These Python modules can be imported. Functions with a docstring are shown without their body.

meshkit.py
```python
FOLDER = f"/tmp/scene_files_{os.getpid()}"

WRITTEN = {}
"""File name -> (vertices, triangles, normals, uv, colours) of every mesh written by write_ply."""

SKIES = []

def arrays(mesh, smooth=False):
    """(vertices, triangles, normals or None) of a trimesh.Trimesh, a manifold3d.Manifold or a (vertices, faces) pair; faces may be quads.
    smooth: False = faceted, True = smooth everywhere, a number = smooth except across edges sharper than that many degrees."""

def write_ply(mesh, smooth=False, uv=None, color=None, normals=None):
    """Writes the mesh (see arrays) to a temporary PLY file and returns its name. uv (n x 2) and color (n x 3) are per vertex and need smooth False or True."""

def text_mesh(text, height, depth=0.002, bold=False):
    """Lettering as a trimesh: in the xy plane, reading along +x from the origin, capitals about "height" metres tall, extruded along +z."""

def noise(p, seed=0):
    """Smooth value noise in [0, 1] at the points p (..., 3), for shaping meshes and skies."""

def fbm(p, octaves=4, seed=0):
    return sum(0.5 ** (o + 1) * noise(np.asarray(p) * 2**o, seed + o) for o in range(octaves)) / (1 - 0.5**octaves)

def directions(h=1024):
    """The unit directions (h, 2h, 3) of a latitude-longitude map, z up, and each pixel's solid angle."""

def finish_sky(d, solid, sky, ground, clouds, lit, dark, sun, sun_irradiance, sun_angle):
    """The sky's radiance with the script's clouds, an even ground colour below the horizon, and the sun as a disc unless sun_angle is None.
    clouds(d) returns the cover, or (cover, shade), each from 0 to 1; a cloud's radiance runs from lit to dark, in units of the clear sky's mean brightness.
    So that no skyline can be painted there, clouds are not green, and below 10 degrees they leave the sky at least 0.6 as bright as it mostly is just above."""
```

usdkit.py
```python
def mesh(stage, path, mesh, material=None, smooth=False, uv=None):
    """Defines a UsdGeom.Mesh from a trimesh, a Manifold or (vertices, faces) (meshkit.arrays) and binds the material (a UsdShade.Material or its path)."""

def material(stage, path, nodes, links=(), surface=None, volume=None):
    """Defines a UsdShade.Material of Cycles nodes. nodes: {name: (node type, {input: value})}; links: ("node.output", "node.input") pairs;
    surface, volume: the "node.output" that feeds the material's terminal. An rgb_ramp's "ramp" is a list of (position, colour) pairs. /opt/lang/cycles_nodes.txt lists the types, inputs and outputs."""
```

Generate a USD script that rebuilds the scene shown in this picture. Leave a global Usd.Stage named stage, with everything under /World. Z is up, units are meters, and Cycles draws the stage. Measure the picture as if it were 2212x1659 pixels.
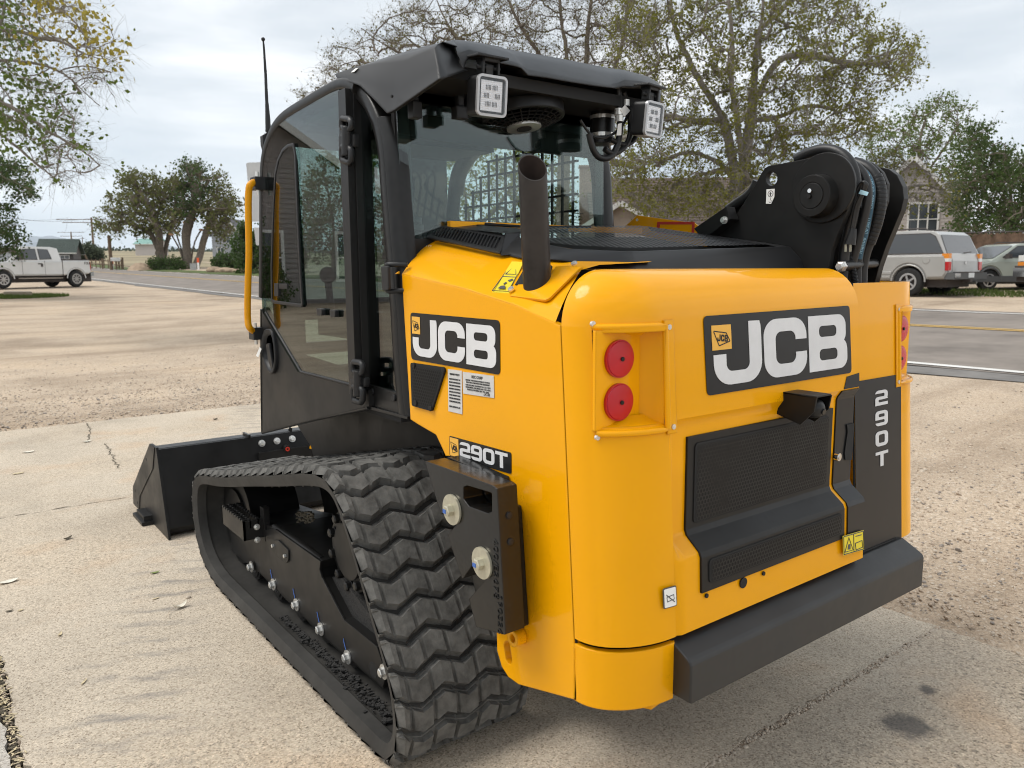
import math, random
import numpy as np, trimesh, usdkit, meshkit
import shapely.geometry as sg
from shapely import affinity
from shapely.ops import unary_union
from pxr import Usd, UsdGeom, UsdLux, UsdShade, Gf, Sdf, Vt

# ---------------------------------------------------------------- stage, camera, sky, sun
stage = Usd.Stage.CreateInMemory()
UsdGeom.SetStageUpAxis(stage, UsdGeom.Tokens.z)
UsdGeom.SetStageMetersPerUnit(stage, 1.0)
UsdGeom.Xform.Define(stage, "/World")
UsdGeom.Scope.Define(stage, "/World/Looks")
EYE = np.array([-1.868, -1.073, 1.40])
YAW, PITCH, ROLL, FPX = -0.6463, 0.1448, -0.0068, 1670.2      # FPX: focal length for a picture 2212 wide


def camera_rows():
    cy, sy, cp, sp = math.cos(YAW), math.sin(YAW), math.cos(PITCH), math.sin(PITCH)
    f = np.array([-sy * cp, cy * cp, -sp])
    r = np.array([cy, sy, 0.0])
    u = np.cross(r, f)
    c, s = math.cos(ROLL), math.sin(ROLL)
    return np.array([c * r + s * u, -s * r + c * u, f])


ROWS = camera_rows()
cam = UsdGeom.Camera.Define(stage, "/World/camera")
m4 = Gf.Matrix4d(1)
for i, row in enumerate((ROWS[0], ROWS[1], -ROWS[2], EYE)):
    m4.SetRow3(i, Gf.Vec3d(*map(float, row)))
cam.AddTransformOp().Set(m4)
cam.CreateHorizontalApertureAttr(36.0)
cam.CreateVerticalApertureAttr(27.0)
cam.CreateFocalLengthAttr(FPX / 2212 * 36.0)
cam.CreateClippingRangeAttr(Gf.Vec2f(0.05, 60000))
cam.CreateFStopAttr(7.0)
cam.CreateFocusDistanceAttr(2.3)
cam.CreateExposureAttr(0.85)

SUN_EL, SUN_AZ = math.radians(58), math.radians(-60)       # azimuth = atan2(x, y)
sund = np.array([math.sin(SUN_AZ) * math.cos(SUN_EL), math.cos(SUN_AZ) * math.cos(SUN_EL), math.sin(SUN_EL)])
sun = UsdLux.DistantLight.Define(stage, "/World/sun")
sun.CreateIntensityAttr(0.40)
sun.CreateAngleAttr(30.0)
sun.CreateNormalizeAttr(True)
sun.CreateColorAttr(Gf.Vec3f(1.0, 0.96, 0.90))
q = Gf.Rotation(Gf.Vec3d(0, 0, -1), Gf.Vec3d(*map(float, -sund))).GetQuat()
sun.AddOrientOp().Set(Gf.Quatf(q))

dome = UsdLux.DomeLight.Define(stage, "/World/sky")
dome.GetPrim().SetCustomDataByKey("kind", "structure")
SKY = 0.10
usdkit.material(stage, "/World/Looks/sky_overcast", {
    "s": ("sky_texture", {"sky_type": "single_scattering", "sun_disc": False, "sun_elevation": SUN_EL, "sun_rotation": SUN_AZ}),
    "t": ("texture_coordinate", {}),
    "mp": ("mapping", {"scale": (1.3, 1.3, 6.5), "location": (3.1, 1.7, 0.35)}),
    "n": ("noise_texture", {"scale": 1.5, "detail": 5.0, "roughness": 0.5, "distortion": 0.35}),
    "mp2": ("mapping", {"scale": (0.5, 0.5, 2.2), "location": (0.4, 5.2, 0.0)}),
    "n2": ("noise_texture", {"scale": 1.7, "detail": 2.0, "roughness": 0.45}),
    "mx": ("mix_float", {"fac": 0.5}),
    "r": ("rgb_ramp", {"ramp": [(0.41, (3.4, 3.82, 4.2)), (0.475, (4.5, 4.8, 5.05)), (0.525, (5.8, 5.95, 6.05)), (0.585, (7.7, 7.65, 7.55))]}),
    "mix": ("mix_color", {"fac": 0.93, "use_clamp": False}),
    "b": ("background_shader", {"strength": SKY}),
}, [("t.generated", "mp.vector"), ("mp.vector", "n.vector"), ("t.generated", "mp2.vector"), ("mp2.vector", "n2.vector"),
    ("n.fac", "mx.a"), ("n2.fac", "mx.b"), ("mx.result", "r.fac"), ("s.color", "mix.a"), ("r.color", "mix.b"), ("mix.result", "b.color")], surface="b.background")
UsdShade.MaterialBindingAPI.Apply(dome.GetPrim()).Bind(UsdShade.Material.Get(stage, "/World/Looks/sky_overcast"))

# ---------------------------------------------------------------- helpers
RNG = np.random.default_rng(7)
used = {}
origin = {}


def numbered(path):
    n = used.get(path, 0)
    used[path] = n + 1
    return path if n == 0 else f"{path}_{n:03d}"


def tag(prim, label=None, cat=None, group=None, kind=None):
    for k, v in (("label", label), ("category", cat), ("group", group), ("kind", kind)):
        if v:
            prim.SetCustomDataByKey(k, v)
    return prim


def thing(name, label, cat, loc=(0, 0, 0), rotz=0.0, group=None):
    p = numbered("/World/" + name)
    x = UsdGeom.Xform.Define(stage, p)
    x.AddTranslateOp().Set(Gf.Vec3d(*map(float, loc)))
    if rotz:
        x.AddRotateZOp().Set(math.degrees(rotz))
    origin[p] = np.zeros(3)
    tag(x.GetPrim(), label, cat, group)
    return p


def world_thing(name, label, cat, base, group=None):
    """A thing whose parts are given in world coordinates; its Xform stands at base."""
    p = thing(name, label, cat, base, 0.0, group)
    origin[p] = np.array(base, float)
    return p


def arr(mesh):
    if hasattr(mesh, "vertices"):
        return np.array(mesh.vertices, float), np.array(mesh.faces, int)
    if hasattr(mesh, "to_mesh"):
        mm = mesh.to_mesh()
        return np.array(mm.vert_properties[:, :3], float), np.array(mm.tri_verts, int)
    v, f = np.asarray(mesh[0], float), np.asarray(mesh[1], int)
    if f.shape[1] == 4:
        f = np.vstack([f[:, [0, 1, 2]], f[:, [0, 2, 3]]])
    return v, f


def join(*ms):
    vs, fs, k = [], [], 0
    for m in ms:
        v, f = arr(m)
        vs.append(v); fs.append(f + k); k += len(v)
    return np.vstack(vs), np.vstack(fs)


def part(parent, name, mesh, mat, smooth=False, label=None, kind=None):
    p = numbered(parent + "/" + name)
    o = origin[parent]
    origin[p] = o
    v, f = arr(mesh)
    usdkit.mesh(stage, p, (v - o, f), M[mat], smooth)
    tag(stage.GetPrimAtPath(p), label, None, None, kind)
    return p


def solo(name, mesh, mat, label=None, cat=None, group=None, kind=None, smooth=False):
    p = numbered("/World/" + name)
    v, f = arr(mesh)
    usdkit.mesh(stage, p, (v, f), M[mat], smooth)
    origin[p] = np.zeros(3)
    tag(stage.GetPrimAtPath(p), label, cat, group, kind)
    return p


def copy_thing(src, name, loc, rotz=0.0, label=None, scale=None):
    p = numbered("/World/" + name)
    x = UsdGeom.Xform.Define(stage, p)
    sp = stage.GetPrimAtPath(src)
    x.GetPrim().GetReferences().AddInternalReference(src)
    x.GetPrim().SetInstanceable(True)
    x.ClearXformOpOrder()
    for a in ("xformOp:translate", "xformOp:rotateZ"):
        pass
    x.AddTranslateOp().Set(Gf.Vec3d(*map(float, loc)))
    x.AddRotateZOp().Set(math.degrees(rotz))
    if scale is not None:
        x.AddScaleOp().Set(Gf.Vec3f(*map(float, scale)))
    was = sp.GetCustomData()
    tag(x.GetPrim(), label or was.get("label"), was.get("category"), was.get("group"))
    return p


# a point on a real plane (x, y or z given) that shows at the measured place (px, py) of a 2212-wide picture
def at(px, py, x=None, y=None, z=None):
    d = np.array([(px - 1106) / FPX, -(py - 829.5) / FPX, 1.0]) @ ROWS
    ax, val = (0, x) if x is not None else (1, y) if y is not None else (2, z)
    return EYE + d * ((val - EYE[ax]) / d[ax])


def ats(pts, **k):
    return np.array([at(*p, **k) for p in pts])


def depth_at(px, py, depth):
    d = np.array([(px - 1106) / FPX, -(py - 829.5) / FPX, 1.0]) @ ROWS
    return EYE + d * depth


def unit(v):
    v = np.asarray(v, float)
    return v / max(np.linalg.norm(v), 1e-12)


def box(c, s, R=None):
    b = np.array([[x, y, z] for x in (-.5, .5) for y in (-.5, .5) for z in (-.5, .5)]) * np.asarray(s, float)
    if R is not None:
        b = b @ np.asarray(R).T
    f = [[0, 1, 3, 2], [4, 6, 7, 5], [0, 4, 5, 1], [2, 3, 7, 6], [0, 2, 6, 4], [1, 5, 7, 3]]
    return b + np.asarray(c, float), np.array(f)[:, ::1]


def span(a, b):
    a, b = np.asarray(a, float), np.asarray(b, float)
    return box((a + b) / 2, np.abs(b - a))


def rotz(a):
    c, s = math.cos(a), math.sin(a)
    return np.array([[c, -s, 0], [s, c, 0], [0, 0, 1]])


def rotx(a):
    c, s = math.cos(a), math.sin(a)
    return np.array([[1, 0, 0], [0, c, -s], [0, s, c]])


def roty(a):
    c, s = math.cos(a), math.sin(a)
    return np.array([[c, 0, s], [0, 1, 0], [-s, 0, c]])


def tube(path, r, n=10, cap=True, closed=False):
    """A round tube along path; r one radius or one for each point."""
    p = np.asarray(path, float)
    k = len(p)
    r = np.broadcast_to(np.asarray(r, float), (k,))
    t = np.gradient(p, axis=0) if not closed else np.roll(p, -1, 0) - np.roll(p, 1, 0)
    t /= np.maximum(np.linalg.norm(t, axis=1, keepdims=True), 1e-12)
    up = np.array([0, 0, 1.0]) if abs(t[0, 2]) < 0.9 else np.array([1.0, 0, 0])
    u = unit(np.cross(t[0], up))
    V = []
    a = np.linspace(0, 2 * np.pi, n, endpoint=False)
    for i in range(k):
        u = unit(u - t[i] * (u @ t[i]))
        w = np.cross(t[i], u)
        V.append(p[i] + r[i] * (np.cos(a)[:, None] * u + np.sin(a)[:, None] * w))
    v = np.vstack(V)
    F = []
    for i in range(k if closed else k - 1):
        i2 = (i + 1) % k
        for j in range(n):
            j2 = (j + 1) % n
            F += [[i * n + j, i * n + j2, i2 * n + j2], [i * n + j, i2 * n + j2, i2 * n + j]]
    if cap and not closed:
        v = np.vstack([v, p[0], p[-1]])
        for j in range(n):
            j2 = (j + 1) % n
            F += [[k * n, j2, j], [k * n + 1, (k - 1) * n + j, (k - 1) * n + j2]]
    return v, np.array(F)


def spline(pts, n=40, closed=False):
    from scipy.interpolate import CubicSpline
    p = np.asarray(pts, float)
    if closed:
        p = np.vstack([p, p[:1]])
    d = np.r_[0, np.cumsum(np.linalg.norm(np.diff(p, axis=0), axis=1) ** .5)]
    c = CubicSpline(d, p, bc_type="periodic" if closed else "natural")
    return c(np.linspace(0, d[-1], n, endpoint=not closed))


def cyl(a, b, r, n=20, r2=None):
    return tube([a, b], [r, r if r2 is None else r2], n)


def ring(c, axis, r0, r1, h, n=28):
    """A flat washer / annulus of height h along axis."""
    axis = unit(axis)
    u = unit(np.cross(axis, [0, 0, 1.0] if abs(axis[2]) < .9 else [1.0, 0, 0]))
    w = np.cross(axis, u)
    a = np.linspace(0, 2 * np.pi, n, endpoint=False)
    d = np.cos(a)[:, None] * u + np.sin(a)[:, None] * w
    c = np.asarray(c, float)
    v = np.vstack([c + d * r0, c + d * r1, c + d * r1 + axis * h, c + d * r0 + axis * h])
    f = []
    for i in range(4):
        i2 = (i + 1) % 4
        for j in range(n):
            j2 = (j + 1) % n
            f.append([i * n + j, i * n + j2, i2 * n + j2, i2 * n + j])
    return v, np.array(f)


def hexbolt(c, axis, r, h, washer=0.0):
    axis = unit(axis)
    c = np.asarray(c, float)
    m = [tube([c, c + axis * h], [r, r], 6), tube([c + axis * h, c + axis * h * 1.12], [r * .92, r * .72], 6)]
    if washer:
        m.append(cyl(c - axis * .001, c + axis * h * .22, washer, 20))
    return join(*m)


def plane_axes(n):
    n = unit(n)
    u = unit(np.cross([0, 0, 1.0], n)) if abs(n[2]) < .95 else np.array([1.0, 0, 0])
    return u, np.cross(n, u)


def extrude_poly(poly, o, u, v, n, t0, t1):
    """A shapely polygon in the frame (o, u, v), extruded from t0 to t1 along n."""
    ms = []
    for g in getattr(poly, "geoms", [poly]):
        if g.is_empty or g.area < 1e-10:
            continue
        m = trimesh.creation.extrude_polygon(g, abs(t1 - t0), engine="earcut")
        p = np.array(m.vertices)
        w = np.outer(p[:, 0], u) + np.outer(p[:, 1], v) + np.outer(p[:, 2] + min(t0, t1), n) + o
        f = np.array(m.faces)
        if np.dot(np.cross(u, v), n) < 0:
            f = f[:, ::-1]
        ms.append((w, f))
    return join(*ms)


def plate(pts, t, normal=None, holes=(), rnd=0.0):
    """A flat plate: coplanar 3-D outline pts, thickness t along the plane's normal (or the given one). holes: lists of 3-D points."""
    p = np.asarray(pts, float)
    o = p.mean(0)
    if normal is None:
        a = np.zeros(3)
        for i in range(len(p)):
            a += np.cross(p[i] - o, p[(i + 1) % len(p)] - o)
        normal = a
    n = unit(normal)
    u, v = plane_axes(n)
    to2 = lambda q: np.stack([(np.asarray(q) - o) @ u, (np.asarray(q) - o) @ v], 1)
    poly = sg.Polygon(to2(p), [to2(h) for h in holes]).buffer(0)
    if rnd:
        poly = poly.buffer(-rnd, quad_segs=5).buffer(2 * rnd, quad_segs=5).buffer(-rnd, quad_segs=5)
    return extrude_poly(poly, o, u, v, n, 0, t)


def grid(P, flip=False):
    """A surface from an (m, n, 3) array of points."""
    P = np.asarray(P, float)
    m, n = P.shape[:2]
    i = np.arange(m * n).reshape(m, n)
    f = np.stack([i[:-1, :-1], i[1:, :-1], i[1:, 1:], i[:-1, 1:]], -1).reshape(-1, 4)
    return P.reshape(-1, 3), f[:, ::-1] if flip else f


def loft(sections, cap=True):
    """Closed rings (k, n, 3) joined one after another."""
    P = np.asarray(sections, float)
    k, n = P.shape[:2]
    F = []
    for i in range(k - 1):
        a = i * n + np.arange(n)
        b = i * n + (np.arange(n) + 1) % n
        F.append(np.stack([a, b, b + n, a + n], 1))
    f = np.vstack(F)
    f = np.vstack([f[:, [0, 1, 2]], f[:, [0, 2, 3]]])
    v = P.reshape(-1, 3)
    if cap:
        v = np.vstack([v, P[0].mean(0), P[-1].mean(0)])
        a = np.arange(n); b = (a + 1) % n
        f = np.vstack([f, np.stack([np.full(n, k * n), b, a], 1), np.stack([np.full(n, k * n + 1), (k - 1) * n + a, (k - 1) * n + b], 1)])
    return v, f


def perforated(poly, o, u, v, n, pitch, hole, t=0.0):
    """A honeycomb-perforated sheet clipped (cell by cell) to poly in the frame (o, u, v)."""
    x0, y0, x1, y1 = poly.bounds
    dx, dy = pitch, pitch * math.sqrt(3) / 2
    inner = poly.buffer(-pitch * .55)
    C = []
    for j in range(int((y1 - y0) / dy) + 1):
        for i in range(int((x1 - x0) / dx) + 2):
            C.append((x0 + i * dx + (j % 2) * dx / 2, y0 + j * dy))
    C = np.array(C)
    import shapely
    C = C[shapely.contains_xy(inner, C[:, 0], C[:, 1])]
    a = np.arange(6) * np.pi / 3 + np.pi / 6
    ho = np.stack([np.cos(a), np.sin(a)], 1)
    R = pitch / math.sqrt(3)
    V = np.concatenate([C[:, None] + ho * R, C[:, None] + ho * hole], 1).reshape(-1, 2)
    f1 = []
    for j in range(6):
        j2 = (j + 1) % 6
        f1 += [[j, j2, 6 + j2], [j, 6 + j2, 6 + j]]
    f1 = np.array(f1)
    F = (f1[None] + (np.arange(len(C)) * 12)[:, None, None]).reshape(-1, 3)
    return np.outer(V[:, 0], u) + np.outer(V[:, 1], v) + o + np.asarray(n) * t, F


# ---------------------------------------------------------------- lettering (wide rounded capitals, drawn in a unit-height box)
def _rr(x0, y0, x1, y1, r):
    return sg.box(x0 + r, y0 + r, x1 - r, y1 - r).buffer(r, quad_segs=8)


def glyph(c):
    w, t = 1.02, .27
    if c == "J":
        o = _rr(0, 0, w, 1.2, .34).intersection(sg.box(0, 0, w, 1.0))
        o = o.difference(_rr(t * .95, t * .8, w - t * 1.0, 1.5, .12)).difference(sg.box(-.1, .5, w - t * 1.0, 1.3))
        return o, w
    if c == "C":
        o = _rr(0, 0, w, 1, .30).difference(_rr(t, t * .82, w - t, 1 - t * .82, .13))
        return o.difference(sg.box(w * .5, .40, w + .1, .62)), w
    if c == "B":
        o = unary_union([sg.box(0, 0, w * .6, 1), _rr(0.2, 0, w, .56, .2), _rr(0.2, .46, w * .975, 1, .2)])
        return o.difference(_rr(t * 1.0, .185, w - t * 1.0, .39, .08)).difference(_rr(t * 1.0, .61, w - t * 1.05, .81, .08)), w
    w, t = .92, .24
    if c == "0":
        return _rr(0, 0, w, 1, .27).difference(_rr(t, t * .9, w - t, 1 - t * .9, .1)), w
    if c == "9":
        o = _rr(0, 0, w, 1, .25).difference(_rr(t, .58, w - t, 1 - t * .85, .08)).difference(_rr(-.4, t * .85, w - t, .40, .08))
        return o.difference(sg.box(-.1, .30, .24, .40)), w
    if c == "2":
        top = _rr(0, .38, w, 1, .25).difference(_rr(-.4, .57, w - t, 1 - t * .85, .08)).difference(sg.box(-.1, .3, t, .62))
        low = _rr(0, 0, w, .58, .2).union(sg.box(0, 0, .3, .3)).difference(_rr(t, t * .85, 1.5, .40, .08))
        low = low.difference(sg.box(w - t - .4, t * .85, 1.5, .39)).union(sg.box(0, 0, w, t * .85))
        bar = unary_union([top, low]).difference(sg.box(-.1, .58, t * .9, .67))
        return bar, w
    if c == "T":
        return sg.box(0, 1 - t * .85, .95, 1).union(sg.box(.475 - t / 2, 0, .475 + t / 2, 1)), .95
    raise ValueError(c)


def lettering(text, x0, x1, y0, y1, gap=.06, vertical=False, slant=0.0):
    """One polygon per letter, together filling the box."""
    out = []
    if vertical:
        h = (y1 - y0 + gap) / len(text)
        for i, c in enumerate(text):
            g, w = glyph(c)
            out.append(affinity.affine_transform(g, [(x1 - x0) / w, 0, 0, h - gap, x0, y1 - (i + 1) * h + gap]))
        return out
    ws = [glyph(c)[1] for c in text]
    s = (x1 - x0 - gap * (len(text) - 1)) / sum(ws)
    x = x0
    for c, w in zip(text, ws):
        out.append(affinity.affine_transform(glyph(c)[0], [s, slant, 0, y1 - y0, x, y0]))
        x += w * s + gap
    return out


def words(parent, text, o, u, v, n, height, mat, name="lettering", width=None, bold=False, t=.0008):
    m = meshkit.text_mesh(text, height, t, bold)
    p = np.array(m.vertices)
    if width:
        p[:, 0] *= width / max(p[:, 0].max(), 1e-6)
    w = np.outer(p[:, 0], u) + np.outer(p[:, 1], v) + np.outer(p[:, 2], n) + o
    f = np.array(m.faces)
    return part(parent, name, (w, f if np.dot(np.cross(u, v), n) > 0 else f[:, ::-1]), mat)
# ---------------------------------------------------------------- materials
M = {}


def mat(name, base, rough=.5, metal=0.0, coat=0.0, spec=.5, var=0.0, vscale=6.0, bump=0.0, bscale=60.0, bevel=0.0, rvar=0.0, dust=None, dustamt=0.0, extra=None, coat_rough=.05, coord="position"):
    """A principled surface whose colour, roughness and fine relief vary by noise in the object's own place."""
    nodes = {"g": ("geometry", {}), "p": ("principled_bsdf", {"base_color": base, "roughness": rough, "metallic": metal, "coat_weight": coat, "coat_roughness": coat_rough, "specular_ior_level": spec})}
    links = []
    if extra:
        nodes["p"][1].update(extra)
    if var or dust is not None or rvar:
        nodes["n"] = ("noise_texture", {"scale": vscale, "detail": 6.0, "roughness": .6})
        links.append(("g.position", "n.vector"))
        lo = tuple(c * (1 - var) for c in base)
        hi = tuple(min(c * (1 + var), 1) for c in base)
        ramp = [(0.3, lo), (0.5, base), (0.72, hi)]
        if dust is not None:
            ramp.append((0.72 + .2 * (1 - dustamt), dust))
        nodes["r"] = ("rgb_ramp", {"ramp": ramp})
        links += [("n.fac", "r.fac"), ("r.color", "p.base_color")]
        if rvar:
            nodes["mr"] = ("map_range", {"from_min": .3, "from_max": .7, "to_min": max(rough - rvar, .02), "to_max": min(rough + rvar, 1)})
            links += [("n.fac", "mr.value"), ("mr.result", "p.roughness")]
    nrm = None
    if bevel:
        nodes["bv"] = ("bevel", {"radius": bevel, "samples": 4})
        nrm = "bv.bevel"
    if bump:
        nodes["nb"] = ("noise_texture", {"scale": bscale, "detail": 3.0, "roughness": .55})
        nodes["bp"] = ("bump", {"strength": bump, "distance": .004})
        links += [("g.position", "nb.vector"), ("nb.fac", "bp.height")]
        if nrm:
            links.append((nrm, "bp.normal"))
        nrm = "bp.normal"
    if nrm:
        links.append((nrm, "p.normal"))
        if coat:
            links.append((nrm, "p.coat_normal"))
    M[name] = usdkit.material(stage, "/World/Looks/" + name, nodes, links, surface="p.BSDF")
    return M[name]


def glass(name, tint, f0=.045, rough=0.0, keep=1.0):
    """A clear sheet: tinted straight-through light and mirror reflection that grows towards grazing angles, the same from both sides."""
    M[name] = usdkit.material(stage, "/World/Looks/" + name, {
        "lw": ("layer_weight", {"blend": .5}), "pw": ("math", {"math_type": "power", "value2": 5.0}), "f": ("math", {"math_type": "multiply_add", "value2": 1 - f0, "value3": f0}),
        "t": ("transparent_bsdf", {"color": tint}), "g": ("glossy_bsdf", {"color": (keep, keep, keep), "roughness": rough}), "m": ("mix_closure", {})},
        [("lw.facing", "pw.value1"), ("pw.value", "f.value1"), ("f.value", "m.fac"), ("t.BSDF", "m.closure1"), ("g.BSDF", "m.closure2")], surface="m.closure")


mat("yellow_paint", (.80, .352, .0), .42, spec=.10, coat=.75, coat_rough=.05, bump=.05, bscale=6.5, bevel=.006, var=.03, vscale=2.2, extra={"coat_ior": 1.32})
mat("yellow_tube", (.68, .29, .0), .36, spec=.2, coat=.3, bump=.02, bscale=200)
mat("black_paint", (.0075, .0072, .0069), .36, spec=.36, bump=.05, bscale=120, bevel=.003, var=.25, vscale=5, rvar=.08)
mat("black_satin", (.0078, .0075, .0072), .42, spec=.30, bump=.05, bscale=60, bevel=.004, var=.3, vscale=5, rvar=.10)
mat("bumper_paint", (.0125, .0123, .0122), .47, spec=.55, bump=.06, bscale=40, bevel=.005, var=.35, vscale=4, rvar=.12, dust=(.05, .047, .042), dustamt=.25)
mat("black_plastic", (.0105, .0107, .0114), .42, spec=.38, bump=.03, bscale=300, bevel=.008, var=.10, vscale=3, rvar=.05)
mat("black_gloss", (.0055, .0053, .005), .22, spec=.5, bump=.03, bscale=40, bevel=.004, rvar=.06, vscale=9)
mat("black_matt", (.012, .012, .012), .7, spec=.3, bevel=.002)
mat("cab_trim", (.022, .022, .023), .7, spec=.3, var=.15, vscale=8)
mat("headliner", (.30, .29, .26), .85, spec=.2, var=.1)
mat("seat_cloth", (.030, .030, .033), .85, spec=.2, var=.2, vscale=20)
mat("decal_black", (.0075, .0075, .008), .33, spec=.36, var=.15, vscale=10)
mat("decal_white", (.64, .64, .645), .35, spec=.4, var=.06, vscale=14)
mat("decal_yellow", (.78, .42, .06), .38, spec=.4)
mat("warning_yellow", (.72, .58, .03), .35, spec=.4)
mat("sticker_white", (.74, .74, .72), .38, spec=.4)
mat("sticker_grey", (.55, .54, .52), .34, spec=.6, var=.08, vscale=40, bump=.08, bscale=120)
mat("sticker_ink", (.06, .06, .06), .5)
mat("sticker_red", (.50, .035, .02), .4)
mat("sticker_blue", (.40, .66, .80), .5)
mat("red_lens", (.42, .001, .010), .22, spec=.25, coat=.6, bump=.35, bscale=420, extra={"subsurface_weight": .0})
mat("zinc", (.66, .65, .62), .30, metal=.8, var=.08, vscale=60, bump=.05, bscale=300)
mat("zinc_yellow", (.52, .49, .38), .32, metal=.6, var=.12, vscale=60, bump=.05, bscale=300)
mat("bolt_blue", (.05, .13, .42), .5)
mat("rubber", (.022, .0295, .0285), .72, spec=.35, bump=.25, bscale=70, var=.35, vscale=11, dust=(.085, .078, .066), dustamt=.3)
mat("rubber_lug", (.098, .095, .088), .82, spec=.25, bump=.6, bscale=48, var=.45, vscale=22, dust=(.24, .22, .18), dustamt=.6)
mat("rubber_side", (.030, .0285, .026), .66, spec=.35, bump=.25, bscale=45, var=.4, vscale=7, dust=(.15, .14, .12), dustamt=.25)
mat("hose_rubber", (.009, .009, .0094), .42, spec=.45, bump=.1, bscale=140)
mat("hose_print", (.02, .075, .12), .45)
mat("exhaust_steel", (.045, .038, .033), .42, metal=.75, var=.3, vscale=9, rvar=.1, bump=.06, bscale=90, dust=(.12, .055, .02), dustamt=.25)
mat("exhaust_inside", (.018, .011, .008), .85, spec=.2, var=.4, vscale=14, dust=(.06, .028, .012), dustamt=.5)
mat("mud", (.10, .085, .062), .9, spec=.2, bump=.6, bscale=80, var=.3, vscale=60)
mat("dark_grit", (.022, .021, .020), .8, spec=.4, bump=.9, bscale=240, var=.7, vscale=150, dust=(.14, .12, .10), dustamt=.5)
mat("lamp_bezel", (.42, .42, .43), .2, metal=.4)
mat("lamp_reflector", (.86, .86, .88), .20, metal=.35)
mat("chrome", (.70, .70, .70), .16, metal=1.0)
glass("cab_glass", (.48, .57, .545), .09)
glass("rear_glass", (.80, .90, .87), .065)
glass("clear_glass", (.86, .92, .90), .05)
glass("lamp_glass", (.97, .975, .98), .035)
glass("car_glass", (.22, .25, .25), .09)
# ---------------------------------------------------------------- ground
KX = np.array([-3000, 1.25, 7.93, 12.13, 15.93, 20.1, 35, 70, 4000.])
KZ = np.array([0, 0, .217, .389, .453, .586, .95, 1.4, 1.4])


def terrain(x, y):
    x, y = np.asarray(x, float), np.asarray(y, float)
    zx = np.interp(x, KX, KZ)
    t = np.clip((y - 10) / 25, 0, 1)
    t = t * t * (3 - 2 * t)
    zl = np.where(x < 7.93, zx * (1 - t) + .217 * t, zx)
    s = .0153 * np.clip(y - 7, 0, 93) + .0282 * np.clip(y - 100, 0, 1500)
    return zl + s


def hit(px, py):
    """Where the line of sight through (px, py) of the measured picture meets the terrain."""
    d = np.array([(px - 1106) / FPX, -(py - 829.5) / FPX, 1.0]) @ ROWS
    t = np.r_[np.linspace(1, 60, 1500), np.linspace(60, 1500, 6000)]
    P = EYE + d * t[:, None]
    below = np.nonzero(P[:, 2] < terrain(P[:, 0], P[:, 1]))[0]
    return P[below[0]] if len(below) else P[-1]


def stand(px, depth):
    """The terrain point at picture column px and distance depth along the view axis."""
    p = depth_at(px, 570, depth)
    return np.array([p[0], p[1], float(terrain(p[0], p[1]))])


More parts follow.
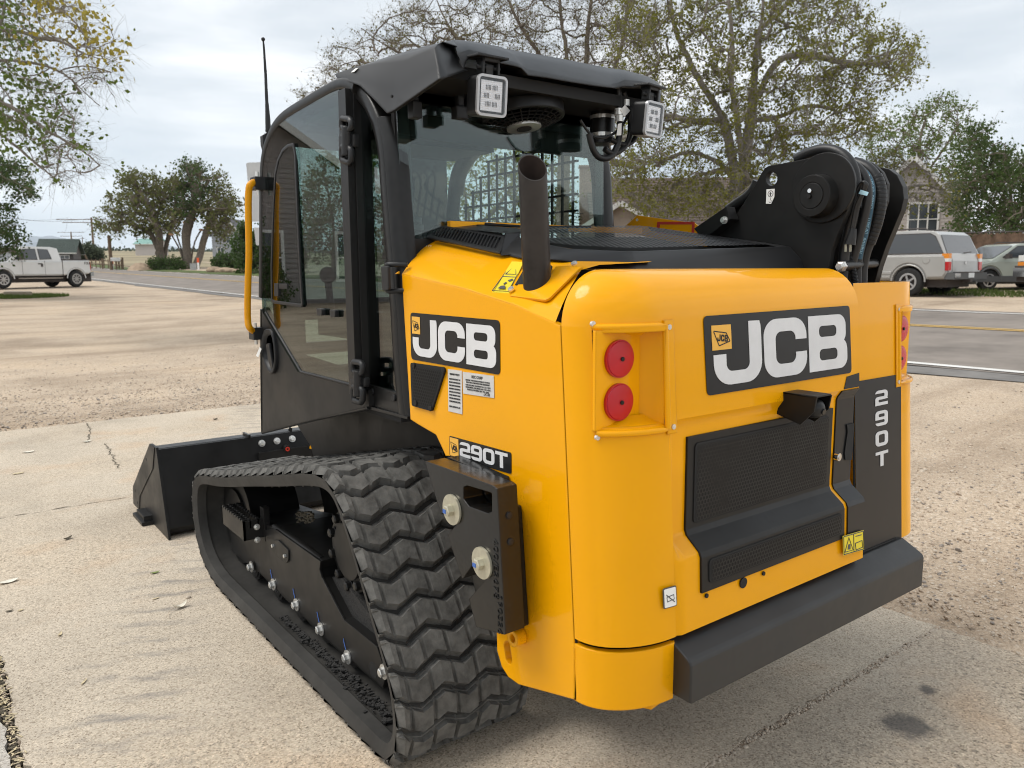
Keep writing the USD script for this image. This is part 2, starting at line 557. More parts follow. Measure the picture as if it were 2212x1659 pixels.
def ground_material(name, cols, scale_stone, stone_amt, bump=1.0, rough=.9, streak=None, patch=None):
    nodes = {
        "g": ("geometry", {}), "p": ("principled_bsdf", {"roughness": rough, "specular_ior_level": .25}),
        "v": ("voronoi_texture", {"scale": scale_stone, "feature": "f1", "randomness": 1.0}),
        "v2": ("voronoi_texture", {"scale": scale_stone * 2.7, "feature": "f1"}),
        "s1": ("separate_color", {}), "s2": ("separate_color", {}),
        "r1": ("rgb_ramp", {"ramp": cols}), "r2": ("rgb_ramp", {"ramp": cols}),
        "m12": ("mix_color", {"fac": .5}),
        "nl": ("noise_texture", {"scale": .55, "detail": 5.0, "roughness": .6}),
        "ms": ("mapping", {"scale": (.16, 1.1, 1.0)}),
        "ns": ("noise_texture", {"scale": 1.0, "detail": 5.0, "roughness": .6, "distortion": .4}),
        "rl": ("rgb_ramp", {"ramp": [(.30, (.72, .70, .68)), (.5, (1, 1, 1)), (.7, (1.14, 1.12, 1.08))]}),
        "rs": ("rgb_ramp", {"ramp": [(.33, (.76, .73, .70)), (.47, (.96, .95, .94)), (.6, (1.04, 1.04, 1.04))]}),
        "k1": ("mix_color", {"blend_type": "multiply", "fac": 1.0, "use_clamp": False}),
        "k2": ("mix_color", {"blend_type": "multiply", "fac": 1.0, "use_clamp": False}),
        "nf": ("noise_texture", {"scale": 160.0, "detail": 3.0}),
        "hb": ("math", {"math_type": "multiply_add", "value2": -1.0}),
        "b": ("bump", {"strength": .75 * bump, "distance": .006}),
    }
    links = [("g.position", "v.vector"), ("g.position", "v2.vector"), ("v.color", "s1.color"), ("v2.color", "s2.color"), ("s1.r", "r1.fac"), ("s2.g", "r2.fac"),
             ("r1.color", "m12.a"), ("r2.color", "m12.b"), ("g.position", "nl.vector"), ("g.position", "ms.vector"), ("ms.vector", "ns.vector"),
             ("nl.fac", "rl.fac"), ("ns.fac", "rs.fac"), ("m12.result", "k1.a"), ("rl.color", "k1.b"), ("k1.result", "k2.a"), ("rs.color", "k2.b"),
             ("k2.result", "p.base_color"), ("g.position", "nf.vector"), ("v.distance", "hb.value1"), ("nf.fac", "hb.value3"), ("hb.value", "b.height"), ("b.normal", "p.normal")]
    M[name] = usdkit.material(stage, "/World/Looks/" + name, nodes, links, surface="p.BSDF")


ground_material("gravel", [(0, (.15, .125, .10)), (.08, (.32, .255, .19)), (.45, (.43, .338, .248)), (.75, (.50, .40, .298)), (.92, (.57, .475, .37)), (1, (.62, .56, .48))], 80, 1.0, bump=.7)
mat("pebble", (.37, .295, .225), .8, var=.55, vscale=90, spec=.3)
mat("pebble_dark", (.22, .19, .165), .7, var=.4, vscale=90, spec=.3)
mat("pebble_light", (.45, .385, .31), .8, var=.25, vscale=90, spec=.3)


def concrete(name, base, grit, agg):
    lo, hi = tuple(c * .80 for c in base), tuple(c * 1.10 for c in base)
    nodes = {
        "g": ("geometry", {}), "p": ("principled_bsdf", {"roughness": .86, "specular_ior_level": .3}),
        "n1": ("noise_texture", {"scale": 1.1, "detail": 7.0, "roughness": .62, "distortion": .3}),
        "r1": ("rgb_ramp", {"ramp": [(.28, lo), (.47, base), (.66, hi)]}),
        # sand grains
        "v": ("voronoi_texture", {"scale": 210.0}), "sv": ("separate_color", {}),
        "rv": ("rgb_ramp", {"ramp": [(0, (.42, .38, .34)), (.14, (.78, .75, .71)), (.5, (1, 1, 1)), (.85, (1.14, 1.13, 1.11)), (1, (1.36, 1.34, 1.30))]}),
        "k1": ("mix_color", {"blend_type": "multiply", "fac": .85, "use_clamp": False}),
        # worn-out places that show the stones in the mix
        "n2": ("noise_texture", {"scale": .75, "detail": 4.0, "roughness": .55}),
        "m2": ("map_range", {"from_min": .46 - agg, "from_max": .72 - agg, "clamp": True}),
        "v2": ("voronoi_texture", {"scale": 95.0}), "s2": ("separate_color", {}),
        "r2": ("rgb_ramp", {"ramp": [(0, (.38, .37, .36)), (.07, (.58, .55, .52)), (.16, (.86, .82, .77)), (.6, (.96, .92, .87)), (.93, (1.08, 1.03, .98)), (1, (1.3, 1.27, 1.2))]}),
        "k2": ("mix_color", {"blend_type": "multiply", "use_clamp": False}),
        # rusty tinge
        "n3": ("noise_texture", {"scale": 2.1, "detail": 5.0}), "r3": ("rgb_ramp", {"ramp": [(.55, (1, 1, 1)), (.72, (1.02, .90, .80))]}),
        "k3": ("mix_color", {"blend_type": "multiply", "fac": .8, "use_clamp": False}),
        # rubber scuffs left by tracks: short smears in a row
        "mr": ("mapping", {"mapping_type": "point", "location": (1.362, -1.82, 0), "rotation": (0, 0, 0)}),
        "rot": ("vector_rotate", {"rotate_type": "z_axis", "angle": .39}),
        "sx": ("separate_xyz", {}), "ab": ("math", {"math_type": "absolute"}),
        "band": ("map_range", {"from_min": .30, "from_max": .06, "to_min": 0.0, "to_max": 1.0, "clamp": True}),
        "wv": ("wave_texture", {"bands_direction": "y", "scale": 2.2, "distortion": 5.0, "detail": 3.0, "detail_scale": 1.6}),
        "wr": ("map_range", {"from_min": .42, "from_max": .85, "clamp": True}),
        "mp": ("mapping", {"scale": (2.0, 6.0, 1)}), "n4": ("noise_texture", {"scale": 1.6, "detail": 6.0, "roughness": .7}),
        "nr": ("map_range", {"from_min": .44, "from_max": .64, "clamp": True}),
        "sm": ("math", {"math_type": "multiply"}), "sm2": ("math", {"math_type": "multiply"}), "sm3": ("math", {"math_type": "multiply", "value2": .85}),
        "k4": ("mix_color", {"b": (.20, .185, .17), "use_clamp": False}),
        # oil spots
        "d1": ("vector_math", {"math_type": "distance", "vector2": (.435, -.035, 0)}), "d2": ("vector_math", {"math_type": "distance", "vector2": (.70, .02, 0)}),
        "no": ("noise_texture", {"scale": 16.0, "detail": 5.0, "roughness": .7}), "no2": ("math", {"math_type": "multiply_add", "value2": .15, "value3": -.07}),
        "a1": ("math", {"math_type": "add"}), "a2": ("math", {"math_type": "multiply", "value2": 2.4}), "a3": ("math", {"math_type": "add"}), "mn": ("math", {"math_type": "minimum"}),
        "so": ("map_range", {"from_min": .095, "from_max": .045, "to_min": 0.0, "to_max": .78, "clamp": True}),
        "k5": ("mix_color", {"b": (.075, .070, .068), "use_clamp": False}),
        "nf": ("noise_texture", {"scale": 130.0, "detail": 4.0}), "nb": ("noise_texture", {"scale": 9.0, "detail": 5.0}),
        "h": ("math", {"math_type": "multiply_add", "value2": .35}), "b": ("bump", {"strength": grit, "distance": .004}),
    }
    L = [("g.position", f"{a}.vector") for a in ("n1", "v", "n2", "v2", "n3", "nf", "nb", "no", "mr")]
    L += [("n1.fac", "r1.fac"), ("v.color", "sv.color"), ("sv.r", "rv.fac"), ("r1.color", "k1.a"), ("rv.color", "k1.b"),
          ("n2.fac", "m2.value"), ("m2.result", "k2.fac"), ("v2.color", "s2.color"), ("s2.r", "r2.fac"), ("k1.result", "k2.a"), ("r2.color", "k2.b"),
          ("n3.fac", "r3.fac"), ("k2.result", "k3.a"), ("r3.color", "k3.b"),
          ("mr.vector", "rot.vector"), ("rot.vector", "sx.vector"), ("sx.x", "ab.value1"), ("ab.value", "band.value"), ("rot.vector", "wv.vector"), ("wv.fac", "wr.value"),
          ("rot.vector", "mp.vector"), ("mp.vector", "n4.vector"), ("n4.fac", "nr.value"), ("band.result", "sm.value1"), ("wr.result", "sm.value2"), ("sm.value", "sm2.value1"), ("nr.result", "sm2.value2"), ("sm2.value", "sm3.value1"),
          ("sm3.value", "k4.fac"), ("k3.result", "k4.a"),
          ("g.position", "d1.vector1"), ("g.position", "d2.vector1"), ("no.fac", "no2.value1"), ("d1.value", "a1.value1"), ("no2.value", "a1.value2"), ("d2.value", "a2.value1"), ("a2.value", "a3.value1"), ("no2.value", "a3.value2"),
          ("a1.value", "mn.value1"), ("a3.value", "mn.value2"), ("mn.value", "so.value"), ("so.result", "k5.fac"), ("k4.result", "k5.a"), ("k5.result", "p.base_color"),
          ("nb.fac", "h.value1"), ("nf.fac", "h.value3"), ("h.value", "b.height"), ("b.normal", "p.normal")]
    M[name] = usdkit.material(stage, "/World/Looks/" + name, nodes, L, surface="p.BSDF")


concrete("concrete", (.46, .398, .318), .55, .0)
concrete("concrete_worn", (.43, .372, .300), .75, .10)
concrete("concrete_grey", (.40, .372, .335), .5, .02)
mat("asphalt", (.205, .178, .155), .85, spec=.3, var=.30, vscale=1.1, bump=.4, bscale=90, dust=(.29, .25, .21), dustamt=.4)
mat("asphalt_shoulder", (.17, .16, .15), .85, spec=.3, var=.25, vscale=2.3, bump=.4, bscale=90)
mat("road_white", (.62, .61, .58), .7, var=.14, vscale=5)
mat("road_yellow", (.58, .37, .11), .7, var=.15, vscale=4)
mat("grass", (.085, .11, .035), .8, var=.5, vscale=3, spec=.2)
mat("dry_grass", (.26, .22, .12), .85, var=.35, vscale=.3, spec=.2)
mat("field", (.28, .235, .15), .9, var=.4, vscale=.02, spec=.2)
mat("far_green", (.07, .085, .045), .9, var=.5, vscale=.05, spec=.2)
mat("mountain", (.10, .115, .13), .95, var=.3, vscale=.002, spec=.1)

gx = np.unique(np.r_[np.linspace(-600, -40, 15), np.linspace(-40, -6, 18), np.linspace(-6, 9, 61), KX[1:-1], np.linspace(9, 40, 46), np.linspace(40, 120, 20), np.linspace(120, 1700, 20)])
gy = np.unique(np.r_[np.linspace(-120, -10, 12), np.linspace(-10, 13, 93), np.linspace(13, 60, 50), np.linspace(60, 160, 26), np.linspace(160, 1700, 26)])
X, Y = np.meshgrid(gx, gy, indexing="ij")


def lot(x, y):
    """The yard's own level: the terrain with shallow wheel ruts and humps."""
    near = np.exp(-((x - 3) / 9) ** 2 - ((y - 6) / 12) ** 2) * np.clip((6.9 - x) / 1.5, 0, 1)
    return terrain(x, y) - .012 + near * (.030 * (meshkit.fbm(np.stack([x * .8, y * .8, x * 0], -1), 4, 3) - .5) + .022 * (meshkit.fbm(np.stack([x * .25, y * 2.2, x * 0], -1), 3, 9) - .5))


Z = lot(X, Y)
slabzone = (X > -6.6) & (X < 1.30) & (Y < 7.28)
Z = np.where(slabzone, -.030, Z)
roadzone = (X > 7.7) & (X < 16.2)
Z = np.where(roadzone, Z - .035, Z)
solo("ground", grid(np.stack([X, Y, Z], -1)), "gravel", kind="structure", smooth=True)


def panel(name, x0, x1, y0, y1, m, rough=.006, top=0.0):
    rng = np.random.default_rng(int(abs(x0 * 977 + y0 * 131)) + 5)
    pts = []
    for a, b in (((x0, y0), (x1, y0)), ((x1, y0), (x1, y1)), ((x1, y1), (x0, y1)), ((x0, y1), (x0, y0))):
        n = max(int(math.hypot(b[0] - a[0], b[1] - a[1]) / .035), 2)
        for i in range(n):
            t = i / n
            pts.append((a[0] + (b[0] - a[0]) * t + rng.normal(0, rough), a[1] + (b[1] - a[1]) * t + rng.normal(0, rough)))
    g = sg.Polygon(pts).buffer(0).buffer(-.01).buffer(.01, quad_segs=2)
    solo(name, extrude_poly(g, np.zeros(3), np.array([1., 0, 0]), np.array([0, 1., 0]), np.array([0, 0, 1.]), top - .09, top), m, kind="structure")


panel("concrete_slab", -1.762, 1.205, .222, 4.176, "concrete")
panel("concrete_slab", -1.762, 1.205, 4.184, 7.17, "concrete", .010)
panel("concrete_slab", -1.762, 1.205, -4.2, .206, "concrete_worn", .0045)
panel("concrete_slab", -6.2, -1.795, -4.2, 7.15, "concrete_grey", .004, .004)

# ---------------------------------------------------------------- road
RY = np.unique(np.r_[np.linspace(-80, 10, 46), np.linspace(10, 100, 60), np.linspace(100, 1500, 60)])


def strip(x0, x1, lift, ys=RY, wob=0.0, seed=0):
    rng = np.random.default_rng(seed)
    xs = np.unique(np.r_[x0, [k for k in KX if x0 < k < x1], x1])
    P = np.zeros((len(xs), len(ys), 3))
    for i, x in enumerate(xs):
        w = rng.normal(0, wob, len(ys)) if wob and i in (0, len(xs) - 1) else 0
        P[i, :, 0] = x + w
        P[i, :, 1] = ys
        P[i, :, 2] = terrain(np.full(len(ys), x), ys) + lift
    return grid(P)


solo("road_shoulder", strip(7.22, 7.86, .002, wob=.10, seed=2), "asphalt_shoulder", kind="structure")
solo("road", strip(7.80, 16.45, .008), "asphalt", kind="structure")
solo("edge_line", strip(7.87, 8.01, .018), "road_white", kind="structure")
solo("edge_line", strip(15.86, 16.00, .018), "road_white", kind="structure")
solo("centre_line", strip(12.00, 12.10, .018), "road_yellow", kind="structure")
solo("centre_line", strip(12.20, 12.30, .018), "road_yellow", kind="structure")

# ---------------------------------------------------------------- far land and mountains
rng = np.random.default_rng(11)
for k, (dist, a0, a1, hgt, base, seed) in enumerate(((9500, -10, 40, 260, 150, 3), (13000, -12, 42, 520, 190, 8))):
    az = np.radians(np.linspace(a0, a1, 220))
    pr = meshkit.fbm(np.stack([np.degrees(az) * .32, np.full(220, seed), np.zeros(220)], -1), 5, seed)
    top = base + hgt * np.clip((pr - .30) * 1.7, .05, 1)
    prof = [(-.0, 1.0), (.06, .78), (.14, .42), (.25, .0)]
    P = np.zeros((220, len(prof) + 1, 3))
    for j, (off, hh) in enumerate(prof):
        d = dist * (1 - off)
        rid = 1 + .12 * (meshkit.fbm(np.stack([np.degrees(az) * 1.3, np.full(220, seed + j * 1.7), np.zeros(220)], -1), 3, seed + j) - .5)
        P[:, j + 1] = np.stack([np.sin(az) * d, np.cos(az) * d, (top * hh + 5) * rid], -1)
    P[:, 0] = np.stack([np.sin(az) * dist * 1.1, np.cos(az) * dist * 1.1, np.zeros(220)], -1)
    PEAK = max(globals().get("PEAK", 0), float(P[..., 2].max()))
    solo("mountains", grid(P, True), "mountain", kind="structure", smooth=True)
# ---------------------------------------------------------------- the compact track loader
LX = np.array([1., 0, 0]); LY = np.array([0, 1., 0]); LZ = np.array([0, 0, 1.])
loader = world_thing("compact_track_loader", "yellow and black tracked skid steer loader parked on the concrete", "loader", (-.1, 1.3, 0))
SX = -.74                       # plane of the left body side


rn_ = unit((0, -1, .07))


def yr(z):
    """Rear face of the body: it leans forward a little towards the top."""
    return .05 + .07 * (np.asarray(z) - .55)


# ---- tracks
TP = [(.80, 0), (1.2, 0), (1.6, 0), (2.0, 0), (2.33, .003), (2.49, .035), (2.60, .10), (2.672, .22), (2.68, .34), (2.645, .44), (2.56, .505), (2.3, .558), (1.9, .645),
      (1.5, .735), (1.22, .798), (1.10, .806), (1.01, .77), (.90, .645), (.80, .495), (.705, .345), (.655, .22), (.665, .09), (.72, .022)]
TP = spline(np.array([(0, a, b) for a, b in TP]), 900, True)[:, 1:]
TP[:, 1] = np.maximum(TP[:, 1], 0.0)
seg = np.linalg.norm(np.roll(TP, -1, 0) - TP, axis=1)
TS = np.r_[0, np.cumsum(seg)]
TL = TS[-1]
TC = np.vstack([TP, TP[:1]])


def trk(s, inset):
    """Point (y, z) of the belt at arc length s, inset below the lug tops."""
    s = np.mod(s, TL)
    p = np.stack([np.interp(s, TS, TC[:, 0]), np.interp(s, TS, TC[:, 1])], -1)
    e = .02
    a = np.stack([np.interp(np.mod(s + e, TL), TS, TC[:, 0]), np.interp(np.mod(s + e, TL), TS, TC[:, 1])], -1)
    b = np.stack([np.interp(np.mod(s - e, TL), TS, TC[:, 0]), np.interp(np.mod(s - e, TL), TS, TC[:, 1])], -1)
    t = a - b
    t /= np.linalg.norm(t, axis=-1, keepdims=True)
    n = np.stack([t[..., 1], -t[..., 0]], -1)          # outward (the loop runs rear to front along the ground)
    return p - n * np.asarray(inset)[..., None]


LUGH = .027
TW = .455


def belt(x0, x1):
    s = np.linspace(0, TL, 220, endpoint=False)
    prof = [(0, LUGH), (0, LUGH + .012), (.012, LUGH + .042), (.05, LUGH + .045), (.062, LUGH + .036), (.11, LUGH + .034), (TW - .11, LUGH + .034), (TW - .05, LUGH + .045), (TW - .012, LUGH + .042), (TW, LUGH + .012), (TW, LUGH)]
    sec = []
    for si in s:
        q = trk(np.full(len(prof), si), np.array([p[1] for p in prof]))
        sec.append(np.stack([np.array([x0 + p[0] * (x1 - x0) / TW for p in prof]), q[:, 0], q[:, 1]], 1))
    sec.append(sec[0])
    v, f = loft(np.array(sec), cap=False)
    return v, f[:, ::-1]


def lug(s0, x0, flip=1, seed=0):
    rng = np.random.default_rng(seed)
    K = np.array([0, .075, .15, .225, .30, .375, TW])
    O = np.array([-1, 1, -1, 1, -1, 1, -1.0]) * .0165 * flip
    xs, off, hh = [], [], []
    for i in range(len(K) - 1):
        xs.append(K[i]); off.append(O[i]); hh.append(0)
        m = (K[i] + K[i + 1]) / 2
        for dx, h in ((-.0075, 0), (-.005, .011), (.005, .011), (.0075, 0)):
            xs.append(m + dx); off.append(np.interp(m + dx, K, O)); hh.append(h)
    xs.append(K[-1]); off.append(O[-1]); hh.append(0)
    xs[0] = .016; xs[-1] = TW - .016
    xs = [0.0] + xs + [TW]; off = [off[0]] + off + [off[-1]]; hh = [.024] + hh + [.024]
    xs, off, hh = map(np.array, (xs, off, hh))
    hh = hh + rng.uniform(0, .0032, len(hh))
    off = off + rng.normal(0, .0013, len(off)) + rng.normal(0, .0012)
    sec = []
    for w, h in ((-.042, 1), (-.037, .66), (-.033, .62), (-.0285, 0), (.0285, 0), (.034, .6), (.040, 1)):
        ins = hh * (h < .5) + LUGH * h + .001 * (h == 1)
        q = trk(s0 + off + w, ins)
        sec.append(np.stack([x0 + xs, q[:, 0], q[:, 1]], 1))
    P = np.array(sec)
    v, f = grid(P)
    n1, n2 = P.shape[:2]
    ends = []
    for j in (0, n2 - 1):
        ring_ = [i * n2 + j for i in range(n1)]
        for i in range(1, n1 - 1):
            ends.append([ring_[0], ring_[i], ring_[i + 1]] if j else [ring_[0], ring_[i + 1], ring_[i]])
    f = np.vstack([f[:, [0, 1, 2]], f[:, [0, 2, 3]]])
    return v, np.vstack([f, ends])[:, ::-1]


NL = 54
for x0, hidden in ((-.95, False), (.495, True)):
    tr = part(loader, "rubber_track", belt(x0, x0 + TW), "rubber_side", 35)
    lugs = [lug(i * TL / NL, x0, 1, i) for i in range(NL)]
    if hidden:
        part(tr, "tread_lugs", join(*lugs), "rubber_lug", kind="stuff")
    else:
        for L in lugs:
            part(tr, "tread_lug", L, "rubber_lug")
    wins, teeth = [], []
    for i in range(NL):
        s = (i + .5) * TL / NL
        q = trk(np.array([s - .017, s + .017, s + .017, s - .017]), np.full(4, LUGH - .003))
        xw = x0 + TW * .60
        top = [(xw - .026, *q[0]), (xw - .026, *q[1]), (xw + .026, *q[1]), (xw + .026, *q[0])]
        q2 = trk(np.array([s - .017, s + .017]), np.full(2, LUGH + .01))
        low = [(xw - .026, *q2[0]), (xw - .026, *q2[1]), (xw + .026, *q2[1]), (xw + .026, *q2[0])]
        wins.append(loft(np.array([low, top])))
        q = trk(np.array([s - .016, s + .016, s + .010, s - .010]), np.array([LUGH + .03, LUGH + .03, LUGH + .075, LUGH + .075]))
        for xx in (x0 + TW * .42, x0 + TW * .66):
            a = np.array([(xx, *p) for p in q])
            teeth.append(loft(np.array([a, a + LX * .03])))
    part(tr, "drive_windows", join(*wins), "rubber_side", kind="stuff")
    part(tr, "guide_teeth", join(*teeth), "rubber_side", kind="stuff")


def c7(x, y):
    return ((700 + x * .5424) / 1.8517, (1700 + y * .5424) / 1.8517)


def c13(x, y):
    return ((1300 + x * .5425) / 1.8517, (2300 + y * .5425) / 1.8517)


# ---- left undercarriage
FX = -.835
fp = [(498, 1105), (557, 1130), (594, 1139), (696, 1211), (692, 1228), (697, 1246), (744, 1337), (816, 1395), (836, 1455), (828, 1488), (702, 1380), (560, 1237), (500, 1190)]
fpl = ats(fp, x=FX)
und = part(loader, "track_frame", plate(fpl, .27, LX), "black_satin")
part(und, "side_plate", plate(ats([(560, 1146), (594, 1143), (692, 1213), (690, 1230), (695, 1248), (742, 1339), (814, 1397), (834, 1456), (827, 1485), (702, 1377), (562, 1236)], x=FX - .008), .008, LX), "black_satin")
part(und, "frame_top", tube(ats([(594, 1139), (640, 1170), (696, 1211)], x=FX + .012), .016, 10), "black_satin", 40)
part(und, "inspection_cover", plate(ats([c7(722, 850), c7(760, 850), c7(835, 925), c7(835, 1000), c7(820, 1018), c7(745, 960)], x=FX - .014), .006, LX, rnd=.008), "black_satin")
for p in ((727, 890), (815, 965)):
    part(und, "cover_bolt", hexbolt(at(*c7(*p), x=FX - .014), -LX, .008, .008), "zinc")
idl = np.array([FX + .02, 2.42, .285])
part(und, "front_idler", join(cyl(idl, idl + LX * .22, .205, 40), ring(idl - LX * .012, LX, .06, .14, .012)), "black_satin", 30)
rb = [c7(565, 1045), c7(727, 1175), c7(897, 1325), c7(1077, 1505), c13(168, 605), c13(437, 712)]
for i, p in enumerate(rb):
    c = at(*p, x=FX - .010)
    part(und, "flange_bolt", join(hexbolt(c, -LX, .0145, .017, .024)), "zinc")
    if i < 5:
        rc = np.array([FX + .012, c[1] + .02, 0])
        rr = .062
        rc[2] = LUGH + .046 + rr
        part(und, "track_roller", join(cyl(rc, rc + LX * .19, rr, 36), ring(rc - LX * .006, LX, .03, .05, .006)), "black_satin", 30)
    a = c + LY * .028 + LZ * .055
    if 0 < i < 5:
        part(und, "paint_mark", tube(np.array([a, a + (0, -.006, -.015), c + (0, .012, .022)]) - LX * .001, .0016, 5), "bolt_blue")
hc = at(*c13(355, 702), x=FX - .0085)
part(und, "frame_hole", join(cyl(hc, hc + LX * .004, .026, 24)), "black_matt")
part(und, "grit", plate(ats([(744, 1330), (700, 1244), (740, 1250), (800, 1330), (818, 1390)], x=FX + .03), .22, LX), "dark_grit")
# crumbs of rubber in the channel of the lower belt
rng = np.random.default_rng(5)
crumbs = []
for i in range(420):
    y = rng.uniform(.86, 1.75)
    x = -.95 + .085 + rng.normal(0, .011) * (1.3 if y < 1.2 else .8)
    z = float(trk(np.array(.0), np.array(0.0))[1]) + LUGH + .046
    s = rng.uniform(.003, .010)
    crumbs.append(box((x, y, z), (s * 1.4, s, s * .7), rotz(rng.uniform(0, 3))))
part(und, "rubber_crumbs", join(*crumbs), "dark_grit", kind="stuff")
mud = []
for i in range(60):
    u_, v_ = rng.uniform(0, 1), rng.uniform(0, 1)
    a = at(*c7(900 + 120 * u_, 640 + 80 * v_), x=FX + .09)
    s = rng.uniform(.004, .012)
    mud.append(box(a, (s * 1.5, s * 1.2, s * .6), rotz(rng.uniform(0, 3))))
part(und, "mud_lumps", join(*mud), "mud", kind="stuff")

# sprocket hub
hx = -.79
hcen = at(756, 1190, x=hx)
hub = part(loader, "drive_hub", join(cyl(hcen, hcen + LX * .16, .145, 48), cyl(hcen - LX * .014, hcen, .098, 40), cyl(hcen + LX * .05, hcen + LX * .12, .19, 40)), "black_satin", 30)
for k in range(10):
    a = k * 2 * math.pi / 10 + .3
    p = hcen + np.array([0, math.cos(a), math.sin(a)]) * .122
    part(hub, "hub_bolt", hexbolt(p, -LX, .0165, .022, .019), "black_paint")
part(hub, "sprocket_teeth", join(*[box(hcen + LX * .085 + np.array([0, math.cos(a), math.sin(a)]) * .20, (.05, .03, .03), rotx(a)) for a in np.linspace(0, 2 * math.pi, 14, endpoint=False)]), "black_satin", kind="stuff")

# step
sa, sb = at(*c7(343, 590), x=-.925), at(*c7(503, 718), x=-.925)
sz1, sz0 = sb[2], at(*c7(522, 866), x=-.925)[2]
ya, yb_ = sa[1], sb[1]
step = part(loader, "boarding_step", join(span((-.925, yb_, sz0), (-.917, ya, sz1)), span((-.925, yb_, sz0), (-.835, yb_ + .008, sz1)), span((-.925, ya - .008, sz0), (-.835, ya, sz1)),
                                          span((-.90, yb_, sz1 - .03), (-.894, ya, sz1)), span((-.868, yb_, sz1 - .03), (-.862, ya, sz1))), "black_satin")
teeth = []
for xx in (-.921, -.897, -.865):
    for y in np.arange(yb_ + .015, ya - .005, .028):
        teeth.append(cyl((xx - .005, y, sz1), (xx + .006, y, sz1), .0075, 8))
part(step, "grip_teeth", join(*teeth), "black_satin", kind="stuff")
brk = part(step, "step_bracket", span((-.845, yb_ - .012, sz0 - .015), (-.82, yb_ + .03, sz1 + .045)), "black_satin")
for dz in (.03, .085):
    part(step, "step_bolt", hexbolt((-.872, yb_ - .001, sz1 - dz), -LY, .010, .010, .013), "zinc")

# ---- belly between the tracks
part(loader, "chassis_side", plate(ats([(640, 915), (745, 893), (790, 878), (885, 905), (950, 940), (965, 1000), (960, 1100), (700, 1100), (672, 965)], x=-.50), .75, LX), "black_satin")
part(loader, "main_frame", span((-.498, .55, .30), (.49, 2.0, .84)), "black_matt")
part(loader, "belly_pan", span((-.49, .5, .23), (.49, 2.2, .62)), "black_satin")
part(loader, "arm_mount", plate(ats([c7(1012, 92), c7(1095, 165), c7(1000, 178), c7(990, 172)], x=-.46), .05, LX), "yellow_paint")
part(loader, "belly_skid", plate([(-.70, .24, .405), (-.60, .075, .405), (-.50, .09, .36), (-.47, .25, .36)], .01, (0, 0, 1)), "yellow_paint")

# ---- yellow left side panel
sp = ats([(868, 592), (1000, 623), (1120, 662), (1197, 703), (1211, 860), (1224, 1100), (1237, 1350), (1244, 1514), (1120, 1478), (1098, 1462), (1084, 1440), (1074, 1405), (1073, 1360), (1073, 1200), (985, 985), (963, 985), (957, 971), (942, 939), (904, 917), (887, 906)], x=SX)
slot = ats([(1088, 1392), (1091, 1385), (1097, 1384), (1101, 1392), (1106, 1425), (1104, 1435), (1098, 1434), (1093, 1425)], x=SX)
for i, z in ((3, None), (4, 1.10), (5, .85), (6, .56), (7, .408)):
    z = sp[i][2] if z is None else z
    sp[i] = (SX, yr(z) + .1405, z)
side = part(loader, "side_panel", plate(sp, .02, LX, holes=[slot]), "yellow_paint")
# sloping shoulder above the crease
n = 24
t = np.linspace(0, 1, n)
low = np.stack([np.interp(t, [0, .42, .76, 1], [p, q_, r_, s_]) for p, q_, r_, s_ in zip(*(at(868, 592, x=SX), at(1000, 623, x=SX), at(1120, 662, x=SX), at(1197, 703, x=SX)))], 1)
hi0, hi1 = at(931, 521, x=-.60), np.array([-.585, .345, 1.402])
high = hi0 + (hi1 - hi0) * t[:, None]
prof = np.linspace(0, 1, 7)
P = []
for k, u_ in enumerate(prof):
    bul = math.sin(u_ * math.pi) * .006
    w = low * (1 - u_) + high * u_ + np.array([-.7, 0, .7]) * bul
    P.append(w)
P.insert(0, low + np.array([.012, 0, -.004]))
P.append(high + LX * .06 + LZ * .012)
P.append(high + LX * .25 + LZ * .020)
part(side, "shoulder", grid(np.array(P), True), "yellow_paint", 50)
part(side, "shoulder_end", plate([low[0] + LY * .004, high[0] + LY * .004, high[0] + LX * .25 + LZ * .02, low[0] + LX * .25], .01, LY), "yellow_paint")


SHP = np.array(P[1:8])
_q = np.concatenate([SHP[:, :-1].reshape(-1, 3), SHP[:, 1:].reshape(-1, 3)])
_e = SHP[-1][:, None] * 0
SHN = np.cross(SHP[-1, -1] - SHP[0, 0], SHP[-1, 0] - SHP[0, -1])
SHN = unit(SHN if SHN[2] > 0 else -SHN)


def shoulder(px, py, lift=.0):
    """The point of the sloping shoulder that shows at (px, py), and the shoulder's normal."""
    d = np.array([(px - 1106) / FPX, -(py - 829.5) / FPX, 1.0]) @ ROWS
    best = None
    for i in range(SHP.shape[0] - 1):
        for j in range(SHP.shape[1] - 1):
            for tri in ((SHP[i, j], SHP[i + 1, j], SHP[i + 1, j + 1]), (SHP[i, j], SHP[i + 1, j + 1], SHP[i, j + 1])):
                n_ = np.cross(tri[1] - tri[0], tri[2] - tri[0])
                t_ = ((tri[0] - EYE) @ n_) / (d @ n_)
                p = EYE + d * t_
                out = max(-min(np.dot(np.cross(tri[(k + 1) % 3] - tri[k], p - tri[k]), n_) / (n_ @ n_) for k in range(3)), 0)
                if best is None or out < best[0]:
                    best = (out, p)
    return best[1] + SHN * (.0022 + lift), SHN


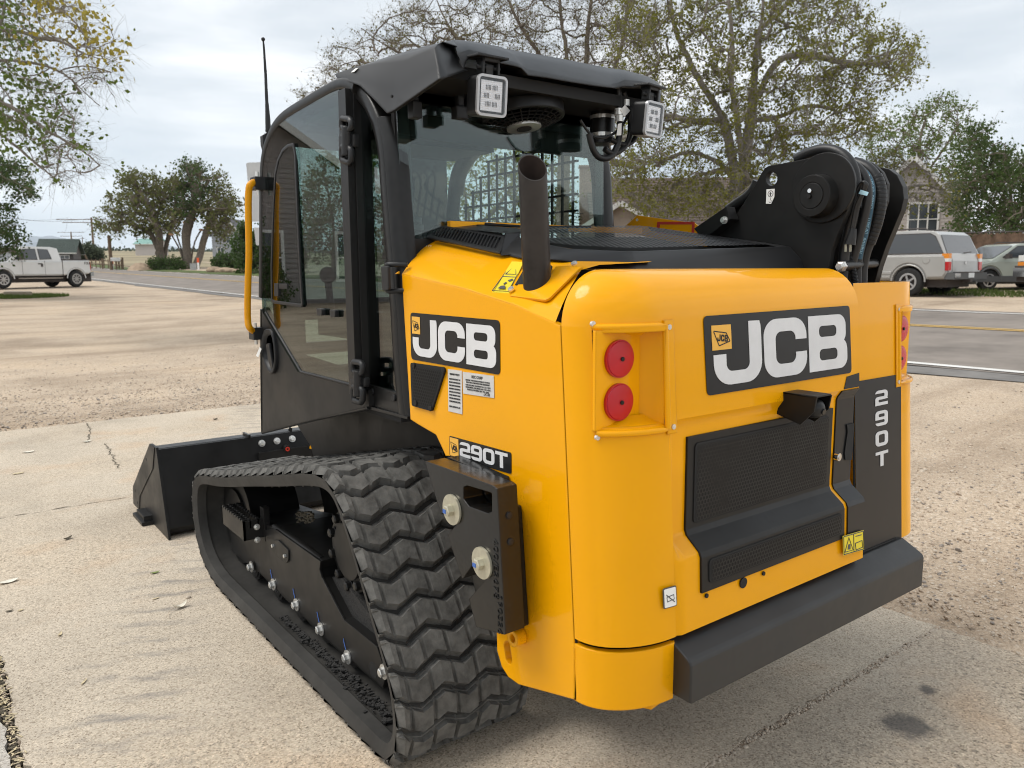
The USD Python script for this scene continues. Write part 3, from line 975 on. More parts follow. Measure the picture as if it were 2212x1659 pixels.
cov = np.array([shoulder(*p)[0] for p in ((1103, 641), (1108, 632), (1130, 605), (1160, 618), (1192, 600), (1205, 584), (1262, 586), (1252, 592), (1190, 651), (1180, 655))])
part(side, "cover_plate", plate(cov, .006, shoulder(1150, 620)[1]), "yellow_paint")
for p in ((1107, 631), (1243, 576)):
    c, nn = shoulder(*p, .006)
    part(side, "cover_screw", join(cyl(c, c + nn * .004, .008, 14), cyl(c + nn * .004, c + nn * .006, .005, 10)), "zinc")
hol = np.array([shoulder(*p, .004)[0] for p in ((1113, 617), (1131, 590), (1185, 575), (1197, 584), (1188, 604), (1163, 619), (1146, 616))])
part(side, "exhaust_opening", plate(hol, .0015, shoulder(1150, 600)[1]), "black_matt")
# yellow warning label on the shoulder
wl = np.array([shoulder(*p, .001)[0] for p in ((1108, 570), (1133, 572), (1100, 634), (1063, 632))])
wn = shoulder(1100, 600)[1]
lab = part(loader, "warning_label", plate(wl, .0012, wn), "warning_yellow")
qd = lambda a, b: wl[0] * (1 - a) * (1 - b) + wl[1] * a * (1 - b) + wl[2] * a * b + wl[3] * (1 - a) * b + wn * .0014
line = lambda pts, w=.0022, m="sticker_ink", nm="label_mark", par=None: part(par or lab, nm, tube(np.array(pts), w, 4), m)
line([qd(.03, .02), qd(.97, .02), qd(.97, .98), qd(.03, .98), qd(.03, .02)], .0013)
line([qd(.05, .5), qd(.95, .5)], .0013)
line([qd(.15, .42), qd(.50, .10), qd(.88, .42), qd(.15, .42)], .0022)
part(lab, "label_mark", plate([qd(.38, .38), qd(.5, .22), qd(.66, .28), qd(.62, .38)], .0006, wn), "sticker_ink")
part(lab, "label_mark", plate([qd(.25, .9), qd(.35, .82), qd(.6, .80), qd(.7, .9)], .0006, wn), "sticker_ink")
part(lab, "label_mark", plate([qd(.55, .62), qd(.8, .56), qd(.9, .60), qd(.7, .66)], .0006, wn), "sticker_ink")
part(lab, "label_mark", plate([qd(.4, .74), qd(.5, .68), qd(.6, .70), qd(.48, .76)], .0006, wn), "sticker_ink")


def decal(parent, corners, normal, text, box4, emblem=None, gap=.03, vertical=False, t=.0012, rnd=.012, back="decal_black", name="badge"):
    """A printed badge on the quad corners (top left, top right, bottom right, bottom left); letter and emblem boxes in unit coordinates from the bottom left."""
    c = np.array(corners, float)
    n = unit(normal)
    o = c[3]
    u = c[2] - c[3]
    v = c[0] - c[3]
    W, H = np.linalg.norm(u), np.linalg.norm(v)
    U, V = u / W, v / H
    d = part(parent, name, plate(c, t, n, rnd=rnd), back) if back else parent
    lift = t + .0003 if back else .0003
    for i, g in enumerate(lettering(text, box4[0] * W, box4[2] * W, box4[1] * H, box4[3] * H, gap * H, vertical)):
        part(d, "letter", extrude_poly(g, o, U, V, n, lift, lift + .0008), "decal_white")
    if emblem:
        ex0, ey0, ex1, ey1 = emblem[0] * W, emblem[1] * H, emblem[2] * W, emblem[3] * H
        part(d, "emblem", extrude_poly(sg.box(ex0, ey0, ex1, ey1), o, U, V, n, lift, lift + .0006), "decal_yellow")
        w, h = ex1 - ex0, ey1 - ey0
        q = lambda a, b: (ex0 + a * w, ey0 + b * h)
        fr = sg.Polygon([q(.13, .74), q(.72, .64), q(.88, .34), q(.36, .20)]).buffer(.04 * w)
        rim = fr.difference(fr.buffer(-.035 * w))
        part(d, "emblem_frame", extrude_poly(rim, o, U, V, n, lift + .0008, lift + .0013), "decal_black")
        for i, g in enumerate(lettering("JCB", 0, 1, 0, 1, .07)):
            g = affinity.affine_transform(g.buffer(.012), [.52 * w, .02 * w, -.07 * h, .27 * h, ex0 + .27 * w, ey0 + .37 * h])
            part(d, "emblem_letter", extrude_poly(g, o, U, V, n, lift + .0008, lift + .0013), "decal_black")
    return d


NX = -LX
decal(loader, ats([(887, 675), (1080, 692), (1081, 810), (889, 776)], x=SX - .0005), NX, "JCB", (.03, .10, .965, .88), (.022, .56, .125, .92), .05)
decal(loader, ats([(971, 941), (1105, 978), (1105, 1024), (972, 985)], x=SX - .0005), NX, "290T", (.19, .16, .955, .86), (.015, .06, .165, .94), .07, rnd=.006)
# perforated side vent
vq = ats([(890, 783), (966, 794), (936, 888), (893, 876)], x=SX - .001)
vent = part(loader, "side_vent", plate(vq, .006, NX, rnd=.008), "black_matt")
vo = vq.mean(0)
vu, vv = np.array([0, -1., 0]), LZ
vp = sg.Polygon([((p - vo) @ vu, (p - vo) @ vv) for p in vq])
part(vent, "perforated_panel", perforated(vp.buffer(-.006), vo, vu, vv, NX, .0105, .0042, .0075), "black_satin")
for p in ((895, 789), (959, 799), (931, 882), (899, 870)):
    c = at(*p, x=SX - .007)
    part(vent, "vent_screw", cyl(c, c + NX * .004, .008, 12), "black_satin")
# dealer labels
g1 = ats([(968, 797), (998, 801), (999, 895), (969, 888)], x=SX - .001)
l1 = part(loader, "policy_label", plate(g1, .001, NX), "sticker_grey")
g2 = ats([(1000, 803), (1067, 812), (1068, 860), (1001, 850)], x=SX - .001)
l2 = part(loader, "dealer_label", plate(g2, .001, NX), "sticker_grey")


def label_lines(par, quad, rows):
    q = np.asarray(quad)
    W = np.linalg.norm(q[1] - q[0])
    U, V = unit(q[1] - q[0]), unit(q[0] - q[3])
    for text, a, b, top, h in rows:
        o = q[0] + U * a * W - V * (top + h) + NX * .0014
        words(par, text, o, U, V, NX, h, "sticker_ink", width=(b - a) * W)


label_lines(l1, g1, [("WARRANTY POLICY", .15, .85, .010, .0050)] + [(tx, .1, .9, .024 + i * .0088, .0042) for i, tx in enumerate(
    ("TRANSPORTATION OF THE", "MACHINE TO AND FROM DEALERS", "SERVICE SHOP IS THE CUSTOMERS", "RESPONSIBILITY. FIELD SERVICE IS", "AVAILABLE AT CUSTOMERS", "EXPENSE. WARRANTY COVERS", "PARTS AND LABOR IN OUR SHOP.", "CLEANING, LUBRICATING, FILTERS,"))] + [("RENTAL EQUIPMENT CO., INC.", .1, .9, .100, .0045)])
label_lines(l2, g2, [("REC CORP", .30, .66, .006, .0075), ("SERVING THE ROCKIES FROM CO TO WYO", .10, .88, .018, .0040), ("WITH AG & CONSTRUCTION EQUIPMENT", .12, .88, .024, .0040), ("FORT COLLINS, COLORADO 970-221-5295", .10, .90, .031, .0040),
                     ("KEENESBURG, COLORADO 303-732-4321", .10, .90, .037, .0040), ("DOUGLAS, WYOMING 307-351-4342", .15, .85, .043, .0040), ("JCB", .68, .88, .0475, .0065)])
for p in ((890, 907), (888, 912), (884, 908), (968, 1003)):
    pass
c = at(1127, 1372, x=SX - .001)
part(side, "pin_boss", join(ring(c - LX * .03, LX, .011, .022, .03), cyl(c - LX * .004, c, .011, 12)), "yellow_paint", 40)
part(side, "chalk_mark", join(tube(ats([(921, 531), (924, 534), (927, 530)], x=-.626) , .0012, 4), tube(ats([(927, 536), (931, 530), (930, 540)], x=-.622), .0012, 4), tube(ats([(934, 534), (938, 538), (936, 542), (940, 533)], x=-.62), .0012, 4)), "sticker_white")


# ---- rear door (engine cover): a rounded shell
def shell(xl, xr, start, rx=.185, ry=.130, n=19, brk=None):
    a = np.linspace(math.pi, 1.5 * math.pi, n)
    pl = [(xl, start)] + [(xl + rx + math.cos(t) * rx, ry + math.sin(t) * ry) for t in a]
    nm = [(-1, 0)] + [unit((math.cos(t) * ry, math.sin(t) * rx)) for t in a]
    xs = np.r_[[] if brk is None else [brk], np.linspace(xl + rx, xr, 12)[1:]]
    xs = np.unique(np.round(xs[xs > xl + rx + 1e-4], 5))
    pl += [(x, 0) for x in xs]
    nm += [(0, -1)] * len(xs)
    return np.array(pl), np.array([tuple(q) for q in nm], float)


pl, nm = shell(SX, .262, .137, brk=-.548)
zz = np.r_[np.linspace(.558, 1.255, 9)]
zrec = 1.062
rows = []
for z in zz:
    rows.append(np.column_stack([pl[:, 0] , pl[:, 1] + yr(z), np.full(len(pl), z)]))
for b in np.linspace(0, math.pi / 2, 10)[1:]:
    hgt = 1.255 + math.sin(b) * .148
    ins = (1 - math.cos(b)) * .115
    rows.append(np.column_stack([pl[:, 0] - nm[:, 0] * ins, pl[:, 1] + yr(1.255) - nm[:, 1] * ins, np.full(len(pl), hgt)]))
last = rows[-1]
cent = np.array([-.30, .40, 1.405])
rows.append(last + (cent - last) * np.array([.25, .25, 0]) + LZ * .002)
rows = np.array(rows)
main = rows.copy()
# the opening for the grille: keep the face above 1.06 and left of -.56
# the corner niche for the lamps is left open between z 1.045 and 1.278
NZ0, NZ1 = 1.045, 1.278
kn0 = int(np.argmin(np.abs(pl[:, 0] - (-.713))))          # left rim of the niche
kn1 = int(np.argmin(np.abs(pl[:, 0] - (-.562))))


def skin(k0, k1, zs):
    return grid(np.array([np.column_stack([pl[k0:k1 + 1, 0], pl[k0:k1 + 1, 1] + yr(z), np.full(k1 + 1 - k0, z)]) for z in zs]), True)


kr = int(np.argmin(np.abs(pl[:, 0] - (-.548))))
ke = len(pl) - 1
door = part(loader, "rear_door", skin(0, kr, np.linspace(.558, NZ0, 6)), "yellow_paint", 40)
part(door, "door_skin", skin(0, kn0, np.linspace(NZ0, NZ1, 4)), "yellow_paint", 40)
part(door, "door_skin", skin(kn1, kr, [NZ0, zrec]), "yellow_paint", 40)
part(door, "door_skin", skin(kn1, ke, np.linspace(zrec, NZ1, 4)), "yellow_paint", 40)
ti = 1.278
toprows = []
for b in np.linspace(0, math.pi / 2, 12):
    ins = (1 - math.cos(b)) * .115
    toprows.append(np.column_stack([pl[:, 0] - nm[:, 0] * ins, pl[:, 1] + yr(NZ1) - nm[:, 1] * ins, np.full(len(pl), NZ1 + math.sin(b) * .125)]))
last = toprows[-1]
toprows.append(np.column_stack([last[:, 0], np.maximum(last[:, 1], .30), last[:, 2] + .001]))
part(door, "door_top", grid(np.array(toprows), True), "yellow_paint", 60)
part(door, "seam_gap", tube(np.array([(SX + .006, yr(z) + .139, z) for z in np.linspace(.40, 1.28, 8)]), .003, 6), "black_matt")
# recessed lower middle of the door, stepped outwards below
PR = [(zrec, yr(zrec)), (1.042, .100), (1.032, .103), (.786, .102), (.773, .096), (.742, .057), (.730, .052), (.560, .044)]


def recess(x0, x1, lift=0.0, zlo=.560, zhi=2.0, m=2):
    xs = np.linspace(x0, x1, m)
    pr = [(z, y) for z, y in PR]
    zs = np.array([p[0] for p in pr]); ys = np.array([p[1] for p in pr])
    keep = [(z, y) for z, y in pr if zlo <= z <= zhi]
    if zhi < zs[0]:
        keep.insert(0, (zhi, np.interp(zhi, zs[::-1], ys[::-1])))
    if zlo > zs[-1]:
        keep.append((zlo, np.interp(zlo, zs[::-1], ys[::-1])))
    return np.array([[(x, y - lift, z) for x in xs] for z, y in keep])


x_l = np.array([min(p[1], 9) for p in PR])
P = []
for z, y in PR:
    P.append([(-.548, yr(z) + .0005, z), (-.535, (y + yr(z)) / 2 if y > yr(z) else y, z), (-.515, y, z), (.10, y, z), (.262, y, z)])
part(door, "recess", grid(np.array(P), False), "yellow_paint", 28)
part(door, "door_bottom", plate([(SX + .01, .21, .558), (-.70, .12, .558), (-.56, .052, .558), (.26, .046, .558), (.26, .2, .558), (SX + .1, .3, .558)], .006, LZ), "yellow_paint")


def strip_plate(x0, x1, lift, th, zlo, zhi, inset_rows=0):
    a = recess(x0, x1, lift, zlo, zhi)
    b = recess(x0, x1, lift - th, zlo, zhi)
    k = len(a)
    sec = []
    for i in range(k):
        sec.append([a[i, 0], a[i, 1], b[i, 1], b[i, 0]])
    v, f = loft(np.array(sec))
    return v, f


gr = part(door, "grille_frame", strip_plate(-.470, .150, .006, .010, .645, 1.012), "black_satin")


def recess_frame(z):
    zs = np.array([p[0] for p in PR])[::-1]; ys = np.array([p[1] for p in PR])[::-1]
    return float(np.interp(z, zs, ys))


def grille(z0, z1, x0, x1, nm_):
    a, b = np.array([0, recess_frame(z0), z0]), np.array([0, recess_frame(z1), z1])
    v = unit(b - a)
    nn = unit(np.cross(LX, v))
    nn = nn if nn[1] < 0 else -nn
    h = np.linalg.norm(b - a)
    poly = _rr(x0, 0, x1, h, .012)
    o = a + nn * .0075
    part(door, nm_ + "_backing", extrude_poly(poly, o - nn * .0035, LX, v, nn, 0, .0045), "black_matt")
    part(door, nm_, perforated(poly, o, LX, v, nn, .0112, .0046, .003), "black_paint")


grille(.797, .994, -.445, .128, "upper_grille")
grille(.662, .722, -.445, .132, "lower_grille")
# black latch strip right of the grille
ls = part(door, "latch_strip", strip_plate(.170, .261, .005, .010, .60, 1.060), "decal_black")
part(door, "latch_corner", plate([(.180, yr(1.064) - .0006, 1.064), (.195, yr(1.10) - .0006, 1.098), (.261, yr(1.10) - .0006, 1.104), (.261, yr(1.064) - .0006, 1.064)], .001, rn_), "decal_black")
part(door, "latch_recess", plate([(.222, recess_frame(.90) - .0065, .955), (.262, recess_frame(.9) - .0065, .955), (.262, recess_frame(.84) - .0065, .845), (.225, recess_frame(.84) - .0065, .850), (.219, recess_frame(.84) - .0065, .87), (.229, recess_frame(.9) - .0065, .935)], .002, (0, -1, 0)), "black_matt")
kc = at(1805, 986, y=recess_frame(.83) - .008)
part(door, "key_lock", join(cyl(kc, kc - LY * .012, .0115, 20), cyl(kc - LY * .012, kc - LY * .014, .007, 16)), "chrome", 30)
ws = ats([(1820, 1158), (1865, 1145), (1866, 1187), (1821, 1200)], y=recess_frame(.6) - .008)
wlb = part(door, "warning_label", plate(ws, .001, -LY), "warning_yellow")
qd2 = lambda a, b: ws[0] * (1 - a) * (1 - b) + ws[1] * a * (1 - b) + ws[2] * a * b + ws[3] * (1 - a) * b - LY * .0012
for pts in ([(.03, .04), (.97, .04), (.97, .96), (.03, .96), (.03, .04)], [(.5, .04), (.5, .96)], [(.07, .85), (.27, .15), (.46, .85), (.07, .85)], [(.6, .2), (.88, .2)], [(.57, .55), (.9, .5), (.92, .85), (.6, .9), (.57, .55)]):
    part(wlb, "label_mark", tube(np.array([qd2(*p) for p in pts]), .0016, 4), "sticker_ink")
part(wlb, "label_mark", plate([qd2(.2, .75), qd2(.24, .5), qd2(.34, .5), qd2(.34, .78)], .0006, -LY), "sticker_ink")
# white battery label and small holes in the lower yellow
bl = ats([(1431, 1272), (1460, 1264), (1462, 1308), (1433, 1316)], y=yr(.63) - .002)
blb = part(door, "battery_label", plate(bl, .001, -LY, rnd=.004), "sticker_ink")
qb = lambda a, b, l=.0014: bl[0] * (1 - a) * (1 - b) + bl[1] * a * (1 - b) + bl[2] * a * b + bl[3] * (1 - a) * b - LY * l
part(blb, "label_face", plate([qb(.07, .05), qb(.93, .05), qb(.93, .95), qb(.07, .95)], .0006, -LY, rnd=.003), "sticker_white")
part(blb, "label_mark", tube(np.array([qb(.25, .45, .0022), qb(.75, .40, .0022), qb(.78, .62, .0022), qb(.27, .68, .0022), qb(.25, .45, .0022)]), .0011, 4), "sticker_ink")
part(blb, "label_mark", tube(np.array([qb(.22, .33, .0022), qb(.8, .76, .0022)]), .0012, 4), "sticker_ink")
for px, py, r in ((1606, 1259, .0135), (1527, 1287, .0055), (1650, 1239, .0055)):
    c = at(px, py, y=.0435)
    part(door, "drain_hole", join(cyl(c + LY * .002, c - LY * .0012, r, 24)), "black_matt")
rad = at(1690, 1010, y=.30)

# rear badge
rb4 = ats([(1518, 683), (1834, 660), (1838, 805), (1526, 855)], y=.1)
rb4 = np.array([[p[0], yr(p[2]) - .0012, p[2]] for p in (at(1518, 683, y=float(yr(1.29))), at(1834, 660, y=float(yr(1.29))), at(1838, 805, y=float(yr(1.11))), at(1526, 855, y=float(yr(1.11))))])
rn = unit(np.array([0, -1, .07]))
decal(loader, rb4, rn, "JCB", (.045, .10, .965, .90), (.04, .56, .155, .875), .055, rnd=.012)


# lamp housings with red reflectors: open niches in the two rear corners
def lamp_housing(sgn, curve, y0, label):
    """curve: the corner's plan from the rear face outwards, (x, y) at mid height."""
    X = lambda x: sgn * x
    zt, zb = NZ1, NZ0
    yp = y0 + .052
    cv = np.array(curve)
    back = [(cv[-1][0] - sgn * .012, max(cv[-1][1], yp + .01)), (X(.70), yp + .012), (X(.575), yp + .012)]
    pu = sg.Polygon([tuple(p) for p in cv] + back).buffer(0)
    hs = part(loader, "lamp_housing", extrude_poly(pu, np.zeros(3), LX, LY, LZ, zb - .001, zb + .012), "yellow_paint", label=label)
    part(hs, "niche_ceiling", extrude_poly(pu, np.zeros(3), LX, LY, LZ, zt - .012, zt + .001), "yellow_paint")
    part(hs, "lamp_plate", span((X(.566), yp, zb + .006), (X(.722), yp + .01, zt - .006)), "yellow_paint")
    u_ = np.linspace(0, 1, 7)
    w = [(X(.560 + .028 * t ** 1.5), y0 - .002 + (yp - y0 + .004) * t) for t in u_] + [(X(.57), yp + .006), (X(.554), yp), (X(.552), y0 + .006)]
    part(hs, "niche_wall", extrude_poly(sg.Polygon(w).buffer(0), np.zeros(3), LX, LY, LZ, zb + .008, zt - .008), "yellow_paint", 40)
    # smooth rolled rim around the opening, with wide fillets inside
    off = np.array([0, -.0015, 0])
    top = np.array([(p[0], p[1] + .07 * (zt - 1.16), zt) for p in cv])
    bot = np.array([(p[0], p[1] - .07 * (1.16 - zb), zb) for p in cv])
    part(hs, "rim", tube(np.vstack([top[::-1], bot]) + off, .0075, 8), "yellow_paint", 60)
    for z, dz in ((zt, -1), (zb, 1)):
        fil = [[(p[0], p[1] + .07 * (z - 1.16) + k1, z + dz * k2) for p in cv[:-1]] for k1, k2 in ((.001, .006), (.012, .010), (.03, .016), (.050, .030))]
        part(hs, "fillet", grid(np.array(fil), dz * sgn > 0), "yellow_paint", 70)
    fl = [(X(.530), y0), (X(.562), y0)]
    part(hs, "flange", join(*[plate([(X(.528), y0 - .0015 + .07 * (z0 - 1.16), z0), (X(.560), y0 - .0015 + .07 * (z0 - 1.16), z0), (X(.560), y0 - .0015 + .07 * (z1 - 1.16), z1), (X(.528), y0 - .0015 + .07 * (z1 - 1.16), z1)], .003, (0, -1, .07)) for z0, z1 in ((zb - .012, zt + .012),)]), "yellow_paint")
    for z in (1.207, 1.110):
        c = np.array([X(.655), yp - .0005, z])
        sec = [np.stack([c[0] + np.cos(t2) * r, np.full(36, c[1] - h), c[2] + np.sin(t2) * r], 1) for t2 in [np.linspace(0, 2 * math.pi, 36, endpoint=False)] for r, h in ((.0405, 0), (.0405, .006), (.039, .0095), (.030, .0118), (.016, .0128), (.004, .013))]
        ln = part(hs, "red_reflector", loft(np.array(sec)), "red_lens", 40)
        part(ln, "reflector_screw", join(cyl(c - LY * .0125, c - LY * .016, .005, 10)), "black_satin")
        part(ln, "lens_rim", ring(c, -LY, .0400, .0425, .0075, 36), "red_lens", 40)
    for x, z, d_ in ((.545, zt - .004, 0), (.541, zb + .004, 0), (.716, zt + .008, .11), (.716, zb - .008, .11)):
        yy = y0 - .0035 + d_ + .07 * (z - 1.16)
        if d_:
            yy = float(np.interp(.716, np.abs(cv[:, 0]), cv[:, 1])) - .004 + .07 * (z - 1.16)
        c = np.array([X(x), yy, z])
        part(hs, "housing_screw", join(cyl(c + LY * .002, c - LY * .004, .0062, 14), cyl(c - LY * .004, c - LY * .0046, .003, 6)), "zinc")


ym = float(yr(1.16))
lamp_housing(-1, [(x, y + ym) for x, y in pl[kn0:kn1 + 1]][::-1], ym, "left lamp housing moulded into the rear corner with two red reflectors")

# rear camera under its hood
cc = np.array([.034, yr(1.055) - .03, 1.055])
hood_pts = ats([(1690, 843), (1722, 838), (1771, 850), (1768, 880), (1738, 907), (1710, 897), (1668, 880)], y=.03)
CH = np.array([-.088, .004, .0])
cs = part(loader, "camera_hood", join(
    plate(np.array([(-.022, .085, 1.084), (.045, .085, 1.084), (.045, -.012, 1.078), (-.022, -.012, 1.078)]) + CH, .004, LZ),
    plate(np.array([(-.022, .095, 1.084), (-.022, -.012, 1.081), (-.022, -.006, 1.044), (-.022, .030, 1.006), (-.022, .12, 1.030)]) + CH, .004, LX),
    plate(np.array([(.045, .095, 1.084), (.045, -.012, 1.081), (.045, -.006, 1.044), (.045, .030, 1.006), (.045, .12, 1.030)]) + CH, .004, LX)), "black_satin")
part(cs, "camera_ball", trimesh.creation.icosphere(3, .026).apply_translation(CH + (.013, .014, 1.048)), "black_plastic", True)
part(cs, "camera_lens", join(cyl(CH + (.013, -.012, 1.042), CH + (.013, -.014, 1.0415), .008, 20)), "black_gloss")

# ---- yellow lower chassis and black bumper
pl2, _ = shell(SX, -.552, .137)
ch = []
for z in (.405, .44, .50, .545):
    ch.append(np.column_stack([pl2[:, 0], pl2[:, 1] + .052, np.full(len(pl2), z)]))
P = np.array(ch)
inner = P[-1] + np.array([.012, .012, 0])
P = np.concatenate([[P[0] + np.array([.015, .015, 0])], P, [inner]])
low_ch = part(loader, "lower_chassis", grid(P, True), "yellow_paint", 35)
part(low_ch, "weld_seam", tube(np.array([(SX + .001, .1885 + .0006 * math.sin(i * 2.1), .41 + i * .0125) for i in range(11)]), .0035, 6), "yellow_paint", 60)
part(low_ch, "inner_plate", span((-.7, .25, .41), (.70, .27, .60)), "black_matt")
bp = [(-.0, .414), (.0, .505), (.004, .514), (.012, .520), (.068, .550), (.21, .550), (.21, .414)]
sec = []
for x, sh in ((-.553, .004), (-.549, 0), (.549, 0), (.553, .004)):
    cy_, cz_ = .07, .48
    sec.append([(x, cy_ + (y - cy_) * (1 - sh * 8), cz_ + (z - cz_) * (1 - sh * 8)) for y, z in bp])
part(loader, "rear_bumper", loft(np.array(sec)), "bumper_paint")
part(loader, "bumper_filler", span((-.50, .075, .551), (.52, .2, .556)), "black_matt")

# ---- arm tower cover (yellow) on the right with black badge
plr = []
TD = .030
for x in np.r_[np.linspace(.285, .5465, 6), .585]:
    plr.append((x, TD))
for t_ in np.linspace(1.5 * math.pi, 2 * math.pi, 12)[1:]:
    plr.append((.585 + math.cos(t_) * .165, .157 + TD + math.sin(t_) * .157))
plr.append((.75, .43))
plr = np.array(plr)
tw = [np.column_stack([plr[:, 0], plr[:, 1] + yr(z), np.full(len(plr), z)]) for z in np.linspace(.545, 1.359, 8)]
tw.append(tw[-1] + np.array([-.004, .008, 0]))
tw.append(tw[-1] - LZ * .10)
kt = int(np.argmin(np.abs(plr[:, 0] - .5465)))
kf = int(np.argmin(np.abs(plr[:, 0] - .742)))


def tskin(k0, k1, zs):
    return [np.column_stack([plr[k0:k1 + 1, 0], plr[k0:k1 + 1, 1] + yr(z), np.full(k1 + 1 - k0, z)]) for z in zs]


tr_ = tskin(0, len(plr) - 1, np.linspace(NZ1, 1.359, 3))
tr_.append(tr_[-1] + np.array([-.004, .008, 0])); tr_.append(tr_[-1] - LZ * .06)
tower = part(loader, "tower_cover", grid(np.array(tskin(0, len(plr) - 1, np.linspace(.545, NZ0, 5))), True), "yellow_paint", 40)
part(tower, "tower_skin", grid(np.array(tr_), True), "yellow_paint", 40)
part(tower, "tower_skin", grid(np.array(tskin(0, kt, np.linspace(NZ0, NZ1, 3))), True), "yellow_paint", 40)
lamp_housing(1, [(x, y + ym) for x, y in plr[kt:kf + 1]], ym + TD, "right lamp housing by the arm tower, its reflectors seen edge on")
xs = np.linspace(.268, .498, 3)


def tower_quad(x0, x1, z0, z1, lift=.0016, th=.001, rnd=.015):
    lift = lift - TD
    p = np.array([(x0, yr(z1) - lift, z1), (x1, yr(z1) - lift, z1), (x1, yr(z0) - lift, z0), (x0, yr(z0) - lift, z0)])
    return p


q4 = tower_quad(.288, .560, .545, 1.072)
bb = part(tower, "tower_badge", plate(q4, .001, rn, rnd=.0), "decal_black")
lx0, lx1 = at(1890, 900, y=float(yr(.95)) + TD)[0], at(1913, 900, y=float(yr(.95)) + TD)[0]
lz1, lz0 = at(1900, 842, y=float(yr(1.05)) + TD)[2], at(1902, 1006, y=float(yr(.8)) + TD)[2]
o = np.array([lx0, yr(lz0) - .0034 + TD, lz0])
vdir = unit(np.array([0, .07, 1]))
for g in lettering("290T", -.004, lx1 - lx0 + .006, 0, lz1 - lz0, .017, True):
    part(bb, "letter", extrude_poly(g, o, LX, vdir, rn, 0, .0008), "decal_white")
part(tower, "tower_seam", tube(np.array([(.2865, float(yr(z)) + TD + .002, z) for z in (.56, .9, 1.3, 1.36)]), .003, 5), "black_matt")
# ---- counterweights beside the track
def c8(x, y):
    return ((1300 + x * .5424) / 1.8517, (1700 + y * .5424) / 1.8517)


WX = -.845
w1 = ats([c8(*p) for p in ((735, 263), (1000, 357), (1240, 447), (1268, 470), (1330, 1548), (1115, 1490), (1062, 1285), (1180, 1150), (1178, 1050), (1100, 1010), (1012, 1138), (905, 815), (985, 715), (985, 640), (885, 600), (858, 668))], x=WX)
hole = ats([c8(*p) for p in ((1020, 455), (1050, 445), (1232, 500), (1232, 640), (1200, 652), (1060, 600), (1020, 545))], x=WX)
cw = part(loader, "counterweight", plate(w1, .058, LX, holes=[hole], rnd=.004), "black_gloss")
w1i = w1 + LX * .062
w2 = ats([c8(*p) for p in ((1100, 330), (1350, 425), (1440, 405), (1505, 1490), (1418, 1510), (1150, 1420))], x=-.782)
w2 = np.array([(-.780, .72, .93), (-.780, .452, .885), (-.780, .405, .47), (-.780, .62, .46)])
w2[1] = at(*c8(1352, 432), x=-.780); w2[2] = at(*c8(1418, 1508), x=-.780); w2[0] = at(*c8(900, 232), x=-.780); w2[3] = at(*c8(1150, 1430), x=-.780)
cw2 = part(loader, "counterweight", plate(w2, .036, LX, holes=[hole + LX * (-.78 - WX)], rnd=.006), "black_gloss")
for p, nm_ in (((943, 622), 0), ((1165, 1015), 1)):
    c = at(*c8(*p), x=WX - .001)
    wsh = part(cw, "washer", join(cyl(c, c - LX * .006, .0395, 40)), "zinc_yellow", 30)
    b_ = part(cw, "weight_bolt", hexbolt(c - LX * .006, -LX, .0155, .015), "zinc_yellow")
    part(cw, "paint_mark", box(c - LX * .0235 + np.array([0, .004, -.002]), (.001, .013, .010)), "bolt_blue")
mv = unit(np.array([0, .012, 1.0]))
for text, p, hgt, wd in (("400/E2678", (1243, 830), .017, .150), ("190326", (1275, 1240), .016, .10)):
    c = at(*c8(*p), x=WX - .0004)
    m = meshkit.text_mesh(text, hgt, .0018)
    q_ = np.array(m.vertices); q_[:, 0] *= wd / q_[:, 0].max()
    w = c + np.outer(q_[:, 0], (0, .004, -1)) + np.outer(q_[:, 1], (0, -1, 0)) + np.outer(q_[:, 2], (-1, 0, 0))
    part(cw, "cast_number", (w, np.array(m.faces)), "black_gloss")
for p in ((1328, 655), (1332, 845)):
    c = at(*c8(*p), x=WX + .03)
    c = np.array([WX + .03, float(np.interp(c[2], [w1[4][2], w1[3][2]], [w1[4][1], w1[3][1]])), c[2]])
    part(cw, "edge_plug", cyl(c + LY * .002, c - LY * .003, .009, 16), "black_plastic")

# ---- bucket
def c0(x, y):
    return (x * .5424 / 1.8517, (1300 + y * .5424) / 1.8517)


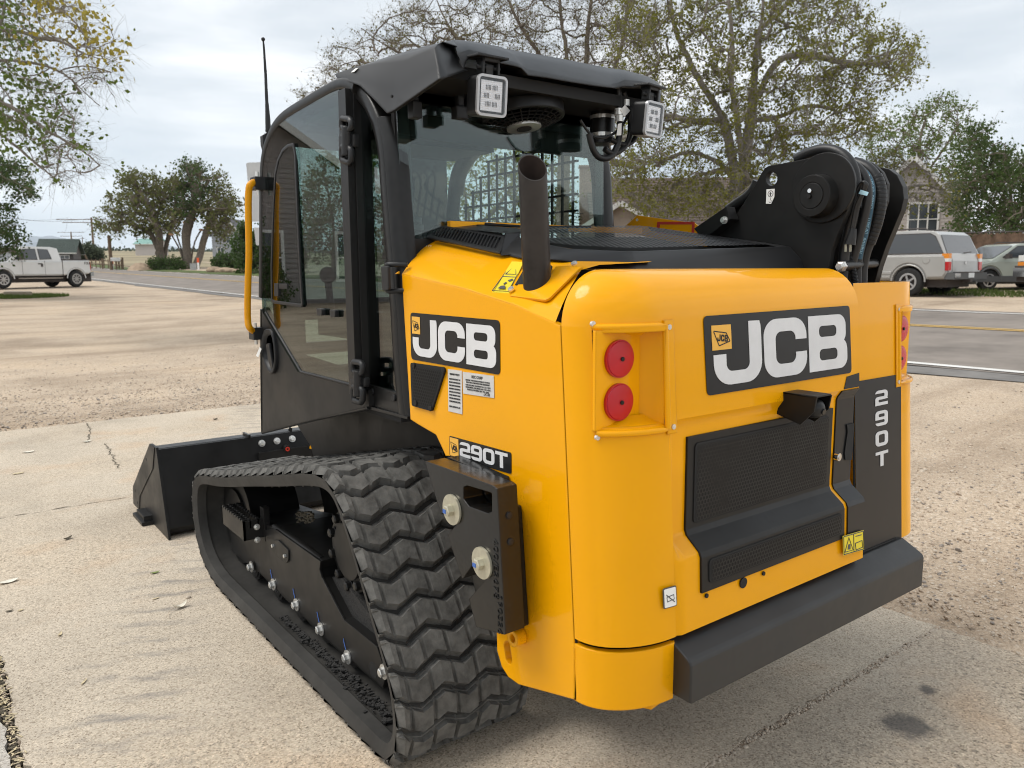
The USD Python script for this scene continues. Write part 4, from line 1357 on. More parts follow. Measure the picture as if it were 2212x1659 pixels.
BX = -.955
bk = ats([c0(*p) for p in ((1108, 875), (988, 1185), (992, 1395), (1060, 1470), (1185, 1602), (1245, 1600), (1240, 1555), (1150, 905))], x=BX)
bk[:, 2] = np.maximum(bk[:, 2], .004)
prof = [(bk[7][1], bk[7][2] - .012), (bk[6][1] + .02, bk[6][2] + .03), (bk[5][1] + .05, .02), (bk[4][1] + .25, .012), (4.02, .008)]
pr2 = [(y + (.016 if i < 2 else 0), z + (.016 if i > 1 else 0)) for i, (y, z) in enumerate(prof)]
sec = [[(x, y, z) for y, z in prof] + [(x, y, z) for y, z in pr2[::-1]] for x in (BX + .004, .96)]
bucket = part(loader, "bucket", loft(np.array(sec)), "black_paint")
for x in (BX, .955):
    part(bucket, "side_plate", plate(bk + LX * (x - BX), .012, LX), "black_satin")
    cut = ats([c0(*p) for p in ((1108, 875), (985, 1190), (990, 1390), (1030, 1390), (1035, 1260), (1130, 1060), (1142, 905))], x=BX) + LX * (x - BX - .004)
    part(bucket, "side_cutter", plate(cut, .006, LX), "black_satin")
    sg_ = 1 if x > 0 else -1
    part(bucket, "wear_shoe", join(span((x + sg_ * .06, 3.50, .004), (x - sg_ * .02, 3.74, .022)), span((x + sg_ * .045, 3.52, .022), (x - sg_ * .01, 3.70, .05))), "black_satin")
    for p in ((1078, 990), (997, 1222), (1013, 1310), (998, 1340)):
        c = at(*c0(*p), x=BX - .0045) + LX * (x - BX)
        part(bucket, "bolt_hole", cyl(c, c + LX * .001, .009, 12), "black_matt")
tb0 = at(*c0(1150, 920), x=BX + .01)
part(bucket, "top_beam", join(span((BX + .012, tb0[1] - .035, tb0[2] - .03), (.95, tb0[1] + .05, tb0[2] + .012))), "black_paint")
wz = at(*c0(1225, 1385), x=BX + .02)
part(bucket, "weld_strip", tube(np.array([(BX + .012, wz[1] - .004, wz[2]), (.95, wz[1] - .004, wz[2])]), .009, 6), "black_paint", 60)
rx = at(*c0(1832, 850), y=tb0[1] - .03)
part(bucket, "top_rib", span((rx[0] - .006, tb0[1] - .055, rx[2] - .12), (rx[0] + .006, tb0[1] + .05, tb0[2] + .025)), "black_paint")
hp = ats([c7(570, 148), c7(908, 80), c7(968, 178), c7(608, 192)], y=tb0[1] - .05)
hitch = part(loader, "quick_hitch", plate(hp, .012, (0, -1, .4)), "black_satin")
for p in ((640, 135), (752, 118), (864, 102)):
    c = at(*c7(*p), y=tb0[1] - .064)
    part(hitch, "hitch_bolt", hexbolt(c, unit((0, -1, .4)), .0155, .014, .020), "zinc")
c = at(*c7(820, 172), y=tb0[1] - .085)
part(hitch, "lock_pin", cyl(c + LY * .03, c - LY * .02, .020, 20), "black_satin")
part(hitch, "lock_ring", ring(c - LY * .021, -LY, .006, .013, .003), "sticker_red")
part(hitch, "hitch_body", span((hp[0][0] + .02, tb0[1] - .10, .12), (.60, tb0[1] - .035, hp[2][2] + .03)), "black_satin")
part(hitch, "hitch_tab", plate(ats([c7(835, 40), c7(850, 15), c7(866, 25), c7(862, 55)], y=tb0[1] - .05), .01, LY), "black_satin")

# ---- hood
H0 = lambda x, y: 1.452 + .150 * (y - .36) + .030 * (x + .40)
rim_low = np.array([(-.58, 1.00), (-.60, .52), (-.565, .44), (-.42, .358), (-.385, .345), (.40, .345), (.43, .40), (.43, 1.00)])
rim_top = np.array([(-.50, 1.00), (-.56, .52), (-.53, .452), (-.415, .385), (-.382, .372), (.325, .372), (.345, .42), (.345, 1.00)])
zl = np.array([1.50, 1.434, 1.426, 1.401, 1.399, 1.399, 1.402, 1.50])
top3 = np.array([(x, y, H0(x, y) - .006) for x, y in rim_top])
low3 = np.array([(x, y, z) for (x, y), z in zip(rim_low, zl)])
inn3 = np.array([(x + (.03 if x < 0 else -.03), y + (.03 if y < .5 else 0), H0(x, y) - .004) for x, y in rim_top])
und3 = low3 + np.array([0, .03, -.002])
hood = part(loader, "hood", grid(np.array([und3, low3, top3, inn3]), False), "black_plastic", 25)
mo = np.array([-.08, .36, H0(-.08, .36)])
mu, mv_ = unit((1, 0, .030)), unit((0, 1, .150))
mn_ = unit(np.cross(mu, mv_))
mp_ = sg.Polygon([(x - mo[0], (y - mo[1]) * 1.011) for x, y in inn3[:, :2]])
part(hood, "hood_mesh", perforated(mp_.buffer(.002), mo, mu, mv_, mn_, .021, .0078, -.001), "black_plastic")
part(hood, "mesh_backing", extrude_poly(mp_.buffer(.015), mo, mu, mv_, mn_, -.05, -.045), "black_matt")
under = []
for k in range(7):
    x = -.33 + k * .105
    part(hood, "under_bracket", span((x, .352, 1.383), (x + .065, .365, 1.4)), "black_plastic")
part(hood, "under_rail", span((-.40, .37, 1.380), (.42, .39, 1.398)), "zinc")
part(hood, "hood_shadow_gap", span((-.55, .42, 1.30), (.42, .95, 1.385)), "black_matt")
part(loader, "yellow_lip", span((-.55, .985, 1.535), (.30, 1.003, 1.5555)), "yellow_paint")
part(loader, "rear_wiper", join(tube(ats([(1048, 484), (1135, 490), (1275, 490)], y=.955), .005, 6), tube(ats([(1135, 494), (1180, 497), (1225, 499)], y=.93), .008, 6), tube(ats([(1030, 487), (1070, 487)], y=.955), .003, 5)), "black_satin")
gp = ats([(1345, 500), (1352, 487), (1376, 465), (1500, 482), (1507, 487), (1536, 516), (1520, 540)], x=.365)
gd = part(loader, "arm_guard", plate(gp, .006, LX), "yellow_paint")
fr = [(1420, 479), (1501, 479), (1499, 513), (1418, 503)]
ins = [(1426, 485), (1495, 485), (1494, 506), (1424, 497)]
part(gd, "red_frame_label", plate(ats(fr, x=.3645), .001, -LX, holes=[ats(ins, x=.3645)]), "sticker_red")
c = at(1377, 475, x=.364)
part(gd, "guard_screw", cyl(c, c - LX * .004, .005, 10), "zinc")

# ---- louvred air intake on the shoulder
a_, b_, c_, d_ = at(923, 517, x=-.615), at(1081, 552, x=-.615), at(1093, 504, x=-.555), at(940, 489, x=-.555)
ln = unit(np.cross(b_ - a_, d_ - a_))
ln = ln if ln[0] < 0 else -ln
slots = []
for i in range(22):
    t0 = .035 + i * .0425
    w_ = .0135
    top_ = .86 - .012 * i / 22
    bot_ = .20
    f = lambda t_, s_: (a_ * (1 - t_) + b_ * t_) * (1 - s_) + (d_ * (1 - t_) + c_ * t_) * s_
    if i == 0:
        bot_ = .35; top_ = .62
    slots.append([f(t0 - w_, bot_), f(t0 + w_, bot_ - .02), f(t0 + w_, top_), f(t0, top_ + .05), f(t0 - w_, top_ - .02)])
lv = part(loader, "air_intake", plate([a_, b_, c_, d_], .004, ln, holes=slots), "black_plastic")
part(lv, "intake_back", plate([p - ln * .022 for p in (a_, b_, c_, d_)], .002, ln), "exhaust_inside")
e1, e2 = at(1122, 505, x=-.52), at(1131, 547, x=-.575)
part(lv, "intake_end", grid(np.array([[b_, c_], [e2, e1]]), False), "black_plastic")
part(lv, "intake_top", grid(np.array([[d_, d_ + np.array([.10, 0, .012])], [c_, c_ + np.array([.10, 0, .012])], [e1, e1 + np.array([.08, 0, .01])]]), True), "black_plastic")

# ---- exhaust
eb = shoulder(1161, 612)[0]
et = at(1150, 362, y=eb[1] + .004)
er = .0348
ax_ = unit(et - eb)
low_c = eb - ax_ * .10
u_ = unit(np.cross(ax_, (0, 1, 0))); w_ = np.cross(ax_, u_)
aa = np.linspace(0, 2 * math.pi, 40, endpoint=False)
cutn = unit(np.array([-.36, -.62, .70]))
outer, inner_, bott = [], [], []
for r, lst in ((er, outer), (er - .0028, inner_)):
    for t_ in aa:
        p = et + (u_ * math.cos(t_) + w_ * math.sin(t_)) * r
        lst.append(p - ax_ * (((p - et) @ cutn) / (ax_ @ cutn)))
ob = [low_c + (u_ * math.cos(t_) + w_ * math.sin(t_)) * er for t_ in aa]
ib = [et - ax_ * .20 + (u_ * math.cos(t_) + w_ * math.sin(t_)) * (er - .0028) for t_ in aa]
exh = part(loader, "exhaust_stack", loft(np.array([ob, outer, inner_]), cap=False), "exhaust_steel", 40)
part(exh, "pipe_bore", loft(np.array([inner_, ib, [ib[0] * 0 + np.mean(ib, 0)] * 40]), cap=False), "exhaust_inside", 40)

# ---- arm, its tower plates and hoses
def c5(x, y):
    return ((2400 + .5877 * x) / 1.8517, (500 + .5877 * y) / 1.8517)


AX = .365
bl_ = [c5(*p) for p in ((700, 800), (880, 690), (960, 560), (1020, 468), (1060, 400), (1108, 315), (1122, 293), (1150, 278), (1330, 245), (1470, 216), (1560, 210), (1640, 235), (1685, 300), (1700, 380), (1697, 520), (1680, 590), (1640, 690), (1575, 850), (1550, 1000), (1540, 1060), (1100, 1060))]
hl = [c5(1167 + 40 * math.cos(t_), 365 + 48 * math.sin(t_)) for t_ in np.linspace(0, 2 * math.pi, 20, endpoint=False)]
arm = part(loader, "lift_arm", plate(ats(bl_, x=AX), .022, LX, holes=[ats(hl, x=AX)]), "black_satin")
cc = at(*c5(1525, 430), x=AX)
part(arm, "reinforcing_disc", cyl(cc - LX * .010, cc, .105, 48), "black_satin", 30)
cb = at(*c5(1440, 482), x=AX - .045)
boss = part(arm, "pivot_boss", join(cyl(cb, cb + LX * .045, .062, 40, .068), ring(cb - LX * .002, LX, .040, .0625, .003)), "black_satin", 30)
part(boss, "pivot_pin", cyl(cb - LX * .003, cb + LX * .01, .0385, 36), "black_paint", 30)
for p, m_ in (((1432, 448), "chrome"), ((1425, 487), "black_matt")):
    c = at(*c5(*p), x=AX - .049)
    part(boss, "grease_nipple", cyl(c, c - LX * .006, .0065, 12), m_)
stk = ats([c5(1134, 437), c5(1190, 434), c5(1187, 490), c5(1165, 537), c5(1130, 536)], x=AX - .0008)
sk = part(arm, "lifting_point_label", plate(stk, .0008, NX), "sticker_white")
cs_ = at(*c5(1161, 468), x=AX - .0012)
part(sk, "label_mark", ring(cs_ , NX, .0085, .0105, .0006), "sticker_ink")
part(sk, "label_mark", plate([cs_ + (0, -.005, -.001), cs_ + (0, 0, .007), cs_ + (0, .005, -.001), cs_ + (0, .002, -.001), cs_ + (0, .002, -.007), cs_ + (0, -.002, -.007), cs_ + (0, -.002, -.001)], .0006, NX), "sticker_ink")
hk = [cs_ + (0, 0, -.012), cs_ + (0, 0, -.018), cs_ + (0, -.004, -.022), cs_ + (0, -.003, -.028), cs_ + (0, .003, -.028), cs_ + (0, .005, -.024)]
part(sk, "label_mark", tube(np.array(hk), .0011, 5), "sticker_ink")
lk = [c5(*p) for p in ((640, 705), (860, 555), (872, 600), (888, 640), (700, 780))]
link = part(arm, "hose_guide", plate(ats(lk, x=AX - .05), .045, LX), "black_satin")
part(link, "guide_bolt", hexbolt(at(*c5(848, 648), x=AX - .051), NX, .010, .012, .013), "zinc")
part(arm, "upper_hose", tube(spline(ats([c5(870, 575), c5(950, 520), c5(1030, 455), c5(1070, 380)], x=AX + .035), 24), .016, 10), "hose_rubber", 50)
part(arm, "arm_beam", plate(ats([c5(520, 860), c5(880, 600), c5(1020, 500), c5(1300, 700), c5(1300, 1000)], x=AX + .05), .20, LX), "black_satin")
part(arm, "arm_crown", plate(ats([c5(1330, 235), c5(1410, 160), c5(1440, 145), c5(1520, 155), c5(1560, 215), c5(1400, 250)], x=AX + .06), .03, LX), "black_satin")
mid = [c5(*p) for p in ((1700, 250), (1745, 233), (1800, 238), (1860, 262), (1920, 320), (1955, 400), (1950, 520), (1910, 640), (1830, 800), (1700, 1080), (1560, 1080))]
part(arm, "middle_plate", plate(ats(mid, x=.555), .016, LX), "black_satin")
outp = [c5(*p) for p in ((1890, 300), (1915, 288), (1965, 300), (2020, 340), (2060, 420), (2068, 500), (2050, 580), (2000, 700), (1945, 830), (1900, 960), (1868, 1080), (1700, 1080), (1700, 600))]
part(arm, "outer_plate", plate(ats(outp, x=.640), .030, LX), "black_satin")
hoses = [
    (.412, .0165, ((1335, 232), (1420, 190), (1530, 165), (1640, 195), (1715, 280), (1742, 400), (1730, 560), (1690, 740), (1660, 900), (1650, 1080)), "hose_rubber"),
    (.450, .0150, ((1690, 255), (1760, 300), (1810, 390), (1815, 520), (1780, 680), (1740, 840), (1710, 960), (1700, 1080)), "hose_rubber"),
    (.488, .0135, ((1700, 270), (1800, 330), (1845, 430), (1835, 560), (1800, 740), (1760, 900), (1750, 1080)), "hose_rubber"),
    (.522, .0175, ((1730, 255), (1830, 300), (1895, 400), (1905, 520), (1880, 660), (1830, 800), (1790, 930), (1780, 1080)), "hose_rubber"),
    (.470, .0095, ((1800, 600), (1770, 760), (1720, 900), (1660, 985), (1650, 1080)), "hose_rubber"),
    (.440, .0095, ((1755, 560), (1730, 700), (1700, 860), (1715, 970), (1735, 1080)), "hose_rubber"),
    (.400, .0060, ((1770, 470), (1790, 400), (1810, 400), (1800, 440), (1760, 540), (1735, 640), (1715, 720)), "hose_rubber"),
    (.396, .0055, ((1745, 450), (1780, 395), (1800, 392), (1785, 450), (1745, 545), (1725, 640), (1710, 720)), "hose_rubber"),
]
for i, (x, r, pts, m_) in enumerate(hoses):
    path = spline(ats([c5(*p) for p in pts], x=x), 70)
    rr = np.full(70, r)
    if i in (4, 5):
        path = spline(ats([c5(*p) for p in pts], x=x), 150)
        rr = r * (1 + .16 * np.sign(np.sin(np.arange(150) * 2.1)))
    h = part(arm, "hydraulic_hose", tube(path, rr, 14), m_, 50)
    if i == 3:
        bands = [ring(path[k] - unit(path[k + 1] - path[k]) * .007, path[k + 1] - path[k], r, r + .0028, .0135, 20) for k in range(16, 50, 2)]
        for bnd in bands:
            part(h, "spiral_wrap", bnd, "black_plastic", 30)
    if i == 2:
        tp = path
        def along(s, yv, off, path=tp, r=r):
            d = np.r_[0, np.cumsum(np.linalg.norm(np.diff(path, axis=0), axis=1))]
            p = np.stack([np.interp(s, d, path[:, k]) for k in range(3)], -1)
            p2 = np.stack([np.interp(s + .004, d, path[:, k]) for k in range(3)], -1)
            t_ = p2 - p
            t_ /= np.linalg.norm(t_, axis=-1, keepdims=True)
            face = unit(np.array([-.75, -.65, 0]))
            b = np.cross(t_, face); b /= np.linalg.norm(b, axis=-1, keepdims=True)
            a_n = np.cross(b, t_)
            th = np.asarray(yv) / r
            return p + (a_n * np.cos(th)[..., None] + b * np.sin(th)[..., None]) * (r + np.asarray(off))[..., None]
        S, Yv = np.meshgrid(np.linspace(.06, .33, 60), np.linspace(-.010, .010, 7), indexing="ij")
        part(h, "printed_band", grid(along(S, Yv, np.full(S.shape, .0004))), "hose_print")
        for text, s0_, wd in (("manuli", .262, .05), ("INFINITY", .20, .05), ("Exceed", .135, .04), ("EN 857-2", .075, .05)):
            tm = meshkit.text_mesh(text, .009, .0004)
            q_ = np.array(tm.vertices)
            q_[:, 0] *= wd / q_[:, 0].max()
            part(h, "hose_lettering", (along(s0_ + wd - q_[:, 0], q_[:, 1] - .0045, q_[:, 2] + .0008), np.array(tm.faces)), "sticker_blue")
tgq = ats([c5(1775, 440), c5(1830, 458), c5(1818, 482), c5(1760, 468)], x=.388)
part(arm, "hose_tag", plate(tgq, .001, NX), "sticker_blue")
plug = ats([c5(1722, 705), c5(1712, 760), c5(1700, 812)], x=.392)
pgp = part(arm, "block_heater_plug", tube(np.array([plug[0], plug[1], plug[2]]), [.010, .014, .017], 10), "hose_rubber", 40)
for dx in (-.007, .008):
    c = at(*c5(1690, 815), x=.392) + LY * dx
    part(pgp, "plug_blade", box(c - LZ * .010, (.002, .006, .022)), "zinc_yellow")
bar0, bar1 = at(*c5(1650, 962), x=.37), at(*c5(1885, 940), x=.66)
cbp = part(arm, "cross_bar", cyl(bar0, bar1, .0155, 20), "black_satin", 30)
dv = unit(bar1 - bar0)
part(cbp, "bar_bolt", join(hexbolt(bar0, -dv, .0165, .016), cyl(bar0 - dv * .016, bar0 - dv * .03, .009, 12)), "zinc")
part(cbp, "bar_nut", hexbolt(bar1, dv, .013, .008), "chrome")

# ---- cab
def c1(x, y):
    return ((900 + x * .5424) / 1.8517, (100 + y * .5424) / 1.8517)


def c3(x, y):
    return ((900 + x * .5424) / 1.8517, (900 + y * .5424) / 1.8517)


def c2(x, y):
    return ((1600 + x * .5424) / 1.8517, (100 + y * .5424) / 1.8517)


CX = -.735
CR = .17                                      # right side of the cab
arc = ats([(566, 640), (567, 545), (568, 394), (572, 335), (583, 294), (603, 256), (633, 230), (674, 205), (720, 178), (750, 168), (779, 181), (802, 213), (820, 260), (832, 318), (839, 406), (849, 523), (862, 700), (868, 800), (879, 899)], x=CX)
arcs = np.vstack([arc[:1] + (0, .05, -.6), spline(arc, 90)])
cenyz = np.array([1.6, 1.5])


def inset(path, d):
    t_ = np.gradient(path[:, 1:], axis=0)
    t_ /= np.linalg.norm(t_, axis=1, keepdims=True)
    n_ = np.stack([t_[:, 1], -t_[:, 0]], 1)
    s_ = np.sign(((cenyz - path[:, 1:]) * n_).sum(1))
    out = path.copy()
    out[:, 1:] += n_ * s_[:, None] * d
    return out


def oval_tube(path, rx_, rn2, n=14):
    t_ = np.gradient(path[:, 1:], axis=0)
    t_ /= np.linalg.norm(t_, axis=1, keepdims=True)
    n_ = np.stack([np.zeros(len(path)), t_[:, 1], -t_[:, 0]], 1)
    a = np.linspace(0, 2 * math.pi, n, endpoint=False)
    sec = [path[i] + np.outer(np.sign(np.cos(a)) * np.abs(np.cos(a)) ** .7 * rx_, LX) + np.outer(np.sign(np.sin(a)) * np.abs(np.sin(a)) ** .7 * rn2, n_[i]) for i in range(len(path))]
    return loft(np.array(sec))


seg_rear = spline(arc, 90)
k0 = int(np.argmin(np.abs(seg_rear[:, 1] - 1.36)))
rear_arch = inset(seg_rear[k0:], .030) + LX * .032
cab = part(loader, "cab_frame", oval_tube(rear_arch, .036, .031), "black_paint", 50)
front_arch = inset(seg_rear[:k0 + 3], .016) + LX * .012
# rear corner post between the arch and the rear window
post = []
for z in np.linspace(.965, 1.86, 12):
    y0 = float(np.interp(z, seg_rear[::-1][:40, 2], seg_rear[::-1][:40, 1]))
    post.append([(CX + .0, y0 + .01, z), (CX + .006, y0 - .015, z), (CX + .03, y0 - .030, z), (CX + .06, y0 - .028, z), (CX + .08, y0 + .02, z)])
part(cab, "rear_corner_post", loft(np.array(post)), "black_paint", 50)
rr_arch = inset(seg_rear[k0 - 30:], .030)
rr_arch[:, 0] = CR
part(cab, "right_arch", oval_tube(rr_arch, .035, .032), "black_paint", 50)
fr_r = inset(seg_rear[:k0], .02)
fr_r[:, 0] = CR
part(cab, "right_front_post", oval_tube(fr_r, .03, .025), "black_paint", 50)
part(cab, "hinge_post", span((CX - .012, 1.222, .965), (CX + .045, 1.292, 1.985)), "black_paint")
part(cab, "front_post", oval_tube(inset(seg_rear[:34], .02) + LX * .03, .028, .022), "black_paint", 50)
part(cab, "sill", plate(ats([(797, 877), (880, 900), (880, 906), (797, 884)], x=CX - .004), .05, LX), "black_paint")
part(cab, "quarter_panel", plate(ats([(796, 831), (866, 851), (868, 899), (797, 878)], x=CX + .004), .02, LX), "black_paint")
for p in (c3(1090, 1228), c3(1250, 1275)):
    c = at(*p, x=CX + .003)
    part(cab, "panel_plug", join(cyl(c, c - LX * .006, .011, 12)), "black_plastic")
qg = ats([c1(978, 498), c1(1025, 525), c1(1075, 610), c1(1125, 770), c1(1160, 950), c1(1172, 1100), c1(1190, 1650), c3(1215, 300), c3(1285, 1245), c3(1055, 1180), c3(1008, 100), c1(985, 900)], x=CX + .012)
part(cab, "quarter_glass", plate(qg, .005, LX), "cab_glass")
part(cab, "rear_header", span((CX + .03, 1.03, 1.885), (CR, 1.10, 1.99)), "black_paint")
part(cab, "rear_sill", span((CX + .03, 1.005, .95), (CR, 1.06, 1.50)), "black_paint")
part(cab, "right_lower_wall", span((CR - .01, 1.05, .95), (CR + .02, 2.15, 1.30)), "black_paint")
rg = ats([c1(1300, 900), c1(1290, 760), c2(85, 790), c2(1240, 868), c2(1392, 930), c2(1450, 1470), c1(1530, 1580), c1(1360, 1590)], y=1.012)
rg = np.array([(-.700, 1.012, 1.43), (-.712, 1.012, 1.90), (.125, 1.012, 1.90), (.128, 1.012, 1.50), (.11, 1.012, 1.43)])
part(cab, "rear_window", plate(rg, .005, LY), "rear_glass")
part(cab, "window_border", plate(rg + (0, .007, 0), .002, LY, holes=[[(-.655, 1.019, 1.47), (-.668, 1.019, 1.87), (.09, 1.019, 1.87), (.093, 1.019, 1.52), (.07, 1.019, 1.47)]]), "black_plastic")
gm = at(1240, 462, y=1.010)
for k, (tx, wd) in enumerate((("TEMPERLITE", .045), ("AS2  43R", .03), ("E11 DOT 27", .04), ("M20 AS2", .035))):
    words(cab, tx, gm - LZ * .011 * k, LX, LZ, -LY, .0045, "black_matt", "glass_mark", wd)
part(cab, "headliner", plate([(CX + .05, 1.1, 1.93), (CR - .02, 1.1, 1.93), (CR - .02, 1.75, 1.955), (CX + .05, 1.75, 1.955)], .02, LZ), "headliner")
part(cab, "roof_panel", plate([(CX + .02, 1.05, 1.985), (CR, 1.05, 1.985), (CR, 1.8, 1.985), (CX + .02, 1.8, 1.985)], .02, LZ), "black_paint")
part(cab, "floor", span((CX + .03, 1.05, .93), (CR, 2.2, .96)), "cab_trim")
# windscreen: curved with the front posts, with a dark frame
fa = seg_rear[:44]
W_ = np.array([[(x, p[1] - .02, p[2]) for x in (CX + .05, -.28, CR - .03)] for p in fa])
W_ = np.concatenate([np.array([[(x, 2.20, .75) for x in (CX + .05, -.28, CR - .03)]]), W_])
part(cab, "windscreen", grid(W_), "clear_glass", True)
part(cab, "front_left_panel", plate([(CX + .03, 2.165, .80), (-.575, 2.165, .80), (-.575, 2.165, 1.20), (-.565, 2.165, 1.28), (-.575, 2.12, 1.86), (-.60, 2.0, 1.96), (CX + .03, 2.0, 1.96)], .02, LY), "cab_trim")
part(cab, "front_right_panel", plate([(-.06, 2.165, .80), (CR, 2.165, .80), (CR, 2.10, 1.95), (-.06, 2.10, 1.95)], .02, LY), "cab_trim")
part(cab, "front_mid_panel", plate([(-.60, 2.168, 1.195), (-.03, 2.168, 1.195), (-.03, 2.168, 1.285), (-.60, 2.168, 1.285)], .02, LY), "cab_trim")
part(cab, "front_low_panel", plate([(-.60, 2.17, .78), (-.03, 2.17, .78), (-.03, 2.17, 1.00), (-.40, 2.17, .985), (-.60, 2.17, 1.06)], .02, LY), "cab_trim")
part(cab, "roof_lining_front", plate([(CX + .04, 1.72, 1.955), (CR - .02, 1.72, 1.955), (CR - .02, 2.06, 1.86), (CX + .04, 2.06, 1.86)], .02, LZ), "cab_trim")
part(cab, "front_cross_bar", span((CX + .04, 2.12, 1.05), (CR - .02, 2.16, 1.10)), "black_paint")
part(cab, "front_roof_bar", span((CX + .04, 1.80, 1.925), (CR - .02, 1.88, 1.98)), "black_paint")
# safety screen in the right window
gs = []
ys_, zs_ = np.arange(1.22, 2.05, .062), np.arange(1.32, 1.90, .062)
for y in ys_:
    top = 1.90 - max(0, (y - 1.75)) * .9
    part(cab, "screen_bar", span((CR - .012, y - .004, 1.30), (CR - .004, y + .004, top)), "black_matt")
for z in zs_:
    part(cab, "screen_bar", span((CR - .004, 1.2, z - .004), (CR + .004, 2.06 - max(0, z - 1.62) * 1.0, z + .004)), "black_matt")
# seat and controls
seat = part(loader, "operator_seat", join(trimesh.creation.capsule(.22, .08).apply_translation((-.30, 1.45, 1.20))), "seat_cloth", True)
sb = [[(x * (1 - .25 * abs(s - .4)), 1.235 + .05 * s - d, 1.12 + .42 * s) for x, d in ((-.21, .0), (-.23, .05), (-.18, .10), (.18, .10), (.23, .05), (.21, .0))] for s in np.linspace(0, 1, 6)]
sb = np.array(sb) + (-.29, .10, 0)
part(seat, "backrest", loft(sb), "seat_cloth", 60)
part(seat, "cushion", span((-.53, 1.30, 1.10), (-.06, 1.80, 1.22)), "seat_cloth")
part(seat, "seat_base", span((-.50, 1.32, .96), (-.08, 1.78, 1.10)), "cab_trim")
for x in (-.60, .02):
    pod = part(seat, "control_pod", span((x - .05, 1.35, 1.16), (x + .05, 1.80, 1.26)), "cab_trim")
    part(pod, "joystick", join(cyl((x, 1.78, 1.26), (x, 1.80, 1.36), .014, 10), trimesh.creation.icosphere(2, .033).apply_translation((x, 1.80, 1.39))), "black_plastic", 60)
part(seat, "joystick_boot", join(*[cyl((-.62, 1.16, 1.42 + k * .022), (-.62, 1.16, 1.44 + k * .022), .062 + .006 * (k % 2), 16) for k in range(7)]), "black_plastic", 30, kind="stuff")
part(loader, "cab_monitor", span((CR - .09, 1.95, 1.45), (CR - .04, 2.02, 1.62)), "black_plastic")

# ---- door
DX = CX - .014
dl = seg_rear[:k0 + 8]
dg = list(inset(dl, .036)[::3]) + list(ats([(741, 190), c3(905, 100), c3(945, 1175), c3(560, 1080), c3(300, 640)], x=CX))
dg = np.array(dg); dg[:, 0] = DX
door_l = part(loader, "cab_door", oval_tube(inset(dl, .018) * (0, 1, 1) + LX * (DX + .010), .014, .019), "black_paint", 50)
part(door_l, "door_panel", plate(ats([(567, 933), (566, 668), (571, 664), c3(560, 1078), c3(930, 1172), (776, 838), (796, 842), (797, 878)], x=DX), .020, LX), "black_satin")
part(door_l, "door_glass", plate(dg, .005, LX), "cab_glass")
part(door_l, "door_edge", tube(ats([(566, 668), (566, 800), (568, 934), (680, 905), (797, 880)], x=DX + .008), .008, 8), "black_paint", 50)
part(door_l, "hinge_tube", span((DX - .020, 1.232, 1.0), (DX + .004, 1.284, 1.965)), "black_paint")
part(door_l, "glass_seal", tube(ats([c3(300, 645), c3(560, 1082), c3(925, 1175)], x=DX - .001), .005, 6), "black_plastic", 60)
for top_ in (True, False):
    f_ = c1 if top_ else c3
    ys0 = (700, 760, 920, 1000) if top_ else (1020, 1085, 1215, 1295)
    xs0 = 900 if top_ else 983
    hg = part(door_l, "door_hinge", join(*[tube(ats([f_(xs0 - 38, y0), f_(xs0 - 30, y0 - 20), f_(xs0 + 20, y0 - 15), f_(xs0 + 32, y0 + 5), f_(xs0 + 32, y1 - 5), f_(xs0 + 20, y1 + 12), f_(xs0 - 30, y1), f_(xs0 - 38, y1 - 15), f_(xs0 - 38, y0)], x=DX - .026), .0105, 8) for y0, y1 in ((ys0[0] + 10, ys0[1]), (ys0[2], ys0[3]))]), "black_plastic", 50)
    ca, cb2 = at(*f_(xs0, ys0[0] + 50), x=DX - .028), at(*f_(xs0, ys0[2] + 45), x=DX - .028)
    part(hg, "hinge_pin", cyl(ca, cb2, .017, 16), "black_plastic", 40)
    pa = ats([f_(xs0 - 62, ys0[1] + 50), f_(xs0 + 50, ys0[1] + 40), f_(xs0 + 50, ys0[2] - 20), f_(xs0 - 60, ys0[2] - 10)], x=DX - .022)
    part(hg, "hinge_plate", plate(pa, .016, LX, rnd=.006), "black_plastic")
# inset sliding window in the door
sw = [c1(512, 870), c1(470, 880), c1(430, 915), c1(395, 990), c1(372, 1100), c1(357, 1400), c3(345, 300), c3(348, 560), c3(365, 578), c3(570, 606), c3(580, 590), c3(562, 300), c1(545, 1400), c1(528, 950)]
swp = ats(sw, x=DX - .004)
shp = sg.Polygon([(p[1], p[2]) for p in swp])
rim = shp.difference(shp.buffer(-.012))
part(door_l, "sliding_window_seal", extrude_poly(rim, np.array([DX - .004, 0, 0]), LY, LZ, NX, 0, .005), "black_plastic")
part(door_l, "sliding_window", extrude_poly(shp.buffer(-.011), np.array([DX - .003, 0, 0]), LY, LZ, NX, 0, .004), "cab_glass")
lp = ats([c3(362, 430), c3(392, 430), c3(392, 525), c3(362, 525)], x=DX - .012)
part(door_l, "window_latch", plate(lp, .01, LX), "black_plastic")
lp = ats([c3(392, 432), c3(458, 432), c3(458, 470), c3(392, 470)], x=DX - .010)
part(door_l, "window_latch", plate(lp, .006, LX), "black_plastic")
for x in (693, 791):
    q_ = ats([c3(x - 20, 615 + (x - 693) * .1), c3(x + 20, 618 + (x - 693) * .1), c3(x + 20, 668 + (x - 693) * .13), c3(x - 16, 668 + (x - 693) * .13)], x=DX - .016)
    part(door_l, "glass_stop", plate(q_, .014, LX, rnd=.006), "black_plastic")
